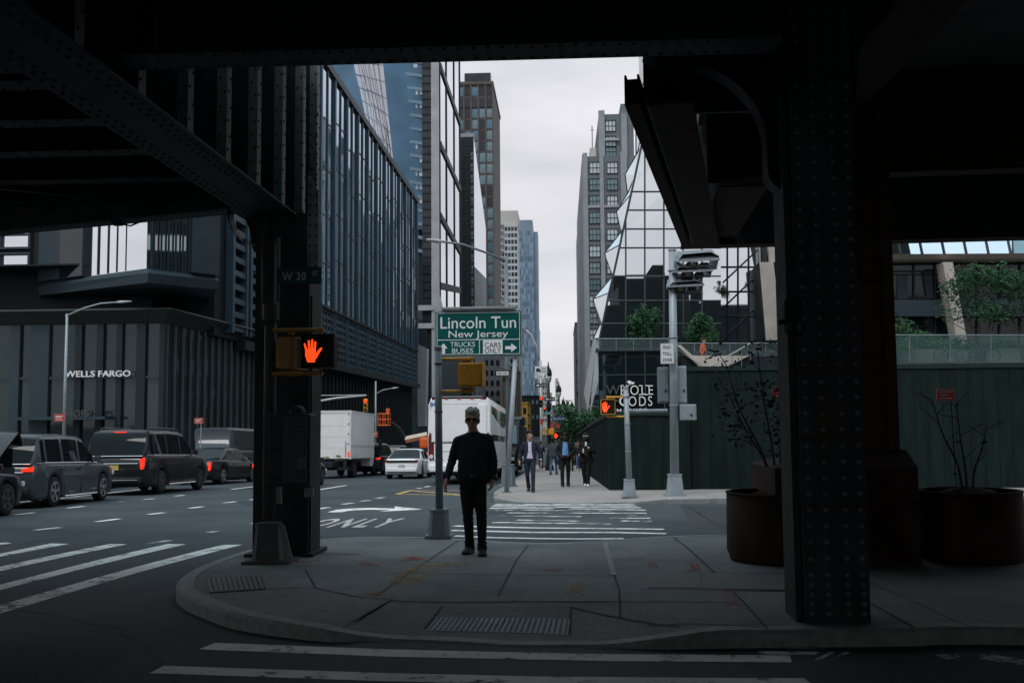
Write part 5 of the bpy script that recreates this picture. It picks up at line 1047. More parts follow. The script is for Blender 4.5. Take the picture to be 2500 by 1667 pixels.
# ---------------- generic pieces
def pole_base(b, w0, w1, h, z0=0.0):
    b.bx((-w0 * .62, -w0 * .62, z0), (w0 * .62, w0 * .62, z0 + .04))
    f = lambda w, z, c=.18: [(-w / 2 + w * c, -w / 2, z), (w / 2 - w * c, -w / 2, z), (w / 2, -w / 2 + w * c, z), (w / 2, w / 2 - w * c, z), (w / 2 - w * c, w / 2, z), (-w / 2 + w * c, w / 2, z), (-w / 2, w / 2 - w * c, z), (-w / 2, -w / 2 + w * c, z)]
    b.loft([f(w0, z0 + .04), f(w1, z0 + h - .05), f(w1 * 1.06, z0 + h - .045), f(w1 * 1.06, z0 + h)])
def std_pole(name, label, cat, p, h, r0, r1, bw0, bw1, bh, m, lean=Vector((0, 0, 0)), group=None):
    t = thing(name, label, cat, p, group=group); b = MB(); pole_base(b, bw0, bw1, bh); b.smooth = False; part(b, 'pole_base', m, t)
    b = MB(); b.smooth = True; b.tube([(0, 0, bh), Vector((0, 0, h)) + lean], [r0, r1], 14); b.smooth = False; b.lathe([(r1 * 1.12, -.01), (r1 * 1.12, .03), (r1 * .5, .05)], Vector((0, 0, h)) + lean, 12); part(b, 'pole', m, t)
    for k in range(1, 4): b = MB(); z = bh + (h - bh) * k / 3.3; b.lathe([(r0 * 1.10, -.012), (r0 * 1.14, 0), (r0 * 1.10, .012)], Vector((0, 0, z)) + lean * ((z - bh) / (h - bh)), 14); part(b, 'pole_band', m, t)
    return t
HAND = [(-.30, -.5), (.13, -.5), (.17, -.28), (.34, -.06), (.47, .16), (.40, .20), (.25, .04), (.22, .10), (.24, .38), (.15, .40), (.11, .14), (.09, .14), (.08, .50), (-.01, .50), (-.02, .14), (-.05, .14), (-.09, .46), (-.18, .45), (-.16, .12), (-.19, .11), (-.29, .34), (-.37, .31), (-.33, -.1)]
def hand_mesh(b, c, s, y):      # raised open palm, thumb to the right
    def seg(p, q, w): b.slab([(c[0] + (p[0] - w) * s, y, c[1] + p[1] * s), (c[0] + (p[0] + w) * s, y, c[1] + p[1] * s), (c[0] + (q[0] + w * .85) * s, y, c[1] + q[1] * s), (c[0] + (q[0] + w * .4) * s, y, c[1] + (q[1] + w * .8) * s), (c[0] + (q[0] - w * .4) * s, y, c[1] + (q[1] + w * .8) * s), (c[0] + (q[0] - w * .85) * s, y, c[1] + q[1] * s)], (0, .004, 0))
    b.slab([(c[0] + x * s, y - .0006, c[1] + z * s) for x, z in ((-.17, -.5), (.15, -.5), (.20, -.25), (.19, .06), (.10, .10), (-.18, .08), (-.27, .03), (-.27, -.2))], (0, .004, 0))
    seg((-.225, .02), (-.30, .30), .045); seg((-.10, .08), (-.12, .43), .05); seg((.02, .08), (.03, .47), .05); seg((.14, .07), (.165, .38), .047)
    b.slab([(c[0] + x * s, y - .001, c[1] + z * s) for x, z in ((.16, -.30), (.20, -.10), (.38, .12), (.46, .14), (.46, .07), (.33, -.12), (.22, -.34))], (0, .004, 0))
def ped_signal(label, p, w, h, face, pole_dx, group=None, lit=True, d=.22, one=True, case=None):
    """case centred on p (its own origin); face: angle about Z (0 looks to -Y); pole_dx: where the brackets reach"""
    t = thing('pedestrian_signal', label, 'pedestrian signal', p, face, group); cs = case or sig_yellow
    b = MB(); b.rbox((0, 0, 0), (w, d, h), .025); b.rbox((0, d / 2 + .012, 0), (w * .86, .03, h * .86), .01); part(b, 'signal_case', cs, t)
    b = MB(); b.bx((-w * .46, -d / 2 - .012, -h * .45), (w * .46, -d / 2 + .001, h * .45)); part(b, 'signal_screen', sig_black, t)
    b = MB(); 
    for a, c, e, f in ((-w / 2, w / 2, h / 2 - .012, h / 2), (-w / 2, w / 2, -h / 2, -h / 2 + .012)): b.bx((a, -d / 2 - .05, e), (c, -d / 2 - .001, f))
    for a in (-w / 2, w / 2 - .012): b.bx((a, -d / 2 - .05, -h / 2 + .0125), (a + .012, -d / 2 - .001, h / 2 - .0125))
    part(b, 'visor', cs, t)
    if lit: b = MB(); hand_mesh(b, (-w * .20, 0), h * .68, -d / 2 - .017); part(b, 'raised_hand', hand_red, t)
    for s_ in (1, -1):
        b = MB(); z = s_ * (h / 2 + .06); b.tube([(pole_dx, 0, z), (0.0, 0, z), (0, 0, s_ * h / 2)], .025, 8); b.lathe([(.04, -.02), (.045, .01), (.03, .03)], (0, 0, z), 8); part(b, 'bracket', sig_yellow if lit is not None and case is None else mat('bracket_yellow_shaded', (.34, .17, .03), .5), t)  # browner brackets: signal yellow with shade put into the colour
    return t
def sign(name, label, c, w, h, board, U=Vector((1, 0, 0)), group=None, cat='sign', border=None, back=True, rnd=.02):
    """flat sign: origin at its centre; local x across, z up, facing local -Y"""
    ang = math.atan2(U.y, U.x); t = thing(name, label, cat, c, ang, group); b = MB(); b.rbox((0, .006, 0), (w, .012, h), .004); part(b, 'sign_board', board, t)
    if border:
        b = MB(); i = min(w, h) * .022
        for a, d in (((-w / 2 + i, h / 2 - i * 1.5), (w / 2 - i, h / 2 - i)), ((-w / 2 + i, -h / 2 + i), (w / 2 - i, -h / 2 + i * 1.5)), ((-w / 2 + i, -h / 2 + i * 1.51), (-w / 2 + i * 1.5, h / 2 - i * 1.51)), ((w / 2 - i * 1.5, -h / 2 + i * 1.51), (w / 2 - i, h / 2 - i * 1.51))): b.bx((a[0], -.003, a[1]), (d[0], .0, d[1]))
        part(b, 'sign_border', border, t)
    return t
def letter(t, txt, size, x, z, m, sx=1.0, bold=.0, space=1.0, align='CENTER', name='lettering', y=-.004, fitw=None):
    b = MB(); text_mb(b, txt, size, (0, 0, 0), ext=.003, bold=bold * size, sx=sx, space=space, align=align); xs_ = [v.x for v in b.v]
    if fitw: k = fitw / (max(xs_) - min(xs_)); c = (max(xs_) + min(xs_)) / 2
    for v in b.v:
        if fitw: v.x = (v.x - c) * k
        v.x += x; v.z += z; v.y += y
    return part(b, name, m, t)
def arrow(t, c, L_, w, ang, m, head=.42, name='arrow', double=False):
    b = MB(); ca, sa = math.cos(ang), math.sin(ang)
    hl = L_ * head; pts = [(-L_ / 2 + (hl * .8 if double else 0), w * .18), (L_ / 2 - hl, w * .18), (L_ / 2 - hl, w / 2), (L_ / 2, 0), (L_ / 2 - hl, -w / 2), (L_ / 2 - hl, -w * .18), (-L_ / 2 + (hl * .8 if double else 0), -w * .18)]
    if double: pts += [(-L_ / 2 + hl, -w / 2), (-L_ / 2, 0), (-L_ / 2 + hl, w / 2)]
    b.slab([(c[0] + x * ca - y * sa, -.006, c[1] + x * sa + y * ca) for x, y in pts], (0, .004, 0)); return part(b, name, m, t)
# ---------------- left signal pole, its sign, signals and cabinets
pl_ = GS(655, 1372); 
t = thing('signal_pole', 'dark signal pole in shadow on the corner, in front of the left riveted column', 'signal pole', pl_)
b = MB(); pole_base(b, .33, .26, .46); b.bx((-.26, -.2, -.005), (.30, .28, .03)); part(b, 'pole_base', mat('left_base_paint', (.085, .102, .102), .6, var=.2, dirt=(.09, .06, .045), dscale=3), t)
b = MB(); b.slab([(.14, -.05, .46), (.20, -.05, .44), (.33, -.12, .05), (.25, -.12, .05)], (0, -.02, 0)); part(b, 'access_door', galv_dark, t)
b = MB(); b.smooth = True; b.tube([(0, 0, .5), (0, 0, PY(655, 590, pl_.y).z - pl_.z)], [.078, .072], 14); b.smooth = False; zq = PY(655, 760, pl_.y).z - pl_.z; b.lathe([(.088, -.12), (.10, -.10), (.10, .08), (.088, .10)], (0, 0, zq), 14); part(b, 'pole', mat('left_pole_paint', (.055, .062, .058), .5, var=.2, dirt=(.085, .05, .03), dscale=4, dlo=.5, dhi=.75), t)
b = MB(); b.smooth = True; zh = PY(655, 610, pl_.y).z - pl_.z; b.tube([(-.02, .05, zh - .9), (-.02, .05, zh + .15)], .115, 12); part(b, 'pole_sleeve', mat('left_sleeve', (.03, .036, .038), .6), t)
def at_(px, py, y): return PY(px, py, y)
ys_ = pl_.y - .12
c = at_(731, 673, ys_); s = sign('street_sign', 'dark W 30 St street name plate high on the left signal pole', c, .53, .205, sign_street, cat='street sign')
letter(s, 'W 30', .135, -.06, -.055, mat('street_lettering', (.36, .40, .40), .5), sx=.82, space=1.15, bold=.01); letter(s, 'ST', .075, .19, .0, MATS['street_lettering'], sx=.9)
c = at_(782, 858, ys_ - .05); w_ = .37
ped_signal('lit red hand signal on the left pole, facing the camera', c, .385, .39, R(2), (pl_.x - c.x) + .08, case=mat('signal_case_shaded', (.03, .022, .016), .6))  # dark copy of the yellow case: shade on its front put into colour
c = at_(710, 864, ys_ + .16); ped_signal('side-on yellow pedestrian signal behind the lit one on the left pole', c, .36, .38, R(82), .0, lit=False, d=.2, case=mat('signal_yellow_shaded', (.30, .14, .03), .55))  # brown copy of signal yellow, its shade put into the colour
def cabinet(name, label, px0, px1, py0, py1, y, depth, m, cat='cabinet'):
    a, c = at_(px0, py0, y), at_(px1, py1, y); t = thing(name, label, cat, ((a.x + c.x) / 2, y, c.z)); w_, h_ = c.x - a.x, a.z - c.z; b = MB(); b.rbox((0, depth / 2, h_ / 2), (w_, depth, h_), .03); part(b, 'case', m, t); return t, w_, h_
cab_m = mat('cabinet_dark', (.030, .038, .040), .5, var=.2)
t, w_, h_ = cabinet('signal_cabinet', 'dark controller cabinet with a domed cap strapped to the left pole', 652, 756, 1010, 1188, ys_ - .2, .3, cab_m)
b = MB(); b.smooth = True; b.ell((w_ * .13, .14, h_), (.10, .10, .10)); part(b, 'dome', iron_black, t)
b = MB(); b.rbox((w_ * .17, -.02, h_ * .5), (w_ * .55, .04, h_ * .92), .015); part(b, 'door', mat('cabinet_door', (.042, .052, .055), .45), t)
b = MB()
for i in range(3):
    for j in range(6): b.bx((w_ * .24 + i * .035, -.048, h_ * .25 + j * .022), (w_ * .24 + i * .035 + .024, -.0405, h_ * .25 + j * .022 + .012))
b.bx((w_ * .24, -.048, h_ * .78), (w_ * .42, -.0405, h_ * .785)); part(b, 'vent_slot', galv_dark, t)
b = MB(); b.bx((w_ * .35, .05, -.12), (w_ * .55, .1, -.02)); part(b, 'strap', galv_dark, t); b = MB(); b.bx((-w_ * .3, .06, -.2), (-w_ * .2, .12, .0)); part(b, 'strap', galv_dark, t)
# ---------------- centre grey pole with the back of a pedestrian signal
p = GS(1073, 1311); hc = PY(1068, 852, p.y).z - p.z
lean = Vector((PY(1068, 852, p.y).x - PY(1073, 1235, p.y).x, 0, 0)) * .55
std_pole('signal_pole', 'grey signal pole on a tapered base at the kerb, beside the walking man', 'signal pole', p, hc, .056, .052, .31, .255, .41, galv_dark, lean)
c = PY(1151, 915, p.y + .05); ped_signal('yellow pedestrian signal seen from behind on the grey pole beside the man', c, .375, .36, R(180 - 6), -(p.x + lean.x - c.x) - .02, lit=False)
# ---------------- big green direction sign with its frame, post and lamp bar
ySg = 29.5
a_, c_ = PY(1064, 762, ySg), PY(1272, 866, ySg); W_, H_ = c_.x - a_.x, a_.z - c_.z; cc = (a_ + c_) / 2
s = sign('direction_sign', 'large green direction sign reading Lincoln Tun New Jersey above the pavement', cc, W_, H_, sign_green, cat='road sign', border=sign_white)
letter(s, 'Lincoln Tun', H_ * .38, 0, H_ * .12, sign_white, fitw=W_ * .89, bold=.004); letter(s, 'New Jersey', H_ * .225, 0, -H_ * .085, sign_white, fitw=W_ * .70, bold=.002)
b = MB(); b.bx((-W_ / 2 + .05, -.004, -H_ * .15), (W_ / 2 - .05, -.0, -H_ * .135)); b.bx((W_ * .01, -.0045, -H_ * .47), (W_ * .018, -.0, -H_ * .151)); part(b, 'divider', sign_white, s)
letter(s, 'TRUCKS', H_ * .16, -W_ * .185, -H_ * .30, mat('sign_pale_green_text', (.58, .66, .64), .5), fitw=W_ * .29); letter(s, 'BUSES', H_ * .155, -W_ * .185, -H_ * .445, MATS['sign_pale_green_text'], fitw=W_ * .25)
b = MB(); b.bx((W_ * .055, -.005, -H_ * .475), (W_ * .285, -.0, -H_ * .155)); part(b, 'white_panel', sign_white, s)
letter(s, 'CARS', H_ * .165, W_ * .17, -H_ * .325, sign_black, fitw=W_ * .19, y=-.007); letter(s, 'ONLY', H_ * .165, W_ * .17, -H_ * .455, sign_black, fitw=W_ * .19, y=-.007)
arrow(s, (-W_ * .41, -H_ * .335), H_ * .24, H_ * .19, R(90), sign_white, .5); arrow(s, (W_ * .385, -H_ * .335), W_ * .14, H_ * .20, 0, sign_white, .5)
b = MB(); b.rbox((0, .06, 0), (W_ + .10, .08, H_ + .12), .03); b.rbox((.02, -.02, H_ / 2 + .10), (W_ * .86, .14, .08), .02); b.tube([(-W_ * .42, -.02, H_ / 2 + .08), (-W_ * .50, .25, H_ / 2 + .75)], .04, 6); part(b, 'sign_frame', mat('sign_frame_steel', (.20, .215, .21), .5, metal=.3), s)
pb_ = GS(1235, 1203); top = PY(1259, 860, ySg + .15)
t = thing('sign_post', 'leaning grey post carrying the green direction sign', 'post', (pb_.x, ySg + .15, zr(ySg) + KERB)); b = MB(); b.smooth = True; b.tube([(0, 0, 0), Vector((top.x - pb_.x, 0, top.z - zr(ySg) - KERB))], .072, 10); b.smooth = False; part(b, 'post_shaft', galv, t)
b = MB(); b.bx((-.14, -.12, 0), (.14, .12, .02)); part(b, 'base_plate', galv_dark, t)
# ---------------- tall street light behind the sign
def street_light(label, base, htop, arm_pts, r0=.09, m=galv, base_box=True, head=.55, group=None):
    t = thing('street_light', label, 'street light', base, group=group); b = MB(); b.smooth = True; b.tube([(0, 0, .0 if not base_box else .7), (0, 0, htop)], [r0, r0 * .7], 12); b.smooth = False; part(b, 'pole', m, t)
    if base_box: b = MB(); pole_base(b, .5, .4, .75); part(b, 'pole_base', m, t)
    b = MB(); b.smooth = True; A = [Vector(q) - Vector(base) for q in arm_pts]; b.tube(A, [.05] + [.04] * (len(A) - 1), 8); part(b, 'arm', m, t)
    d = (A[-1] - A[-2]).normalized(); b = MB(); e = A[-1] + d * head; s_ = d.cross(Vector((0, 0, 1))).normalized()
    b.smooth = True; b.loft([[A[-1] + s_ * .05 * i + Vector((0, 0, .04 * j)) for i, j in ((-1, -1), (1, -1), (1, 1), (-1, 1))], [A[-1].lerp(e, .3) + s_ * .13 * i + Vector((0, 0, .06 * j)) for i, j in ((-1, -1), (1, -1), (.7, 1), (-.7, 1))], [e + s_ * .09 * i + Vector((0, 0, .03 * j)) for i, j in ((-1, -1), (1, -1), (1, .6), (-1, .6))]]); part(b, 'lamp_head', mat('lamp_head_grey', (.42, .43, .43), .5), t); return t
q = GS(1241, 1187); yl = q.y
street_light('tall grey street light rising behind the green direction sign, its arm reaching left', (q.x, yl, q.z), PY(1234, 625, yl).z - q.z, [PY(1234, 637, yl), PY(1190, 618, yl - .3), PY(1130, 597, yl - .6), PY(1080, 590, yl - .9)], .078, galv_dark)
c = PY(1234, 911, yl - .2); s = sign('one_way_sign', 'black one way sign on the street light under the green sign', PY(1226, 911, yl - .2), .55, .24, sign_black, border=sign_white, cat='sign')
b = MB(); b.bx((-.20, -.003, -.065), (.22, 0, .065)); part(b, 'white_bar', sign_white, s); letter(s, 'ONE WAY', .12, .01, -.042, sign_black, fitw=.38, y=-.006)
yw = 50.0; bs = Vector((PY(156, 1060, yw).x, yw, zr(yw) + KERB))
street_light('slim grey street light standing in front of the bank lobby', bs, PY(160, 766, yw).z - bs.z, [PY(160, 772, yw), PY(205, 752, yw), PY(245, 741, yw), PY(285, 738, yw)], .09, galv, True, .75)
ym = 76.0; bs = Vector((PY(917, 1100, ym).x, ym, zr(ym) + KERB)); street_light('thin grey street light past the box truck, before the louvred office front', bs, PY(917, 930, ym).z - bs.z, [PY(917, 962, ym), PY(935, 952, ym), PY(957, 948, ym)], .09, galv, False, .5)
ym = 66.0; bs = Vector((PY(1322, 1100, ym).x, ym, zr(ym) + KERB)); street_light('pale curved-arm street light by the truck sign', bs, PY(1316, 880, ym).z - bs.z, [PY(1316, 880, ym), PY(1309, 842, ym), PY(1298, 818, ym), PY(1284, 805, ym)], .10, mat('pale_pole', (.5, .5, .5), .5), False, .5)
# ---------------- right-hand pedestrian signal pole, toll pole
p = GS(1537, 1212); hc = PY(1532, 948, p.y).z - p.z
std_pole('signal_pole', 'short grey signal pole at the far kerb in front of the hoarding', 'signal pole', p, hc, .078, .068, .34, .27, .46, galv, Vector((-.05, 0, 0)))
c = PY(1484, 993, p.y); ped_signal('lit red hand signal in a yellow case in front of the grocer lettering', c, .38, .40, R(0), (p.x - c.x) - .05)
q = GS(1648, 1210); yq = q.y; hq = PY(1636, 612, yq).z - q.z; ln = Vector((PY(1636, 612, yq).x - q.x + .06, 0, 0))
std_pole('toll_camera_pole', 'thick grey pole carrying stacked hexagonal toll cameras and cabinets', 'camera pole', q, hq, .12, .10, .45, .35, .58, galv, ln)
sg = PY(1629, 863, yq - .25); s = sign('toll_sign', 'white end toll zone sign on the toll camera pole', sg, .36, .55, sign_white, Vector((math.cos(R(-6)), math.sin(R(-6)), 0)), border=sign_black, cat='sign')
letter(s, 'END', .12, 0, .13, sign_black, fitw=.2); letter(s, 'TOLL', .12, 0, -.045, sign_black, fitw=.24); letter(s, 'ZONE', .12, 0, -.21, sign_black, fitw=.25)
def cab2(label, x0, x1, y0, y1, yy, d, m):
    t, w_, h_ = cabinet('equipment_cabinet', label, x0, x1, y0, y1, yy, d, m); b = MB(); b.rbox((0, -.012, h_ / 2), (w_ * .86, .022, h_ * .9), .008); part(b, 'door', m, t); b = MB(); b.rbox((w_ * .18, -.04, h_ * .35), (.05, .03, .06), .01); part(b, 'latch', iron_black, t); return t
cab2('tall grey cabinet left behind the toll camera pole', 1606, 1634, 896, 984, yq + .2, .3, galv_dark); cab2('tall grey cabinet right behind the toll camera pole', 1652, 1678, 893, 986, yq + .2, .3, galv)
cab2('square grey box on the right of the toll camera pole, above waist height', 1660, 1701, 987, 1026, yq - .15, .22, galv)
hexes = [((1702, 640), 108, 52), ((1690, 666), 100, 34), ((1672, 702), 92, 34)]
for i, ((hx_, hy_), wp, hp) in enumerate(hexes):
    c = PY(hx_, hy_, yq - .1); k = yq / F; w_ = wp * k / 2; h_ = hp * k / 2
    t = thing('toll_camera', ['topmost and largest hexagonal toll camera hood on the grey pole', 'middle hexagonal toll camera hood on the grey pole', 'lowest hexagonal toll camera hood on the grey pole'][i], 'camera', c, R(0), 'hexagonal toll camera hoods')
    b = MB(); hxs = [(-1, -.15), (-.66, .8), (.62, 1.0), (1, .55), (.86, -.75), (-.74, -.5)]
    b.loft([[(x * w_ * .72, .5, z * h_ * .6 + .12) for x, z in hxs], [(x * w_, -.02, z * h_) for x, z in hxs], [(x * w_ * .97, -.06, z * h_ * .9) for x, z in hxs]], caps=False); 
    b.loft([[(-w_, -.1, .02), (w_, -.12, .05), (w_ * .8, .5, h_ + .14), (-w_ * .8, .5, h_ + .1)], [(-w_, -.1, -.01), (w_, -.12, .02), (w_ * .8, .5, h_ + .10), (-w_ * .8, .5, h_ + .06)]])
    part(b, 'hood', mat('camera_hood', (.20, .215, .23), .45, metal=.3), t)
    b = MB(); b.rbox((-.12, .15, -h_ * .3), (.30, .36, .20), .03); b.rbox((.2, .15, -h_ * .3), (.22, .34, .16), .03); part(b, 'camera_body', iron_black, t)
    b = MB(); b.lathe([(.06, -.02), (.075, -.08), (.05, -.09)], (-.12, -.0, -h_ * .3), 10, 'Y'); part(b, 'lens', lens_dark, t)
    b = MB(); b.tube([(.0, .2, -h_ * .4), (-(c.x - q.x - ln.x * .85), .1, -h_ * .9)], .03, 6); part(b, 'arm', galv, t)
b = MB(); a_, c_ = PY(1537, 1004, yq + .1), PY(1630, 1002, yq); t = thing('conduit_bar', 'horizontal grey conduit bar between the two far signal poles', 'bar', a_); b.tube([(0, 0, 0), c_ - a_], .055, 8); part(b, 'conduit', galv_dark, t)
# ---------------- red parking signs
def red_sign(label, px, py, y, w, post_to=None, small=False, off=.14):
    c = PY(px, py, y); s = sign('parking_sign', label, c, w, w * .64, sign_red, group='red parking signs', border=sign_white, cat='parking sign')
    if not small: letter(s, 'NO STANDING', w * .14, 0, w * .13, sign_white, fitw=w * .78); letter(s, 'Anytime', w * .14, -w * .10, -w * .03, sign_white, fitw=w * .48); arrow(s, (0, -w * .18), w * .66, w * .1, 0, sign_white, .16, double=True)
    else: b = MB(); b.bx((-w * .36, -.004, w * .10), (w * .36, 0, w * .16)); b.bx((-w * .36, -.004, -w * .02), (w * .16, 0, w * .04)); part(b, 'lettering', sign_white, s); arrow(s, (0, -w * .18), w * .66, w * .1, 0, sign_white, .16, double=True)
    return s, c
ys2_ = 17.5; s, c = red_sign('red no standing anytime sign on a slim post above the right planter', 2309, 964, ys2_, .31)
t = thing('sign_post', 'slim dark post of the red sign above the right planter', 'post', (c.x + .12, ys2_ + .04, zr(ys2_))); b = MB(); hp_ = c.z - zr(ys2_) - .08; b.tube([(.02, 0, 0), (-.02, 0, hp_)], .018, 6); part(b, 'post_shaft', iron_black, t)
s, c = red_sign('red sign half hidden behind the riveted column', 1908, 958, ys2_, .31)
red_sign('red parking sign on the street light by the bank', 145, 1019, yw - .15, .56, small=True); s, c = red_sign('red parking sign on a thin post above the dark van', 485, 1027, 46, .42, small=True)
t = thing('sign_post', 'thin post of the red sign above the dark van', 'post', (c.x + .1, 46.05, zr(46))); b = MB(); b.tube([(0, 0, 0), (0, 0, c.z - zr(46))], .025, 6); part(b, 'post_shaft', galv, t)
red_sign('tiny orange-red sign on the thin street light past the box truck', 912, 1060, 75.8, .65, small=True)
# ---------------- traffic light on the mast arm past the left column
def traffic_light(label, c, s, lit=0, group='traffic lights', hood=sig_yellow):
    t = thing('traffic_light', label, 'traffic light', c, 0, group); b = MB()
    for k in (1, 0, -1): b.rbox((0, 0, k * .36 * s), (.34 * s, .22 * s, .345 * s), .03 * s)
    part(b, 'signal_case', hood, t)
    for j, k in enumerate((1, 0, -1)):
        b = MB(); b.lathe([(.02, -.02), (.125 * s, -.015), (.135 * s, 0)], (0, -.11 * s - .01, k * .36 * s), 12, 'Y'); part(b, 'lens', lamp_red if j == lit else lens_dark, t)
    b = MB()
    for k in (1, 0, -1):
        pts = [Vector((.15 * s * math.cos(a), 0, .15 * s * math.sin(a) + k * .36 * s)) for a in [R(-20 + 22 * i) for i in range(11)]]; b.loft([[p + Vector((0, -.12 * s, 0)) for p in pts], [p + Vector((0, -.34 * s, -.02)) for p in pts]], closed=False)
    part(b, 'visor', hood, t); return t
ymm = 64.0; a_, c_ = PY(700, 990, ymm), PY(895, 965, ymm); bs = Vector((a_.x, ymm, zr(ymm)))
t = thing('mast_arm', 'pale curved mast arm reaching right from behind the left column', 'mast arm', bs); b = MB(); b.smooth = True; b.tube([(0, 0, 0), Vector((0, 0, a_.z - bs.z)), PY(768, 981, ymm) - bs, PY(820, 972, ymm) - bs, c_ - bs], [.12, .10, .08, .07, .05], 8); part(b, 'arm', mat('mast_pale', (.42, .44, .44), .5), t)
b = MB(); b.tube([PY(700, 966, ymm) - bs, PY(893, 964, ymm) - bs], .03, 5); part(b, 'stay_rod', galv, t)
traffic_light('yellow traffic light showing red under the pale mast arm', PY(893, 989, ymm), .78 * 1.0)
# ---------------- black lamp posts with signs along the right pavement
def lamp_post(label, px, pyt, y, bishop=True, group='black ornamental lamp posts'):
    bs = Vector((PY(px, 1100, y).x, y, zr(y) + KERB)); h = PY(px, pyt, y).z - bs.z; t = thing('lamp_post', label, 'lamp post', bs, 0, group); r = .10
    b = MB(); b.smooth = True; b.lathe([(r * 2.6, 0), (r * 2.6, .2), (r * 1.9, .35), (r * 1.6, .9), (r * 1.1, 1.1), (r, h * .55), (r * 1.5, h * .56), (r * 1.5, h * .60), (r * .85, h * .62), (r * .7, h * .86)], (0, 0, 0), 10); part(b, 'pole', iron_black, t)
    b = MB(); b.smooth = True; k = h * .095; b.lathe([(.05, h * .86), (k * .30, h * .865), (k * .36, h * .88), (k * .30, h * .92), (k * .14, h * .945), (.05, h * .96), (.02, h)], (0, 0, 0), 10); part(b, 'lantern_cap', iron_black, t)
    b = MB(); b.smooth = True; b.lathe([(k * .10, h * .80), (k * .22, h * .815), (k * .32, h * .85), (k * .30, h * .864)], (0, 0, 0), 10); part(b, 'lantern_globe', mat('lantern_glass', (.35, .38, .38), .2), t); return t, bs, h
y1 = 60.0
lamp, bs, h = lamp_post('nearest black lamp post, hung with the truck and one way signs', 1341, 883, y1)
traffic_light('traffic light with a lit red lamp left of the nearest black lamp post', PY(1321, 981, y1 - .3), .62, hood=sig_black); traffic_light('small dark traffic light with a red lamp just above the W 31 sign', PY(1330, 1003, y1 + 8), .5, hood=sig_black)
def flat(name, label, px0, px1, py0, py1, y, board, border=None, cat='sign', group=None):
    a, c = PY(px0, py0, y), PY(px1, py1, y); return sign(name, label, (a + c) / 2, c.x - a.x, a.z - c.z, board, border=border, cat=cat, group=group), c.x - a.x, a.z - c.z
s, w_, h_ = flat('truck_sign', 'white truck route sign with a black lorry on the nearest lamp post', 1306, 1336, 894, 913, y1 - .2, sign_white)
b = MB(); b.bx((-w_ * .40, -.004, -h_ * .15), (-w_ * .12, 0, h_ * .22)); b.bx((-w_ * .11, -.004, -h_ * .15), (-w_ * .02, 0, h_ * .08)); b.lathe([(.05, -.006), (.05, 0)], (-w_ * .32, 0, -h_ * .18), 8, 'Y'); b.lathe([(.05, -.006), (.05, 0)], (-w_ * .1, 0, -h_ * .18), 8, 'Y'); part(b, 'lorry_symbol', sign_black, s); letter(s, 'TRUCK', h_ * .3, w_ * .23, h_ * .06, sign_black, fitw=w_ * .36); letter(s, 'ROUTE', h_ * .3, w_ * .23, -h_ * .32, sign_black, fitw=w_ * .36)
s, w_, h_ = flat('local_sign', 'small white LOCAL sign with an up arrow under the truck sign', 1306, 1336, 915, 924, y1 - .2, sign_white); letter(s, 'LOCAL', h_ * .7, -w_ * .16, -h_ * .25, sign_black, fitw=w_ * .5); arrow(s, (w_ * .32, 0), h_ * .8, h_ * .6, R(90), sign_black)
for lab, x0, x1, y0, y1_ in (('upper black one way sign with an arrow to the left on the nearest lamp post', 1306, 1336, 936, 945), ('lower black one way sign beside the red traffic light', 1329, 1355, 969, 979)):
    s, w_, h_ = flat('one_way_sign', lab, x0, x1, y0, y1_, y1 - .25, sign_black, sign_white); arrow(s, (0, 0), w_ * .84, h_ * .7, R(180), sign_white, .25); letter(s, 'ONE WAY', h_ * .42, w_ * .08, -h_ * .15, sign_black, fitw=w_ * .5, y=-.009)
s, w_, h_ = flat('street_sign', 'teal W 31 street name plate on the nearest lamp post', 1327, 1347, 1005, 1012, y1 - .25, mat('street_teal', (.02, .16, .15), .5), cat='street sign'); letter(s, 'W 31', h_ * .8, 0, -h_ * .28, sign_white, fitw=w_ * .7)
s, w_, h_ = flat('street_sign', 'dark blue West 31st St sign below the teal street plate', 1347, 1380, 1017, 1026, y1 - .3, sign_blue, cat='street sign'); letter(s, 'West 31st St', h_ * .7, 0, -h_ * .25, sign_white, fitw=w_ * .85)
for lab, x0, x1, y0, y1_ in (('small dark red sign left of the nearest lamp post', 1319, 1326, 1022, 1036), ('small dark red sign on the nearest lamp post', 1345, 1352, 1028, 1044), ('small dark red sign right of the nearest lamp post', 1359, 1367, 1033, 1045)): flat('parking_sign', lab, x0, x1, y0, y1_, y1 - .2, sign_red, None, 'parking sign', 'red parking signs')
c = PY(1346, 1054, y1 - .3); ped_signal('orange back of a pedestrian signal on the nearest black lamp post', c, .36, .36, R(180), -.1, lit=False); c = PY(1329, 1054, y1 + .2); ped_signal('paler side of a pedestrian signal left of the orange one', c, .26, .36, R(100), .2, lit=False, case=mat('signal_pale', (.55, .38, .16), .5)); c = PY(1360, 1063, y1); ped_signal('small lit hand signal right of the nearest black lamp post', c, .38, .44, R(0), -.1, case=sig_black)
for lab, px, pyt, y in (('second black lamp post along the right pavement', 1366, 930, 82), ('third black lamp post, smaller, along the right pavement', 1377, 968, 118), ('fourth tiny black lamp post along the right pavement', 1385, 978, 140), ('tiny black lamp post hanging at the right edge of the sky', 1398, 975, 128)): lamp_post(lab, px, pyt, y)
t = thing('litter_bin', 'grey rounded litter bin on the far pavement behind the suited man', 'bin', GS(1329, 1140)); b = MB(); b.smooth = True; b.lathe([(.36, 0), (.42, .1), (.42, .8), (.36, .95), (.30, 1.0), (.24, 1.15)], (0, 0, 0), 14); part(b, 'bin_body', galv_dark, t); b = MB(); b.lathe([(.24, 1.15), (.26, 1.17), (.26, 1.22), (.1, 1.3)], (0, 0, 0), 14); part(b, 'bin_lid', galv_dark, t)
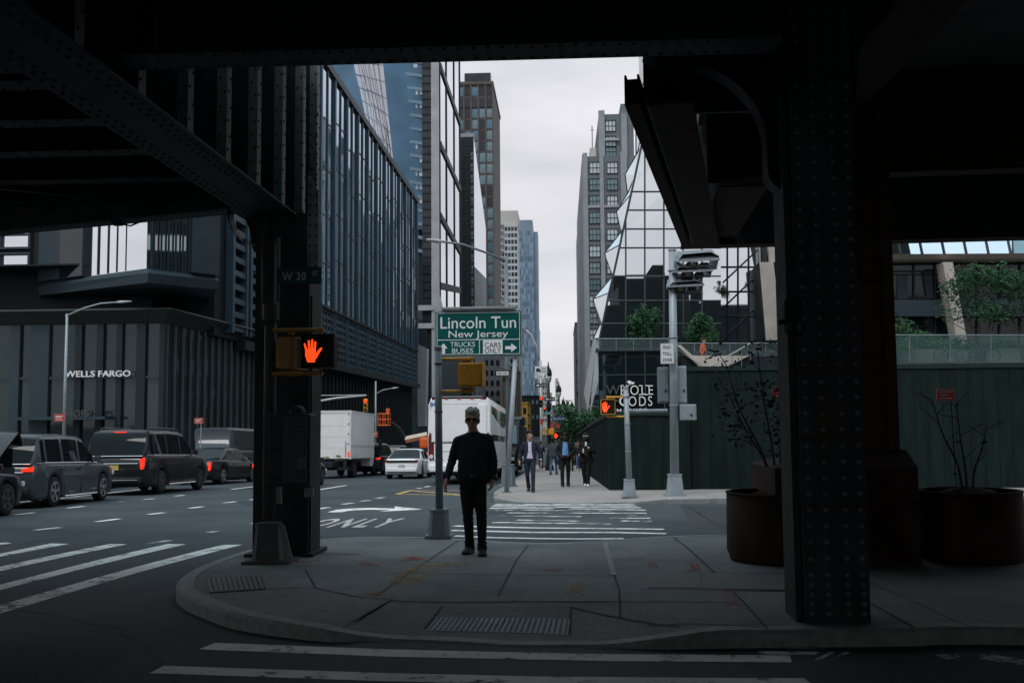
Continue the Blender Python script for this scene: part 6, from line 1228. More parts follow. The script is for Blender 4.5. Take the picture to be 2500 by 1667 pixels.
# ---------------- round rusty planters
def planter(label, px0, px1, pyt, pyb, y):
    a, c = PY(px0, pyb, y), PY(px1, pyb, y); r = (c.x - a.x) / 2; h = PY(px0, pyt, y).z - a.z; t = thing('planter', label, 'planter', ((a.x + c.x) / 2, y + r * .0, zr(y) + KERB), 0, 'round rusty steel planters'); b = MB(); b.smooth = True
    b.lathe([(r * .94, .0), (r * .96, .05), (r, .10), (r * .985, h - .02)], (0, 0, 0), 40); b.smooth = False; b.lathe([(r * .985, h - .02), (r * 1.0, h - .018), (r * 1.0, h), (r * .93, h), (r * .93, h - .12)], (0, 0, 0), 40); part(b, 'planter_wall', corten, t)
    b = MB(); b.smooth = True; rings = [[Vector((r * .929 * q * math.cos(2 * math.pi * k / 20), r * .929 * q * math.sin(2 * math.pi * k / 20), h - .09 + (1 - q) * .12 + random.uniform(-.02, .03) * (q < .95))) for k in range(20)] for q in (1, .8, .55, .3, .1)]; b.loft(rings); part(b, 'soil', soil, t); return t, r, h
pt1, r1_, h1_ = planter('round rusty planter with a thin shrub, left of the riveted column', 1777, 2040, 1211, 1376, 11.9); pt2, r2_, h2_ = planter('round rusty planter with bare stems, at the right edge', 2248, 2497, 1204, 1372, 11.9)
# ---------------- orange boom lift far up the avenue
ylift = 84.0; q = Vector((PY(1005, 1100, ylift).x, ylift, zr(ylift))); t = thing('boom_lift', 'orange boom lift with its basket raised, beyond the white car', 'boom lift', q); pp = lambda x, y, d=0: PY(x, y, ylift + d) - q
b = MB(); g = pp(990, 1100); b.rbox((g.x + .9, 0, .85), (2.6, 2.0, .6), .15); b.rbox((pp(1037, 1080).x, -.2, pp(1037, 1080).z), (.75, 1.0, .9), .2); part(b, 'chassis', lift_orange, t)
b = MB(); b.tube([pp(1043, 1062), pp(990, 1073)], .28, 4); part(b, 'boom', lift_cream, t)
b = MB(); b.tube([pp(992, 1075), pp(975, 1045), pp(955, 1030)], [.16, .13, .1], 6); b.tube([pp(985, 1072), pp(965, 1040)], .05, 5); part(b, 'jib', iron_black, t)
b = MB()
bx0, bx1, bz0, bz1 = pp(925, 1040).x, pp(950, 1040).x, pp(925, 1038).z, pp(925, 1010).z
for z in (bz0, (bz0 + bz1) / 2, bz1):
    for yy in (-.5, .5): b.tube([(bx0, yy, z), (bx1, yy, z)], .05, 5)
    for xx in (bx0, bx1): b.tube([(xx, -.5, z), (xx, .5, z)], .05, 5)
for xx in (bx0, (bx0 + bx1) / 2, bx1):
    for yy in (-.5, .5): b.tube([(xx, yy, bz0), (xx, yy, bz1)], .045, 5)
b.bx((bx0, -.5, bz0 - .06), (bx1, .5, bz0)); b.rbox((bx1 - .1, 0, bz1 + .2), (.3, .4, .5), .05); part(b, 'basket', lift_orange, t)
b = MB()
for xx in (g.x - .8, g.x + 1.6):
    for yy in (-1.0, 1.0): b.lathe([(.2, -.17), (.46, -.15), (.46, .15), (.2, .17)], (xx, yy, .46), 12, 'Y')
part(b, 'wheel', tyre, t)
# ---------------- bicycles parked on the terrace
zt_b = PY(2300, 884, 44).z
def bicycle(label, x, y, rz):
    t = thing('bicycle', label, 'bicycle', (x, y, zt_b), rz, 'bicycles on the terrace')
    for wx in (-.52, .52):
        b = MB(); pts = [Vector((wx + .33 * math.cos(a), 0, .35 + .33 * math.sin(a))) for a in [2 * math.pi * k / 20 for k in range(21)]]; b.tube(pts, .022, 5, False); w = part(b, 'wheel', tyre, t); b = MB()
        for k in range(6): a = math.pi * k / 6; b.tube([(wx + .31 * math.cos(a), 0, .35 + .31 * math.sin(a)), (wx - .31 * math.cos(a), 0, .35 - .31 * math.sin(a))], .006, 4)
        b.lathe([(.10, -.01), (.25, -.004), (.25, .004), (.10, .01)], (wx, 0, .35), 14, 'Y'); part(b, 'wheel_cover', mat('bike_disc', (.07, .085, .09), .3, metal=.3), w)
    b = MB()
    for a, c in (((-.52, .35), (-.12, .35)), ((-.12, .35), (-.2, .85)), ((-.52, .35), (-.2, .8)), ((-.18, .75), (.38, .8)), ((-.12, .35), (.38, .75)), ((.52, .35), (.36, .95))): b.tube([(a[0], 0, a[1]), (c[0], 0, c[1])], .022, 6)
    part(b, 'frame', iron_black, t); b = MB(); b.rbox((-.22, 0, .90), (.26, .14, .06), .02); part(b, 'saddle', plastic, t); b = MB(); b.tube([(.36, 0, .95), (.36, 0, 1.05), (.42, -.28, 1.08)], .015, 5); b.tube([(.36, 0, 1.05), (.42, .28, 1.08)], .015, 5); part(b, 'handlebar', plastic, t)
bicycle('bicycle parked on the right terrace behind the glass rail, left one', PY(2323, 850, 45.5).x, 45.5, R(8)); bicycle('bicycle parked on the right terrace behind the glass rail, right one', PY(2393, 850, 45.9).x, 45.9, R(-4))
# ------------------------------------------------------------------ trees and shrubs
def leaf_cloud(b, c, r, n, s, flat=1.0, gap=.5, seed=0):
    rnd = random.Random(seed); lobes = [(Vector(c) + Vector((rnd.uniform(-1, 1) * r[0] * .62, rnd.uniform(-1, 1) * r[1] * .62, rnd.uniform(-1, 1) * r[2] * .66)), rnd.uniform(.28, .55)) for _ in range(11)]
    for i in range(n):
        o, k = lobes[rnd.randrange(len(lobes))]
        v = Vector((rnd.gauss(0, 1), rnd.gauss(0, 1), rnd.gauss(0, 1))).normalized() * (rnd.random() ** .45)
        p = o + Vector((v.x * r[0] * k, v.y * r[1] * k, v.z * r[2] * k))
        a = Vector((rnd.uniform(-1, 1), rnd.uniform(-1, 1), rnd.uniform(-.6, .6))).normalized(); d = a.orthogonal().normalized(); d = (d + a.cross(d) * rnd.uniform(-1, 1)).normalized(); q = s * rnd.uniform(.6, 1.5); b.cur = 0 if rnd.random() < .6 else 1
        b.add([p - a * q, p + d * q * .45, p + a * q, p - d * q * .45], [[0, 1, 2, 3]])
def tree(label, base, h, r, n, s, group=None, cat='tree', trunk=.08, crown_z=.62, name='tree', seed=1, mats=None, multi=1):
    t = thing(name, label, cat, base, group=group); rnd = random.Random(seed); b = MB(); b.smooth = True
    for m in range(multi):
        dx = (m - (multi - 1) / 2) * .5 * r[0] / max(1, multi - 1) if multi > 1 else 0
        b.tube([(dx * .15, 0, -.05), (dx * .5 + rnd.uniform(-.05, .05), rnd.uniform(-.05, .05), h * .3), (dx + rnd.uniform(-.1, .1), 0, h * .55), (dx * 1.5, 0, h * .85)], [trunk, trunk * .75, trunk * .5, trunk * .15], 7)
        for k in range(5): z = h * (.35 + .1 * k); a = rnd.uniform(0, 6.28); b.tube([(dx, 0, z), (dx + math.cos(a) * r[0] * .4, math.sin(a) * r[1] * .4, z + h * .12), (dx + math.cos(a) * r[0] * .8, math.sin(a) * r[1] * .8, z + h * .2)], [trunk * .4, trunk * .25, trunk * .06], 5)
    part(b, 'trunk', bark, t); b = MB(); leaf_cloud(b, (0, 0, h * crown_z), r, n, s, seed=seed); b.build('crown', mats or [leaf_a, leaf_b], t, fix=False); return t
# street trees far along the right pavement
for i, (px, pyb, pyt, y, rr) in enumerate(((1402, 1120, 1000, 78, 2.3), (1422, 1110, 1010, 92, 2.4), (1388, 1110, 1020, 110, 2.2), (1412, 1100, 1005, 120, 2.6))):
    bs = Vector((PY(px, 1100, y).x, y, zr(y) + KERB)); tree(['dark green street tree nearest the hoarding on the far pavement', 'bushy street tree against the hoarding, behind the nearest one', 'smaller street tree leaning over the kerb behind the lamp posts', 'street tree farthest along the pavement, under the grey tower'][i], bs, PY(px, pyt, y).z - bs.z, (rr, rr, 2.3), 2200, .16, 'street trees on the far pavement', seed=i + 3, mats=[leaf_a, leaf_b])
# young trees on the market terrace
for i, (px, y0, y1, yy, rr) in enumerate(((1572, 742, 835, YM + 2, .85), (1718, 750, 842, YM + 3.0, .80))):
    bs = Vector((PY(px, 830, yy).x, yy, ztr + .15)); h = PY(px, y0, yy).z - bs.z; tree(['leafy young tree on the terrace left of the toll pole', 'leafy young tree on the terrace right of the toll pole, by the orange worker'][i], bs, h, (rr * 1.15, rr, h * .46), 2600, .075, 'young trees on the glass terrace', trunk=.05, seed=11 + i, crown_z=.56)
# trees on the right terrace
yy = 46.6
for i, (px, y0, y1, rx) in enumerate(((2395, 660, 800, 2.1), (2500, 660, 800, 1.7), (2185, 745, 850, .9))):
    bs = Vector((PY(px, 850, yy).x, yy, zt_b)); h = PY(px, y0, yy).z - bs.z; tree(['spreading feathery tree in front of the leaning pier on the right terrace', 'spreading feathery tree at the right edge of the terrace', 'small bush at the left end of the right terrace'][i], bs, h, (rx, 1.4, h * (.30 if i < 2 else .42)), 2600 if i < 2 else 1000, .085, 'trees on the right terrace', trunk=.05, seed=21 + i, crown_z=.74 if i < 2 else .5, multi=3)
b = MB(); p0_, p1_ = PY(2190, 852, 47.2), PY(2560, 852, 47.2); rnd = random.Random(5)
for i in range(3600):
    u = rnd.random(); hh = .25 + .35 * math.sin(u * 11) ** 2 + (.5 if .1 < u < .3 else 0); c = p0_.lerp(p1_, u) + Vector((0, rnd.uniform(0, 1.6), rnd.uniform(-.05, hh))); a = Vector((rnd.uniform(-1, 1), rnd.uniform(-1, 1), rnd.uniform(-1, 1))).normalized(); d = a.orthogonal().normalized(); q = rnd.uniform(.05, .12); b.cur = rnd.randrange(2); b.add([c - a * q, c + d * q * .5, c + a * q, c - d * q * .5], [[0, 1, 2, 3]])
o = b.build('ground_cover', [leaf_a, leaf_b], None, fix=False); tag(o, 'low green ground cover in the bed behind the glass rail on the right terrace', 'ground cover'); stuff(o)
# shrubs standing in the planters: thin stems with sparse leaves
def shrub(label, pl, r, h, stems, leaves, seed):
    rnd = random.Random(seed); loc = Vector(pl.location) + Vector((0, 0, h - .06)); t = thing('shrub', label, 'shrub', loc, 0, 'thin shrubs in the round planters'); tips = []
    for k, (dx, top, bend) in enumerate(stems):
        b = MB(); b.smooth = True; p = [Vector((dx * .25, 0, -.05)), Vector((dx * .35 + bend * .1, .02, top * .3)), Vector((dx * .8 + bend * .5, .05, top * .65)), Vector((dx + bend, .05, top))]; pc = catmull(p, 4); b.tube(pc, [.018 * (1 - .75 * i / len(pc)) for i in range(len(pc))], 6)
        for q in pc[5:]:
            if rnd.random() < .75: e = q + Vector((rnd.uniform(-.28, .28), rnd.uniform(-.2, .2), rnd.uniform(.05, .22))); b.tube([q, e], [.006, .003], 4); tips.append(e)
        tips.append(pc[-1]); part(b, 'stem', bark, t)
    if leaves:
        b = MB()
        for i in range(leaves):
            c = tips[rnd.randrange(len(tips))] + Vector((rnd.gauss(0, .09), rnd.gauss(0, .09), rnd.gauss(0, .06))); a = Vector((rnd.uniform(-1, 1), rnd.uniform(-1, 1), rnd.uniform(-.7, .3))).normalized(); d = a.orthogonal().normalized(); q = rnd.uniform(.025, .05); b.add([c - a * q, c + d * q * .55, c + a * q, c - d * q * .55], [[0, 1, 2, 3]])
        b.build('foliage', leaf_b, t, fix=False)
    return t
shrub('thin shrub with sparse dark leaves in the left round planter', pt1, r1_, h1_, [(-.45, 1.55, -.12), (-.15, 1.75, -.05), (.05, 1.6, .1), (.28, 1.5, .12), (-.3, 1.2, -.25)], 430, 4)
shrub('almost bare three-stemmed shrub in the right round planter', pt2, r2_, h2_, [(-.25, 1.1, -.1), (-.05, 1.05, -.02), (.2, .8, .06)], 12, 9)
# trees on the added warehouse, standing in for viaduct trees mirrored in the hall
for i, (x, h_, rr) in enumerate(((-5.5, 4.6, 1.8), (-1.5, 3.4, 1.6), (3.5, 4.2, 2.0), (22, 3.0, 1.6), (27, 3.6, 1.8))):
    tree(['leftmost roof garden tree mirrored in the glass hall', 'low roof garden tree mirrored second from left', 'wide roof garden tree mirrored in the middle', 'low roof garden tree right of the roof hut', 'rightmost roof garden tree on the added warehouse'][i], Vector((x, -25.5, 17)), h_, (rr, rr, h_ * .36), 700, .17, 'roof garden trees on the added warehouse', seed=40 + i)
# ------------------------------------------------------------------ vehicles (local +Y is forward, origin on the ground under the middle)
def lerp_c(pts, s):
    if s <= pts[0][0]: return pts[0][1]
    for (a, u), (c, v) in zip(pts, pts[1:]):
        if s <= c: t = (s - a) / (c - a) if c > a else 1; return u + (v - u) * t
    return pts[-1][1]
def wheel(par, x, y, r, w, rim_m, spokes=5):
    sd = 1 if x > 0 else -1; b = MB(); b.smooth = True
    b.lathe([(r * .62, -w / 2), (r * .92, -w / 2), (r, -w * .36), (r, w * .36), (r * .92, w / 2), (r * .62, w / 2)], (x, y, r), 26, 'X'); wh = part(b, 'wheel', tyre, par)
    b = MB(); xo = x + sd * w * .42
    b.lathe([(r * .68, -.02), (r * .68, .025), (r * .60, .03), (r * .60, -.02)], (xo, y, r), 26, 'X'); b.lathe([(r * .17, -.02), (r * .15, .03), (r * .02, .035)] if sd > 0 else [(r * .17, .02), (r * .15, -.03), (r * .02, -.035)], (xo, y, r), 12, 'X')
    for k in range(spokes):
        a = 2 * math.pi * k / spokes + .3
        for da in (-.13, .13):
            u = Vector((0, math.cos(a + da), math.sin(a + da))); v = Vector((0, math.cos(a + da * .5), math.sin(a + da * .5))); c = Vector((xo + sd * .008, y, r)); pr_ = u.cross(Vector((1, 0, 0))) * .022
            b.slab([c + v * r * .12 - pr_, c + u * r * .62 - pr_, c + u * r * .62 + pr_, c + v * r * .12 + pr_], (sd * .012, 0, 0))
    part(b, 'rim', rim_m, wh)
    b = MB(); b.lathe([(r * .6, -.01), (r * .6, .01)], (x + sd * w * .22, y, r), 20, 'X'); part(b, 'brake_disc', plastic, wh)
def car(label, p, heading, L, Wd, H, kind, col, wr=.34, rim=alloy, lights='off', tail='corner', rails=False, chrome_belt=False, group=None, spokes=5, plate=True, clear_=.20, cat='car', name='car', tz=None, handles=True):
    t = thing(name, label, cat, p, heading, group); h2 = L / 2
    fa, ra = h2 - L * .185, -h2 + L * .205
    if kind == 'suv':
        zb = H * .60; top = [(-h2, zb * .80), (-h2 + .06, zb * .97), (-h2 + .3, zb), (L * .14, zb * .985), (L * .22, zb * .98), (L * .36, zb * .94), (h2 - .22, zb * .86), (h2 - .06, zb * .70), (h2, zb * .52)]
        roof = [(-h2 + .04, zb * .97), (-h2 + .34, H * .93), (-h2 + .55, H * .985), (-L * .12, H), (L * .02, H * .985), (L * .08, H * .95), (L * .245, zb * .985)]; g0, g1 = -h2 + .045, L * .245
        rg0, wg0 = -h2 + .42, L * .065; pil = [(-L * .385, -L * .365), (-L * .205, -L * .18), (L * .0 - .02, L * .02)]
    elif kind == 'van':
        zb = H * .56; top = [(-h2, zb), (-h2 + .1, zb), (L * .30, zb), (L * .36, zb * .98), (h2 - .1, zb * .82), (h2, zb * .55)]
        roof = [(-h2 + .02, zb), (-h2 + .07, H * .96), (-h2 + .3, H), (L * .2, H), (L * .26, H * .97), (L * .38, zb * .98)]; g0, g1 = -h2 + .02, L * .38
        rg0, wg0 = -h2 + .12, L * .25; pil = [(-h2, L * .14), (L * .26, L * .275)]
    else:
        zb = H * .64; top = [(-h2, zb * .74), (-h2 + .05, zb * 1.0), (-h2 + .16, zb * 1.035), (-L * .28, zb * 1.04), (-L * .15, zb * 1.0), (L * .2, zb * .97), (L * .24, zb * .96), (h2 - .3, zb * .80), (h2 - .05, zb * .64), (h2, zb * .5)]
        roof = [(-L * .36, zb * 1.035), (-L * .19, H * .955), (-L * .10, H * .99), (-L * .02, H), (L * .06, H * .985), (L * .12, H * .94), (L * .27, zb * .96)]; g0, g1 = -L * .36, L * .27
        rg0, wg0 = -L * .165, L * .10; pil = [(-L * .30, -L * .185), (-L * .055, -L * .035)]
    R_ = wr + .055
    ss = set(round(-h2 + L * i / 30, 4) for i in range(31)) | {-h2 + .03, h2 - .03, -h2 + .1, h2 - .1}
    for wy in (fa, ra): ss |= {wy + R_ * math.cos(math.pi * k / 12) for k in range(13)} | {wy - R_ - .01, wy + R_ + .01}
    ss = sorted(ss)
    def hw(s):
        e = max(0, abs(s) - L * .36) / (L * .14); return Wd / 2 * (1 - .13 * e ** 2.2)
    def bot(s):
        z = clear_ + (.16 * max(0, (abs(s) - (h2 - .25)) / .25) ** 2)
        for wy in (fa, ra):
            if abs(s - wy) < R_: z = max(z, wr + math.sqrt(max(0, R_ ** 2 - (s - wy) ** 2)))
        return z
    def ring(s):
        w, zt_, z0 = hw(s), lerp_c(top, s), bot(s); zt_ = max(zt_, z0 + .14); zm = max(z0 + .05, min(zt_ - .08, z0 * .35 + zt_ * .65)); zl_ = max(z0 + .02, min(zm - .02, z0 + .12))
        P = [(.0, z0), (w * .88, z0), (w * .965, z0 + .015), (w * .985, zl_), (w, zm), (w * .985, zt_ - .05), (w * .95, zt_ - .012), (w * .86, zt_ + .006), (0, zt_ + .02)]
        return [Vector((x, s, z)) for x, z in P] + [Vector((-x, s, z)) for x, z in P[-2:0:-1]]
    b = MB(); b.smooth = True; b.loft([ring(s) for s in ss]); body = part(b, 'body', col, t)
    # greenhouse
    gs = sorted(set([g0 + (g1 - g0) * i / 26 for i in range(27)] + [rg0, wg0] + [x for pr_ in pil for x in pr_] + [q[0] for q in roof if g0 <= q[0] <= g1])); wr_ = Wd / 2 * (.80 if kind != 'sedan' else .72)
    if kind == 'van': wr_ = Wd / 2 * .90
    def gring(s):
        zt_ = lerp_c(top, s); z1 = max(lerp_c(roof, s), zt_ + .01); f = min(1, max(0, (z1 - zt_) / (H - zb))); wb = hw(s) * .93; wt = wb + (wr_ - wb) * f
        return [Vector(q) for q in ((wb, s, zt_ - .0), (wb + (wt - wb) * .86, s, zt_ + (z1 - zt_) * .84), (wt - .03, s, z1 - .02 * f), (wt * .72, s, z1 + .012 * f), (0, s, z1 + .02 * f))]
    P_ = MB(); SW = [MB(), MB()]; RW = MB(); WW = MB()
    for q in (P_, RW, WW, *SW): q.smooth = True
    for a, c in zip(gs, gs[1:]):
        ra_, rc_ = gring(a), gring(c); m_ = (a + c) / 2
        for sd in (1, -1):
            f_ = lambda v: Vector((v.x * sd, v.y, v.z)); solid = any(u <= m_ <= w for u, w in pil) or m_ < rg0 - (.0 if kind != 'sedan' else 0) or m_ > wg0 + (L * .11 if kind != 'van' else L * .03)
            if kind == 'sedan': solid = any(u <= m_ <= w for u, w in pil) or m_ < -L * .30 or m_ > L * .2
            q = [f_(ra_[0]), f_(rc_[0]), f_(rc_[1]), f_(ra_[1])]
            (P_ if solid else SW[0 if sd > 0 else 1]).add(q, [[0, 1, 2, 3]])
            P_.add([f_(ra_[1]), f_(rc_[1]), f_(rc_[2]), f_(ra_[2])], [[0, 1, 2, 3]])
            for i in (2, 3):
                q = [f_(ra_[i]), f_(rc_[i]), f_(rc_[i + 1]), f_(ra_[i + 1])]; tgt = RW if m_ < rg0 and i >= 2 else WW if m_ > wg0 else P_
                if tgt is RW and m_ < g0 + .04: tgt = P_
                tgt.add(q, [[0, 1, 2, 3]])
    P_.build('cabin', col, t, weld=True)
    for i in (0, 1):
        if SW[i].f: SW[i].build('side_window', car_glass, t, weld=True)
    if kind != 'van': RW.build('rear_window', car_glass, t, weld=True)
    else:
        RW.build('rear_panel', col, t); b = MB()
        for sx in (-1, 1): b.slab([(sx * .08, -h2 + .045, zb + .12), (sx * Wd * .38, -h2 + .045, zb + .12), (sx * Wd * .36, -h2 + .085, H * .88), (sx * .08, -h2 + .085, H * .88)], (0, -.012, 0))
        part(b, 'rear_window', car_glass, t)
    WW.build('windshield', car_glass, t, weld=True)
    # seams, bumpers, lamps
    zr_ = lambda s: lerp_c(top, s)
    b = MB()
    for u, w in (pil[1:] if kind == 'suv' else pil[-1:]):
        y = (u + w) / 2
        for sd in (1, -1): x = sd * hw(y); b.slab([(x * 1.002, y - .008, bot(y) + .12), (x * 1.002, y + .008, bot(y) + .12), (x * .992, y + .008, zr_(y) - .06), (x * .992, y - .008, zr_(y) - .06)], (-sd * .02, 0, 0))
    for sd in (1, -1):
        if handles:
            for u, w in pil[-2:]: y = (u + w) / 2 - .22; x = sd * hw(y) * 1.0; b.box((x, y, zr_(y) - .16), (.035, .2, .03))
    part(b, 'door_seam', plastic, t)
    b = MB(); w_ = hw(-h2) * 1.9; b.rbox((0, -h2 + .03, clear_ + .24), (w_, .16, .20), .05); part(b, 'bumper', plastic if kind != 'sedan' else col, t); b = MB(); b.rbox((0, h2 - .03, clear_ + .2), (w_, .14, .22), .05); part(b, 'bumper', plastic if kind != 'sedan' else col, t)
    lit = tail_lit if lights == 'on' else tail_red; zt_ = tz or (zb * .86 if kind != 'van' else .95)
    for sd in (1, -1):
        b = MB(); x = sd * hw(-h2 + .05) * .965
        if tail == 'tall': b.slab([(x, -h2 - .012, zt_ - .26), (x * .90, -h2 - .02, zt_ - .26), (x * .86, -h2 - .012, zt_ + .06), (x * .99, -h2 - .005, zt_ + .10)], (0, .05, 0)); b.slab([(x * 1.022, -h2 + .0, zt_ - .22), (x * 1.03, -h2 + .16, zt_ - .12), (x * 1.03, -h2 + .2, zt_ + .06), (x * 1.022, -h2 + .0, zt_ + .11)], (-sd * .05, 0, 0))
        elif tail == 'van': b.box((x * .99, -h2 + .03, zt_), (.16, .1, .42))
        else: b.slab([(x * 1.03, -h2 - .012, zt_ - .05), (x * .74, -h2 - .03, zt_ - .045), (x * .72, -h2 - .03, zt_ + .02), (x * 1.03, -h2 - .008, zt_ + .08)], (0, .05, 0)); b.slab([(x * 1.025, -h2 + .0, zt_ - .05), (x * 1.04, -h2 + .26, zt_ + .02), (x * 1.04, -h2 + .26, zt_ + .07), (x * 1.025, -h2 + .0, zt_ + .07)], (-sd * .05, 0, 0))
        part(b, 'taillight', lit, t)
        b = MB(); b.rbox((sd * hw(h2 - .2) * .82, h2 - .11, lerp_c(top, h2 - .15) - .1), (.36, .12, .12), .03); part(b, 'headlight', head_lamp, t)
        b = MB(); ym_ = g1 - L * .075; xm_ = sd * (hw(ym_) + .09); b.rbox((xm_, ym_, lerp_c(top, ym_) + .11), (.18, .10, .15), .03); b.box((xm_ - sd * .1, ym_, lerp_c(top, ym_) + .05), (.1, .05, .04)); part(b, 'mirror', col, t)
    if lights == 'on' and kind != 'sedan': b = MB(); b.box((0, -h2 + (.40 if kind == 'suv' else .10), H * .955), (.42, .05, .035)); part(b, 'brake_light', tail_lit, t)
    if plate: b = MB(); b.box((0, -h2 - .012 if kind != 'van' else -h2 - .02, zb * .70 if kind != 'sedan' else zb * .66), (.31, .03, .155)); part(b, 'licence_plate', plate_y if col is not car_white else mat('pale_plate', (.45, .45, .42), .5), t)
    if rails:
        for sd in (1, -1): b = MB(); b.tube([(sd * wr_ * .86, -h2 + .65, H * .99), (sd * wr_ * .86, -h2 + .8, H + .055), (sd * wr_ * .88, L * .0, H + .05), (sd * wr_ * .88, L * .06, H * .98)], .022, 6); part(b, 'roof_rail', col, t)
    if chrome_belt:
        b = MB()
        for sd in (1, -1): pts = [Vector((sd * (hw(s) * .955 + .008), s, zr_(s) + .012)) for s in [-h2 + .14 + (g1 - .15 + h2 - .14) * i / 10 for i in range(11)]]; b.tube(pts, .014, 5)
        b.tube([(-hw(-h2) * .93, -h2 + .03, zb * .985), (hw(-h2) * .93, -h2 + .03, zb * .985)], .014, 5); b.tube([(-hw(-h2) * .8, -h2 - .005, zb * .80), (hw(-h2) * .8, -h2 - .005, zb * .80)], .012, 5); b.tube([(hw(0) * 1.0, ra + R_ + .1, clear_ + .05), (hw(0) * 1.0, fa - R_ - .1, clear_ + .05)], .03, 6); b.rbox((0, -h2 - .055, clear_ + .22), (w_ * .86, .03, .06), .01); part(b, 'chrome_strip', chrome, t)
    for wy in (fa, ra):
        for sd in (1, -1): wheel(t, sd * (Wd / 2 - .13), wy, wr, .23, rim, spokes)
    b = MB()
    for wy in (fa, ra): b.bx((-Wd / 2 + .28, wy - R_, clear_ + .02), (Wd / 2 - .28, wy + R_, wr + R_ - .03))
    b.bx((-Wd / 2 + .2, -h2 + .25, clear_ + .015), (Wd / 2 - .2, h2 - .25, clear_ + .3)); part(b, 'underbody', plastic, t)
    return t
def road_pt(x, y): return Vector((x, y, zr(y)))
def slope_to(t): t.rotation_euler.x = -math.atan(.029)
cars = []
HD = R(2.0)
c = car('grey SUV with chrome window frames, front-most of the waiting cars at left', road_pt(-14.3, 26.9), R(4.0), 5.3, 2.1, 1.88, 'suv', car_grey, .39, alloy, 'on', chrome_belt=True, group='cars waiting in the left lanes'); cars.append(c)
b = MB(); 
c = car('big black SUV with roof rails and chrome belt line, second of the waiting cars', road_pt(-14.45, 34.5), R(.5), 5.9, 2.25, 2.14, 'suv', car_black, .40, alloy_dark, 'on', 'tall', rails=True, chrome_belt=True, group='cars waiting in the left lanes', spokes=6, clear_=.26); cars.append(c)
c = car('black saloon with tall lit tail lamps beside the dark van', road_pt(-15.3, 43.8), R(-5), 5.2, 1.95, 1.56, 'sedan', car_black, .36, alloy, 'on', 'tall', group='cars waiting in the left lanes'); cars.append(c)
c = car('dark slate panel van behind the black saloon', road_pt(-17.1, 51.2), R(0), 6.2, 2.1, 2.55, 'van', car_slate, .36, alloy_dark, 'on', 'van', cat='van', name='van', plate=False); cars.append(c)
c = car('dark slate car passing behind the left column, its tail lamp lit', road_pt(-10.75, 39.2), R(0), 4.7, 1.86, 1.52, 'sedan', car_slate, .34, alloy_dark, 'on', group='cars waiting in the left lanes', plate=False); cars.append(c)
c = car('low dark car partly hidden between the grey SUV and the black SUV', road_pt(-18.4, 37.0), R(0), 4.6, 1.85, 1.45, 'sedan', car_black, .34, alloy_dark, 'off', group='cars waiting in the left lanes'); cars.append(c)
c = car('white saloon with dark rear bumper beside the coach', road_pt(-7.75, 50.6), R(-1.5), 4.64, 1.80, 1.45, 'sedan', car_white, .33, alloy_dark, 'off', group='cars up the avenue', tz=.86); cars.append(c)
b = MB(); b.rbox((0, -2.335, .40), (1.3, .05, .16), .03); b.slab([(-.72, -2.345, .80), (.72, -2.345, .80), (.72, -2.345, .90), (-.72, -2.345, .90)], (0, .03, 0)); part(b, 'diffuser', plastic, c)
c = car('black SUV with a red brake lamp ahead of the white saloon', road_pt(-11.0, 58), R(-1), 4.8, 1.95, 1.80, 'suv', car_black, .37, alloy_dark, 'on', group='cars up the avenue'); cars.append(c)
c = car('dark SUV far up the avenue beyond the boom lift', road_pt(-12.4, 74), R(0), 4.8, 1.95, 1.75, 'suv', car_slate, .36, alloy_dark, 'off', group='cars up the avenue'); cars.append(c)
c = car('white panel van up the avenue behind the suited man', road_pt(-4.3, 78), R(0), 5.6, 2.05, 2.5, 'van', car_white, .36, alloy_dark, 'off', 'van', group='vans up the avenue', cat='van', name='van', plate=False); cars.append(c)
c = car('small white van farther up the avenue, right of the curved street light', road_pt(-4.6, 98), R(0), 5.6, 2.05, 2.4, 'van', car_white, .36, alloy_dark, 'off', 'van', group='vans up the avenue', cat='van', name='van', plate=False); cars.append(c)
for x, y in ((-8.6, 105), (-12.2, 98)): cars.append(car('dark distant car up the avenue, ' + ('left of the coach' if x > -10 else 'beside the boom lift'), road_pt(x, y), R(0), 4.7, 1.9, 1.6, 'suv', car_slate, .34, alloy_dark, 'on', group='cars up the avenue'))
# dark car at the left edge with its lid raised
c = car('dark car cut off by the left edge, its lid raised', road_pt(-13.35, 20.5), R(2), 4.6, 1.9, 1.65, 'suv', car_black, .36, alloy_dark, 'off', group='cars waiting in the left lanes'); cars.append(c)
b = MB(); lid = lambda y, z, w: [Vector((w * u, y, z + .05 * (1 - u * u))) for u in (-1, -.8, -.4, 0, .4, .8, 1)]
rows = [lid(1.05, 1.10, .78), lid(1.5, 1.48, .80), lid(1.95, 1.80, .80), lid(2.15, 1.88, .76), lid(2.30, 1.82, .72), lid(2.42, 1.60, .70)]; b.smooth = True; b.loft(rows, closed=False, caps=False); b.loft([[v + Vector((0, .03, -.04)) for v in r] for r in rows], closed=False, caps=False); part(b, 'raised_bonnet', car_black, c)
b = MB(); b.bx((-.7, 1.2, .9), (.7, 2.15, 1.06)); b.bx((-.66, 2.1, 1.0), (.66, 2.12, 1.5)); part(b, 'engine_bay', plastic, c)
for c in cars: slope_to(c)
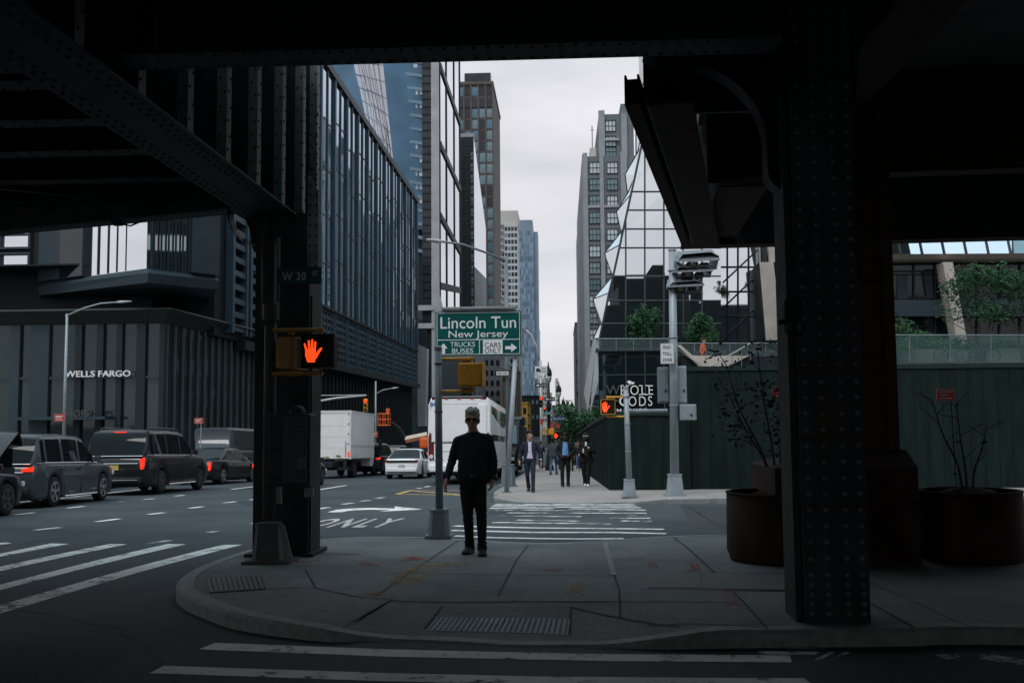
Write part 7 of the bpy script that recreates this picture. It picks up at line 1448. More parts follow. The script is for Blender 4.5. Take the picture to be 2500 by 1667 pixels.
# ---------------- box truck
p = road_pt(-11.85, 50.0); t = thing('box_truck', 'white box truck with a grubby box body, seen from behind past the left column', 'truck', p, R(-3)); slope_to(t)
b = MB(); bw, b0, b1, z0, z1 = 2.4, 0, 4.9, .98, 3.40; b.rbox((0, (b0 + b1) / 2, (z0 + z1) / 2), (bw, b1 - b0, z1 - z0), .03); part(b, 'box_body', truck_white, t)
b = MB()
for k in range(8): y = b0 + .3 + k * .56; b.bx((bw / 2 + .0005, y, z0 + .1), (bw / 2 + .006, y + .02, z1 - .12))
b.bx((-bw / 2 - .01, -.015, z1 - .17), (bw / 2 + .01, b1, z1 - .14)) if False else None
for z in (z0 + .55, z0 + 1.1, z0 + 1.65): b.bx((-bw / 2 + .14, -.006, z), (bw / 2 - .14, -.0005, z + .012))
part(b, 'panel_seam', mat('box_seam', (.52, .51, .49), .6), t)
b = MB(); 
for xx in (-bw / 2 - .008, bw / 2 - .082): b.bx((xx, -.02, z0 - .02), (xx + .09, .06, z1 + .012))
b.bx((-bw / 2 + .09, -.018, z1 - .13), (bw / 2 - .09, .06, z1 + .01)); b.bx((bw / 2 + .001, 0.07, z0 + .62), (bw / 2 + .02, b1, z0 + .72)); b.bx((bw / 2 + .001, .07, z1 - .1), (bw / 2 + .02, b1, z1)); part(b, 'box_frame', mat('box_frame', (.56, .55, .54), .5), t)
b = MB(); b.rbox((0, 2.0, .68), (1.0, 5.8, .26), .03); b.bx((-1.1, -.05, .44), (1.1, .05, .56)); b.bx((-.9, .05, .5), (-.8, .1, .86)); b.bx((.8, .05, .5), (.9, .1, .86)); part(b, 'chassis', plastic, t)
b = MB(); b.loft([[Vector((x, 4.8, z)) for x, z in ((-.98, .55), (.98, .55), (1.0, 1.3), (.9, 2.1), (-.9, 2.1), (-1.0, 1.3))], [Vector((x, 6.0, z)) for x, z in ((-.98, .5), (.98, .5), (1.0, 1.25), (.88, 2.1), (-.88, 2.1), (-1.0, 1.25))], [Vector((x, 6.5, z)) for x, z in ((-.98, .5), (.98, .5), (1.0, 1.2), (.94, 1.3), (-.94, 1.3), (-1.0, 1.2))], [Vector((x, 7.2, z)) for x, z in ((-.9, .5), (.9, .5), (.92, 1.0), (.8, 1.1), (-.8, 1.1), (-.92, 1.0))]]); part(b, 'cab', truck_white, t)
for sx in (1, -1):
    b = MB(); b.slab([(sx * 1.003, 5.0, 1.35), (sx * 1.003, 5.95, 1.35), (sx * .93, 5.9, 2.0), (sx * .93, 5.0, 2.0)], (-sx * .01, 0, 0)); part(b, 'side_window', car_glass, t)
    b = MB(); b.bx((sx * 1.15 - .09, -.03, .64), (sx * 1.15 - .02, -.021, .86)) if False else b.rbox((sx * (bw / 2 - .10), -.035, z0 + .24), (.10, .03, .24), .01); part(b, 'taillight', tail_lit, t)
    b = MB(); b.rbox((sx * 1.3, 5.9, 1.75), (.2, .1, .42), .03); b.tube([(sx * 1.0, 5.9, 1.6), (sx * 1.25, 5.9, 1.6)], .02, 5); part(b, 'mirror', plastic, t)
    wheel(t, sx * .95, 1.2, .42, .30, alloy_dark); wheel(t, sx * .95, 5.9, .42, .26, alloy_dark)
b = MB(); b.bx((.55, -.012, z0 + .02), (.72, -.001, z0 + .1)); b.bx((-.2, -.012, z0 + .05), (.0, -.001, z0 + .14)); part(b, 'sticker', mat('stickers', (.55, .45, .15), .6), t)
b = MB()
for xx in (-.55, .55): b.box((xx, -.03, z0 + .16), (.22, .03, .05)); b.tube([(xx * 1.7, -.04, z0 + .1), (xx * 1.7, -.05, z0 + .9)], .015, 5)
for k in range(5):
    for xx in (-bw / 2 + .13, bw / 2 - .13): b.box((xx, -.012, z0 + .25 + k * .5), (.07, .012, .07))
b.box((0, -.03, z0 + .05), (.16, .04, .10)); part(b, 'door_hardware', galv_dark, t)
b = MB(); b.bx((-1.15, -.12, .42), (1.15, -.06, .50)); b.bx((-1.0, -.1, .5), (-.92, -.06, .95)); b.bx((.92, -.1, .5), (1.0, -.06, .95)); part(b, 'step_bumper', plastic, t)
b = MB(); b.box((-.25, -.06, .64), (.32, .02, .16)); part(b, 'licence_plate', mat('pale_plate', (.45, .45, .42), .5), t)
# ---------------- white coach
q0, q1 = PY(1047, 1100, 40), PY(1206, 1100, 40); wB = 2.6; p = road_pt((q0.x + q1.x) / 2 - .12, 40.2); t = thing('coach', 'white coach seen from behind beside the kerb, with red tail lamps', 'coach', p, R(-.2)); slope_to(t)
zt_ = 3.55; h_ = wB / 2
def cr_(y, f, zt2, z0=.55): return [Vector((x * f, y, z)) for x, z in ((-h_, z0), (h_, z0), (h_ * 1.0, 1.1), (h_ * 1.0, 2.2), (h_ * .985, zt2 - .35), (h_ * .9, zt2 - .06), (h_ * .7, zt2), (-h_ * .7, zt2), (-h_ * .9, zt2 - .06), (-h_ * .985, zt2 - .35), (-h_, 2.2), (-h_, 1.1))]
b = MB(); b.loft([cr_(0.06, .965, zt_ - .10, .62), cr_(.0 + .25, 1.0, zt_), cr_(11.5, 1.0, zt_), cr_(12.0, .95, zt_ - .2)]); part(b, 'body', bus_white, t)
b = MB(); b.rbox((0, .03, 2.46), (wB * .86, .05, 1.5), .06); b.rbox((0, .025, 1.2), (wB * .78, .05, .85), .05); b.rbox((0, -.03, .66), (wB * .93, .14, .30), .06); part(b, 'rear_panel', bus_white, t)
b = MB(); b.bx((-wB * .43, -.004, 1.655), (wB * .43, .012, 1.675)); b.bx((-wB * .36, -.006, 1.32), (wB * .36, .01, 1.335)); b.bx((-wB * .3, -.003, 3.22), (wB * .3, .01, 3.235)); part(b, 'panel_seam', plastic, t)
b = MB(); b.rbox((0, .14, zt_ - .08), (wB * .86, .16, .13), .04); part(b, 'rear_roof_band', car_glass, t)
for x in (-.52, .0 - .0, .52, -.95, .95): b = MB(); b.rbox((x, .045, zt_ - .09), (.14, .03, .05), .01); part(b, 'marker_light', tail_red, t)
for sx in (-1, 1):
    b = MB(); pts = [(1.02, 1.0), (1.2, .98), (1.245, 1.2), (1.245, 1.9), (1.19, 2.1), (1.06, 1.95), (1.02, 1.5)]; b.slab([(sx * x, .022, z) for x, z in pts], (0, .04, 0)); part(b, 'taillight', mat('coach_tail_lamp', (.12, .012, .01), .25), t)
    b = MB(); b.lathe([(.08, -.02), (.09, 0)], (sx * 1.13, .02, 1.12), 12, 'Y'); part(b, 'reverse_lamp', head_lamp, t)
    b = MB(); b.slab([(sx * (h_ + .004), .55, 1.75), (sx * (h_ + .004), 11.3, 1.75), (sx * (h_ * .985 + .006), 11.3, 3.15), (sx * (h_ * .985 + .006), .75, 3.15), (sx * (h_ * .985 + .006), .5, 2.9)], (-sx * .02, 0, 0)); part(b, 'side_window', glass('coach_glass', (.012, .02, .018), .04, 1.5, .004), t)
    for wy in (3.2, 4.4, 9.8): wheel(t, sx * 1.08, wy, .50, .30, alloy, 8)
b = MB(); text_mb(b, '84', .24, (-1.06, .0, 3.15), ext=.006, bold=.008); part(b, 'fleet_number', mat('coach_blue', (.03, .12, .28), .5), t)
b = MB(); b.rbox((.05, -.02, 1.12), (.46, .03, .20), .01); part(b, 'licence_plate', mat('coach_plate', (.03, .035, .04), .4), t)
b = MB(); b.bx((-1.1, .3, .35), (1.1, 11.5, .62)); b.rbox((0, .06, .48), (2.3, .1, .16), .03); part(b, 'underbody', plastic, t)
b = MB(); b.rbox((0, 6.0, zt_ + .08), (1.5, 2.2, .2), .05); part(b, 'roof_unit', bus_white, t)
# ---------------- black lorry cab at the kerb ahead of the coach
yk_ = 56.0; a_, c_ = PY(1254, 1170, yk_), PY(1316, 1170, yk_); p = road_pt(-3.55, yk_); t = thing('lorry', 'black lorry facing the camera at the kerb behind the leaning post', 'lorry', p, R(180)); slope_to(t)
b = MB(); cr2 = lambda y, w, za, zb: [Vector((x, y, z)) for x, z in ((-w, za), (w, za), (w, zb), (-w, zb))]
b.loft([cr2(-.3, 1.2, .6, 2.95), cr2(1.2, 1.2, .6, 2.95), cr2(1.62, 1.17, .6, 1.75)]) ; b.loft([cr2(1.621, 1.15, .55, 1.7), cr2(2.5, 1.05, .55, 1.45), cr2(2.7, 1.0, .6, 1.25)]); part(b, 'cab', car_black, t)
b = MB(); b.slab([(-1.08, 1.64, 1.80), (1.08, 1.64, 1.80), (1.06, 1.27, 2.78), (-1.06, 1.27, 2.78)], (0, .02, 0)); part(b, 'windshield', glass('lorry_glass', (.05, .09, .10), .05, 1.7, .0), t)
b = MB(); b.rbox((0, 2.72, .95), (1.3, .06, .6), .03); part(b, 'grille', plastic, t)
b = MB(); b.rbox((0, 2.76, .5), (2.2, .22, .24), .05); part(b, 'bumper', mat('lorry_bumper', (.16, .17, .18), .4, metal=.5), t)
for sx in (1, -1):
    b = MB(); b.rbox((sx * .85, 2.66, 1.05), (.3, .1, .2), .03); part(b, 'headlight', head_lamp, t); b = MB(); b.rbox((sx * 1.5, 1.5, 2.25), (.26, .12, .85), .03); b.tube([(sx * 1.15, 1.4, 2.7), (sx * 1.5, 1.5, 2.7)], .025, 5); b.tube([(sx * 1.15, 1.4, 1.85), (sx * 1.5, 1.5, 1.85)], .025, 5); part(b, 'mirror', plastic, t)
    wheel(t, sx * 1.0, 2.0, .48, .28, alloy_dark); wheel(t, sx * 1.0, -3.0, .48, .28, alloy_dark)
b = MB(); b.rbox((0, -3.6, 1.9), (2.4, 6.2, 2.3), .04); b.bx((-.5, -6.5, .55), (.5, 2.2, .8)); part(b, 'cargo_body', panel_dark, t)
b = MB(); b.bx((-.25, 2.762, .72), (.25, 2.768, .86)) if False else b.bx((-.16, 2.875, .48), (.16, 2.88, .60)); part(b, 'licence_plate', plate_y, t)
# ------------------------------------------------------------------ people (local -Y is the way they face, +x is picture right, z = 0 the soles)
def torso_rings(rows): return rows
def body_loft(b, rows, n=16):
    b.loft([[Vector((cx + rx * math.copysign(abs(math.cos(a)) ** .85, math.cos(a)), cy + ry * math.copysign(abs(math.sin(a)) ** .9, math.sin(a)), z)) for a in [2 * math.pi * k / n for k in range(n)]] for cx, cy, z, rx, ry in rows])
def hand(b, wrist, d, palm_n, s, curl=.5, thumb=1):
    """palm and five unequal, curled fingers leaving wrist along d"""
    w = Vector(wrist); d = Vector(d).normalized(); pn = Vector(palm_n).normalized(); sd = d.cross(pn).normalized(); k = s
    b.cap(w, w + d * .035 * k, .027 * k, .030 * k, 8)
    for i in range(4): q = (i - 1.5) * .019 * k; b.cap(w + d * .025 * k + sd * q * .8, w + d * .092 * k + sd * q, .0145 * k, .0125 * k, 8)
    for i, ln in enumerate((.068, .078, .073, .058)):
        q = (i - 1.5) * .0195 * k; p0 = w + d * .092 * k + sd * q; d1 = (d + pn * curl * .5).normalized(); p1 = p0 + d1 * ln * .45 * k; d2 = (d + pn * curl * 1.2).normalized(); p2 = p1 + d2 * ln * .33 * k; d3 = (d + pn * curl * 2.2).normalized(); p3 = p2 + d3 * ln * .25 * k
        b.cap(p0, p1, .0095 * k, .0090 * k, 7); b.cap(p1, p2, .0090 * k, .0082 * k, 7); b.cap(p2, p3, .0082 * k, .0070 * k, 7)
    t0 = w + d * .03 * k - sd * .024 * k * thumb; t1 = t0 + (d * .6 - sd * .75 * thumb + pn * .3).normalized() * .035 * k; t2 = t1 + (d * .9 - sd * .25 * thumb + pn * .45).normalized() * .032 * k; t3 = t2 + (d + pn * .5).normalized() * .022 * k
    b.cap(t0, t1, .0135 * k, .0115 * k, 7); b.cap(t1, t2, .0115 * k, .0098 * k, 7); b.cap(t2, t3, .0098 * k, .008 * k, 7)
def head(b, c, s=1.0, M=None):
    M = M or Matrix.Identity(3); c = Vector(c); f = lambda x, y, z: c + M @ Vector((x, y, z)) * s
    b.ell(f(0, .012, .035), (.075 * s, .094 * s, .088 * s), M); b.ell(f(0, -.012, -.045), (.060 * s, .074 * s, .075 * s), M); b.ell(f(0, -.045, -.085), (.036 * s, .036 * s, .030 * s), M)
    b.cap(f(0, -.088, .010), f(0, -.107, -.030), .009 * s, .015 * s, 8); b.ell(f(.012, -.095, -.034), .010 * s); b.ell(f(-.012, -.095, -.034), .010 * s)
    b.ell(f(0, -.080, .028), (.055 * s, .016 * s, .012 * s), M); b.cap(f(-.022, -.083, -.064), f(.022, -.083, -.064), .008 * s, .008 * s, 8); b.cap(f(-.017, -.080, -.078), f(.017, -.080, -.078), .009 * s, .009 * s, 8)
    for sx in (1, -1): b.ell(f(sx * .078, .012, -.008), (.012 * s, .022 * s, .033 * s), M); b.ell(f(sx * .042, -.062, -.02), (.022 * s, .02 * s, .02 * s), M)
def shoe(b, ank, d, s=1.0, lift=0.0):
    a = Vector((ank[0], ank[1], 0)); d = Vector((d[0], d[1], 0)).normalized(); sd = Vector((-d.y, d.x, 0)); rows = []
    for u, w, h0, h1 in ((-.085, .030, .0, .055), (-.06, .038, .0, .085), (0, .041, .0, .095), (.06, .046, .0, .075), (.12, .051, .0, .055), (.165, .044, .004, .042), (.192, .024, .012, .03)):
        c = a + d * u * s; rows.append([c + sd * x * w * s + Vector((0, 0, z * s + lift)) for x, z in ((-1, h0 + .004), (-.8, h0), (.8, h0), (1, h0 + .004), (1, h0 + (h1 - h0) * .55), (.55, h1), (-.55, h1), (-1, h0 + (h1 - h0) * .55))])
    b.loft(rows)
def person(label, p, J, st, vox=.011, rz=0.0, group=None):
    """J: joints; st: materials and shape switches"""
    t = thing('person', label, 'person', p, rz, group); V = lambda k: Vector(J[k]); s = st.get('s', 1.0); tw = st.get('bulk', 1.0)
    hd = V('head') - Vector((0, 0, .012)); nk = V('neck'); sk = st['skin']; bs_ = s; s_head = s * 1.07; M = rotz(st.get('turn', 0))
    b = MB(); head(b, hd, s_head, M); b.cap(hd + Vector((0, .018, -.08)) * s, nk, .056 * s, .062 * s)                     # the body itself: one continuous surface under the clothes
    hipc = (V('hipL') + V('hipR')) / 2
    body_loft(b, [(hipc.x, hipc.y, hipc.z - .06, .12 * s, .085 * s), (hipc.x, hipc.y, hipc.z + .04, .145 * s, .10 * s), (hipc.x * .6 + nk.x * .4, hipc.y, hipc.z + .2, .125 * s, .09 * s), (nk.x, nk.y, nk.z - .22, .15 * s, .105 * s), (nk.x, nk.y, nk.z - .07, .13 * s, .08 * s), (nk.x, nk.y, nk.z + .02, .06 * s, .055 * s)])
    for q in 'LR':
        b.cap(V('sh' + q), V('el' + q), .045 * s, .036 * s); b.cap(V('el' + q), V('wr' + q), .036 * s, .026 * s); b.cap(V('sh' + q), Vector((nk.x, nk.y, nk.z - .06)), .045 * s, .05 * s)
        hv = (V('wr' + q) - V('el' + q)).normalized(); hv = (hv + Vector(st.get('hand' + q, (0, 0, -.3)))).normalized(); inward = Vector((1 if q == 'L' else -1, .35, 0)); hand(b, V('wr' + q), hv, inward, 1.06 * s, st.get('curl', .5), 1 if q == 'L' else -1)
        b.cap(V('hip' + q), V('kn' + q), .072 * s, .050 * s); b.cap(V('kn' + q), V('an' + q), .048 * s, .034 * s); b.cap(V('an' + q), V('an' + q) + Vector((0, -.03, -.035)) * s, .034 * s, .026 * s)
    remesh(b, vox * .62, 'body', sk, t, 1)
    # trousers
    b = MB(); body_loft(b, [(hipc.x, hipc.y, hipc.z - .09, .13 * s * tw, .105 * s), (hipc.x, hipc.y, hipc.z + .0, .165 * s * tw, .122 * s), (hipc.x, hipc.y, hipc.z + .11, .155 * s * tw, .118 * s)])
    lw = st.get('leg', 1.0)
    for q in 'LR':
        h_, k_, a_ = V('hip' + q), V('kn' + q), V('an' + q); md = h_.lerp(k_, .5) + Vector((0, -.008, 0)); cf = k_.lerp(a_, .35) + Vector((0, .014, 0)); end = k_.lerp(a_, 1.0) + Vector((0, .0, .0))
        b.cap(h_, md, .098 * s * lw, .084 * s * lw); b.cap(md, k_, .084 * s * lw, .066 * s * lw); b.cap(k_, cf, .066 * s * lw, .064 * s * lw); b.cap(cf, k_.lerp(a_, .82), .064 * s * lw, .056 * s * lw); b.cap(k_.lerp(a_, .8), end + Vector((0, -.012, -.02)), .056 * s * lw, .066 * s * lw)
    remesh(b, vox, 'trousers', st['trousers'], t, 2, fold=([(V(q) + Vector((0, 0, dz)), r) for q, dz, r in (('knL', .0, .09), ('knR', .0, .09), ('anL', .05, .10), ('anR', .05, .10), ('hipL', -.05, .12), ('hipR', -.05, .12))], .005))
    for q in 'LR': b = MB(); shoe(b, J['an' + q], st.get('foot' + q, (0, -1)), s * 1.12, st.get('lift' + q, 0)); remesh(b, vox * .8, 'shoe', st['shoes'], t, 1)
    # upper garment
    b = MB(); zl = hipc.z + st.get('hem', .05); fl = st.get('flare', 1.0); bm_ = st.get('belly', .13)
    body_loft(b, [(hipc.x, hipc.y, zl, .172 * s * tw * fl, .130 * s), (hipc.x, hipc.y, zl + .04, .174 * s * tw * fl, bm_ * s), (hipc.x * .6 + nk.x * .4, hipc.y * .6 + nk.y * .4 - .005, zl + (nk.z - zl) * .45, .166 * s * tw, bm_ * s * 1.02), (nk.x, nk.y, nk.z - .22, .186 * s * tw, .128 * s), (nk.x, nk.y, nk.z - .125, .168 * s * tw, .110 * s), (nk.x, nk.y + .004, nk.z - .055, .118 * s * tw, .088 * s), (nk.x, nk.y + .004, nk.z - .018, .082 * s * tw, .076 * s), (nk.x, nk.y + .004, nk.z + .0, .070 * s, .068 * s)])
    aw = st.get('arm', 1.0)
    for q in 'LR':
        S_, E_, W_ = V('sh' + q), V('el' + q), V('wr' + q); b.cap(Vector((nk.x + (S_.x - nk.x) * .35, nk.y, nk.z - .075)), S_, .066 * s, .070 * s * aw); b.cap(S_, S_.lerp(E_, .5), .070 * s * aw, .063 * s * aw); b.cap(S_.lerp(E_, .5), E_, .063 * s * aw, .053 * s * aw); b.cap(E_, E_.lerp(W_, .5), .053 * s * aw, .048 * s * aw); b.cap(E_.lerp(W_, .5), E_.lerp(W_, .97), .048 * s * aw, .038 * s * aw)
    remesh(b, vox, st.get('top_name', 'sweater'), st['top'], t, 2, fold=([(V('elL'), .09), (V('elR'), .09), (V('wrL'), .07), (V('wrR'), .07), (hipc + Vector((-.1, -.08, .16)), .14), (hipc + Vector((.12, -.08, .13)), .14), (V('shL') + Vector((.04, 0, -.1)), .08), (V('shR') + Vector((-.04, 0, -.1)), .08)], .006))
    # hair
    if st.get('hair'):
        b = MB(); s = s_head * 1.04; f = lambda x, y, z: hd + M @ Vector((x, y, z)) * s; b.ell(f(0, .024, .055), (.087 * s, .096 * s, .086 * s), M); b.ell(f(0, .045, .0), (.085 * s, .075 * s, .075 * s), M); b.ell(f(0, -.050, .094), (.070 * s, .050 * s, .036 * s), M)
        rnd = random.Random(3)
        for k in range(26): a = rnd.uniform(0, 6.28); e = rnd.uniform(.1, 1.3); b.ell(f(.078 * math.cos(a) * math.cos(e), .02 + .088 * math.sin(a) * math.cos(e) * (1 if math.sin(a) > 0 else .75), .058 + .078 * math.sin(e)), .021 * s, nu=8, nv=6)
        if st.get('long'): b.ell(f(.062, .03, -.09), (.036 * s, .05 * s, .13 * s), M); b.ell(f(-.062, .03, -.09), (.036 * s, .05 * s, .13 * s), M); b.ell(f(0, .06, -.08), (.085 * s, .05 * s, .14 * s), M)
        remesh(b, vox * .7, 'hair', st['hair'], t, 1); s = bs_
    if st.get('specs'):
        b = MB(); s = s_head
        for sx in (1, -1):
            b.loft([[hd + M @ (Vector((sx * .034 + .029 * math.cos(a), -.094 - .0 + abs(math.cos(a)) * .002 + dd, .004 + .021 * math.sin(a))) * s) for a in [2 * math.pi * k / 14 for k in range(14)]] for dd in (0, .012)]); b.tube([hd + M @ Vector((sx * .060, -.088, .012)) * s, hd + M @ Vector((sx * .082, .01, .008)) * s], .004, 5)
        b.box(hd + M @ Vector((0, -.098, .012)) * s, (.03, .008, .007)); part(b, 'sunglasses', sign_black, t)
    return t, hd, M
def pose(H=1.78, **k):
    q = H / 1.78; J = dict(head=(0, -.02, 1.665), neck=(0, .01, 1.50), shL=(-.178, .01, 1.395), shR=(.178, .01, 1.395), elL=(-.255, .04, 1.14), elR=(.255, .04, 1.14), wrL=(-.27, -.05, .90), wrR=(.27, -.05, .90), hipL=(-.085, 0, .93), hipR=(.085, 0, .93), knL=(-.095, -.02, .50), knR=(.095, -.02, .50), anL=(-.095, .02, .085), anR=(.095, .02, .085)); J.update(k)
    return {a: tuple(x * q for x in v) for a, v in J.items()}
cloth = lambda n, c, v=.18: mat(n, c, .9, var=v, scale=14, bump=.25, spec=.2)
navy_sw = cloth('dark_navy_knit', (.013, .020, .028)); jean_blk = cloth('black_denim', (.009, .010, .012)); grey_hair = mat('grey_hair', (.34, .34, .33), .7, var=.4, scale=60, bump=.5); black_hair = mat('black_hair', (.012, .011, .010), .5, var=.3, scale=50); brown_hair = mat('brown_hair', (.05, .028, .018), .6, var=.3, scale=50)
suit = cloth('navy_suit', (.022, .026, .042)); shirt_l = cloth('lilac_shirt', (.50, .46, .58)); shoe_b = mat('black_shoe', (.014, .013, .013), .4); shoe_w = mat('white_shoe', (.62, .62, .60), .6); blue_sh = cloth('blue_shirt', (.12, .26, .46), .3); coat_b = cloth('black_coat', (.012, .013, .015)); grey_j = cloth('grey_jacket', (.055, .062, .068)); denim = cloth('blue_denim', (.06, .10, .17)); white_t = cloth('white_top', (.62, .60, .58)); orange_j = cloth('orange_jacket', (.75, .12, .02))
skin_m = mat('skin_shaded', (.36, .21, .15), .55, var=.08)
# -- the man walking towards the camera
pm = GS(1158, 1352); cx_ = 555; k_ = 1252 / 1.78
def jz(x, z, y): return ((x - cx_) / k_, y, (1398 - z) / k_)
J = dict(head=((546 - cx_) / k_, -.03, 1.665), neck=(-.005, .01, 1.505), shL=jz(422, 424, .0), shR=jz(677, 410, .02), elL=jz(358, 598, .05), elR=jz(724, 598, .04), wrL=jz(325, 742, -.10), wrR=jz(722, 744, .06), hipL=jz(495, 770, .0), hipR=jz(598, 770, .02), knL=jz(502, 1070, -.03), knR=jz(620, 1062, -.02), anL=jz(509, 1325, .12), anR=jz(628, 1330, -.06))
t, hd, M = person('man in dark sweater, black jeans and sunglasses, with grey hair, striding towards the camera', pm, J, dict(skin=skin_m, trousers=jean_blk, shoes=mat('dark_grey_shoe', (.022, .023, .024), .6), top=navy_sw, hair=grey_hair, specs=True, hem=.04, belly=.142, bulk=1.13, leg=1.0, arm=1.08, handL=(-.12, -.1, -.4), handR=(-.25, -.05, -.5), footL=(-.25, -1), footR=(.08, -1), curl=.55), .0085)
b = MB(); hp = (Vector(J['hipL']) + Vector(J['hipR'])) / 2; b.loft([[Vector((hp.x + .182 * math.cos(a), hp.y + .130 * math.sin(a), hp.z + dz_)) for a in [2 * math.pi * k / 24 for k in range(24)]] for dz_ in (.055, .10)], caps=False); part(b, 'belt', iron_black, t); b = MB(); b.rbox((hp.x, hp.y - .135, hp.z + .078), (.05, .012, .045), .006); part(b, 'belt_buckle', alloy_dark, t)
b = MB(); w = Vector(J['wrR']); b.lathe([(.040, -.016), (.043, 0), (.040, .016)], w + Vector((0, 0, .03)), 14); part(b, 'wristwatch', alloy_dark, t)
# -- suited man
def walk(H, lead, sw=.1, **k): 
    a, c = ('L', 'R') if lead == 'L' else ('R', 'L'); sg = {'L': -1, 'R': 1}
    d = {'an' + a: (sg[a] * .085, -.26, .085), 'kn' + a: (sg[a] * .09, -.20, .50), 'an' + c: (sg[c] * .06, .30, .15), 'kn' + c: (sg[c] * .09, .02, .49), 'wr' + a: (sg[a] * .27, .10, .90), 'wr' + c: (sg[c] * .27, -.16, .92)}; d.update(k); return pose(H, **d)
p = GS(1296, 1201); J = walk(1.80, 'R', wrL=(-.31, -.10, .92), wrR=(.33, -.02, .90), elL=(-.29, .02, 1.15), elR=(.30, .04, 1.15))
t, hd, M = person('man in navy suit and lilac shirt walking on the far pavement', p + Vector((-.02, .2, 0)), J, dict(skin=skin_l, trousers=suit, shoes=shoe_b, top=suit, top_name='jacket', hair=black_hair, hem=-.04, flare=1.08, bulk=1.04, arm=1.05, turn=.1), .012)
def front_panel(t, J, m, w0, w1, z0, z1, y0, y1, name='shirt'):
    b = MB(); nx_ = 7; rows = []
    for i in range(9):
        u = i / 8; z = z0 + (z1 - z0) * u; w = w0 + (w1 - w0) * u; yy_ = y0 + (y1 - y0) * u - .012 * math.sin(u * math.pi); rows.append([Vector((J['neck'][0] + w * (2 * k / (nx_ - 1) - 1), yy_ + .03 * (2 * k / (nx_ - 1) - 1) ** 2, z)) for k in range(nx_)])
    b.smooth = True; b.loft(rows, closed=False, caps=False); b.loft([[v + Vector((0, .02, 0)) for v in r] for r in rows], closed=False, caps=False); return part(b, name, m, t)
front_panel(t, J, shirt_l, .095, .05, .99, 1.49, -.150, -.095)
b = MB(); 
for sx in (-1, 1): b.rbox((sx * .29 + J['wrL' if sx < 0 else 'wrR'][0] * .0 + sx * .03, -.06, .955), (.08, .07, .03), .01)
part(b, 'shirt_cuff', sign_white, t)
# -- officer-like walker in blue shirt
p = GS(1381, 1187); J = walk(1.80, 'L', wrL=(-.16, -.20, 1.06), wrR=(.16, -.20, 1.06), elL=(-.29, .03, 1.16), elR=(.29, .03, 1.16), anL=(-.10, -.08, .085), knL=(-.11, -.10, .5), anR=(.09, .06, .085))
t, hd, M = person('walker in black trousers and open dark jacket over a bright blue shirt', p, J, dict(skin=skin_d, trousers=coat_b, shoes=shoe_b, top=coat_b, top_name='jacket', hair=black_hair, hem=-.02, flare=1.1, bulk=1.14, arm=1.15, leg=1.05), .012)
front_panel(t, J, blue_sh, .115, .07, 1.06, 1.50, -.158, -.10)
b = MB(); b.rbox((0, -.16, 1.02), (.34, .05, .08), .02); part(b, 'belt', plastic, t)
# -- woman in black with white headband
p = GS(1432, 1186); J = walk(1.78, 'R', wrL=(-.10, -.24, 1.14), wrR=(.10, -.22, 1.2), elL=(-.27, -.02, 1.15), elR=(.27, -.02, 1.16), anR=(.05, -.1, .085), knR=(.07, -.10, .5), anL=(-.04, .1, .1))
t, hd, M = person('woman in a long black coat with a white headband and white shoes, beside the hoarding', p, J, dict(skin=skin_d, trousers=coat_b, shoes=shoe_w, top=coat_b, top_name='coat', hair=black_hair, long=True, hem=-.12, flare=1.22, bulk=1.16, arm=1.2, leg=1.12, turn=-.35), .012)
b = MB(); b.loft([[hd + M @ Vector((.099 * math.cos(a), .02 + .108 * math.sin(a), dz_ + .05 + .018 * math.sin(a))) for a in [2 * math.pi * k / 20 for k in range(20)]] for dz_ in (.0, .035)], caps=False); part(b, 'headband', sign_white, t)
front_panel(t, J, sign_white, .04, .03, 1.36, 1.50, -.14, -.11, 'scarf'); b = MB(); b.rbox((-.10, -.27, 1.2), (.05, .02, .16), .006, rotz(.2)); b.rbox((.08, -.24, 1.31), (.06, .02, .05), .006); part(b, 'held_paper', sign_white, t)
# -- man in grey jacket seen from behind
p = GS(1351, 1158); J = walk(1.82, 'L', wrL=(-.24, -.02, .92), wrR=(.24, -.02, .92))
person('man in grey jacket and blue jeans standing with his back turned', p, J, dict(skin=skin_d, trousers=denim, shoes=shoe_b, top=grey_j, top_name='jacket', hair=black_hair, hem=-.06, flare=1.1, bulk=1.15, arm=1.15), .013, R(165))
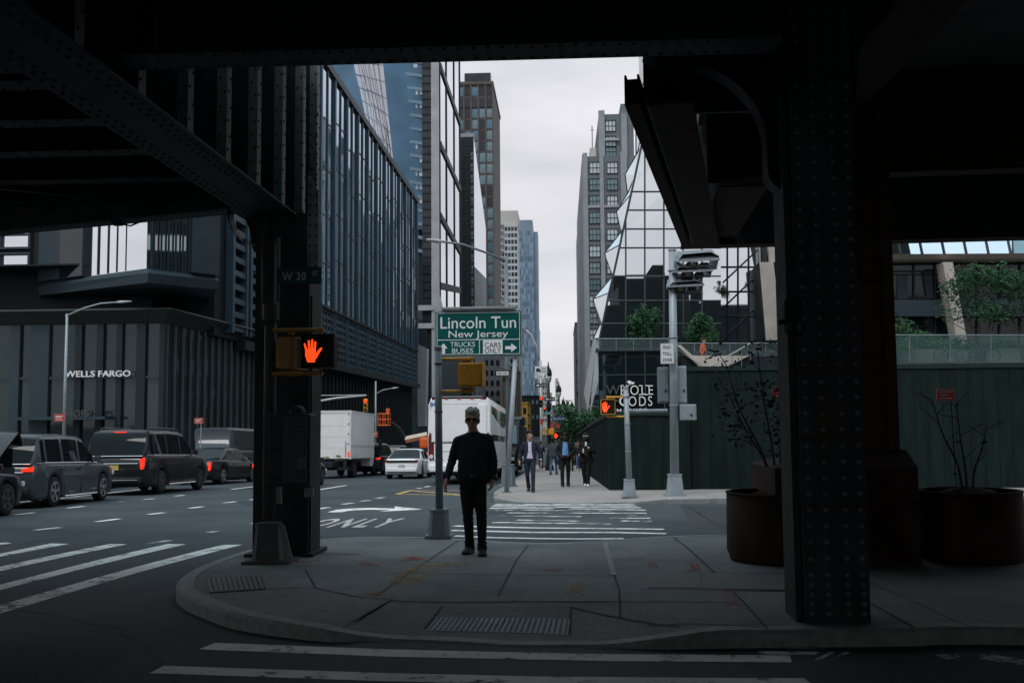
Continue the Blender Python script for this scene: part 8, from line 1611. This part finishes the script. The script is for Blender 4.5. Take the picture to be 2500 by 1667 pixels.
# -- woman with white top behind
p = GS(1413, 1147); J = walk(1.70, 'L')
t, hd, M = person('woman in a white top, dark cardigan and long blue trousers behind the coated woman', p, J, dict(skin=skin_l, trousers=denim, shoes=shoe_w, top=coat_b, top_name='cardigan', hair=brown_hair, long=True, hem=-.02, leg=1.1), .013)
front_panel(t, J, white_t, .085, .06, 1.12, 1.42, -.148, -.11, 'white_top')
for lab, px, pyb, y0, sty in (('dark-clothed walker far back between the blue-shirted walker and the white-topped woman', 1394, 1140, 58, dict(skin=skin_d, trousers=coat_b, shoes=shoe_b, top=grey_j, hair=black_hair)), ('dark-haired walker in a grey jacket far back, right of the black lamp post', 1368, 1140, 62, dict(skin=skin_l, trousers=denim, shoes=shoe_b, top=grey_j, hair=black_hair)), ('far walker in a white top close to the hoarding', 1425, 1140, 60, dict(skin=skin_l, trousers=coat_b, shoes=shoe_w, top=white_t, hair=brown_hair)), ('far walker in a dark coat left of the litter bin', 1321, 1130, 66, dict(skin=skin_d, trousers=coat_b, shoes=shoe_b, top=suit, hair=black_hair)), ('small far walker in black by the street trees', 1408, 1120, 75, dict(skin=skin_l, trousers=coat_b, shoes=shoe_b, top=coat_b, hair=brown_hair))):
    p = Vector((PY(px, pyb, y0).x, y0, zr(y0) + KERB)); person(lab, p, walk(1.74, 'R'), sty, .018)
# -- worker in orange on the terrace
yy = YM + 1.2; p = Vector((PY(1717, 860, yy).x, yy, PY(1717, 826, yy).z - 1.76)); person('worker in an orange jacket on the stairs behind the terrace rail', p, pose(1.76), dict(skin=skin_l, trousers=grey_j, shoes=shoe_b, top=orange_j, top_name='jacket', hair=brown_hair, bulk=1.1), .016, R(60))
# ------------------------------------------------------------------ glass sheets must show their outer side
bpy.context.view_layer.update()
done = set()
for o in list(COL.objects):
    if o.type != 'MESH' or o.data.name in done: continue
    idx = {i for i, m in enumerate(o.data.materials) if m and any(w in m.name for w in ('glass', 'window', 'pane', 'blind', 'mirror'))}
    if not idx: continue
    done.add(o.data.name); root = o
    while root.parent: root = root.parent
    veh = root.get('category') in ('car', 'van', 'coach', 'truck', 'lorry', 'bus'); mw = o.matrix_world.copy(); org = root.matrix_world @ Vector((0, .3, .8))
    bm = bmesh.new(); bm.from_mesh(o.data); seen = set(); flip = []
    for f in bm.faces:
        if f.index in seen: continue
        isl = []; stack = [f]; seen.add(f.index)
        while stack:
            g = stack.pop(); isl.append(g)
            for e in g.edges:
                for h in e.link_faces:
                    if h.index not in seen: seen.add(h.index); stack.append(h)
        if not any(g.material_index in idx for g in isl) or not any(e.is_boundary for g in isl for e in g.edges): continue
        s_ = 0.0
        for g in isl:
            c = mw @ g.calc_center_median(); n = mw.to_3x3() @ g.normal; s_ += n.dot((c - org) if veh else (CAM - c).normalized()) * g.calc_area()
        if s_ < 0: flip += isl
    if flip: bmesh.ops.reverse_faces(bm, faces=flip); bm.to_mesh(o.data)
    bm.free()
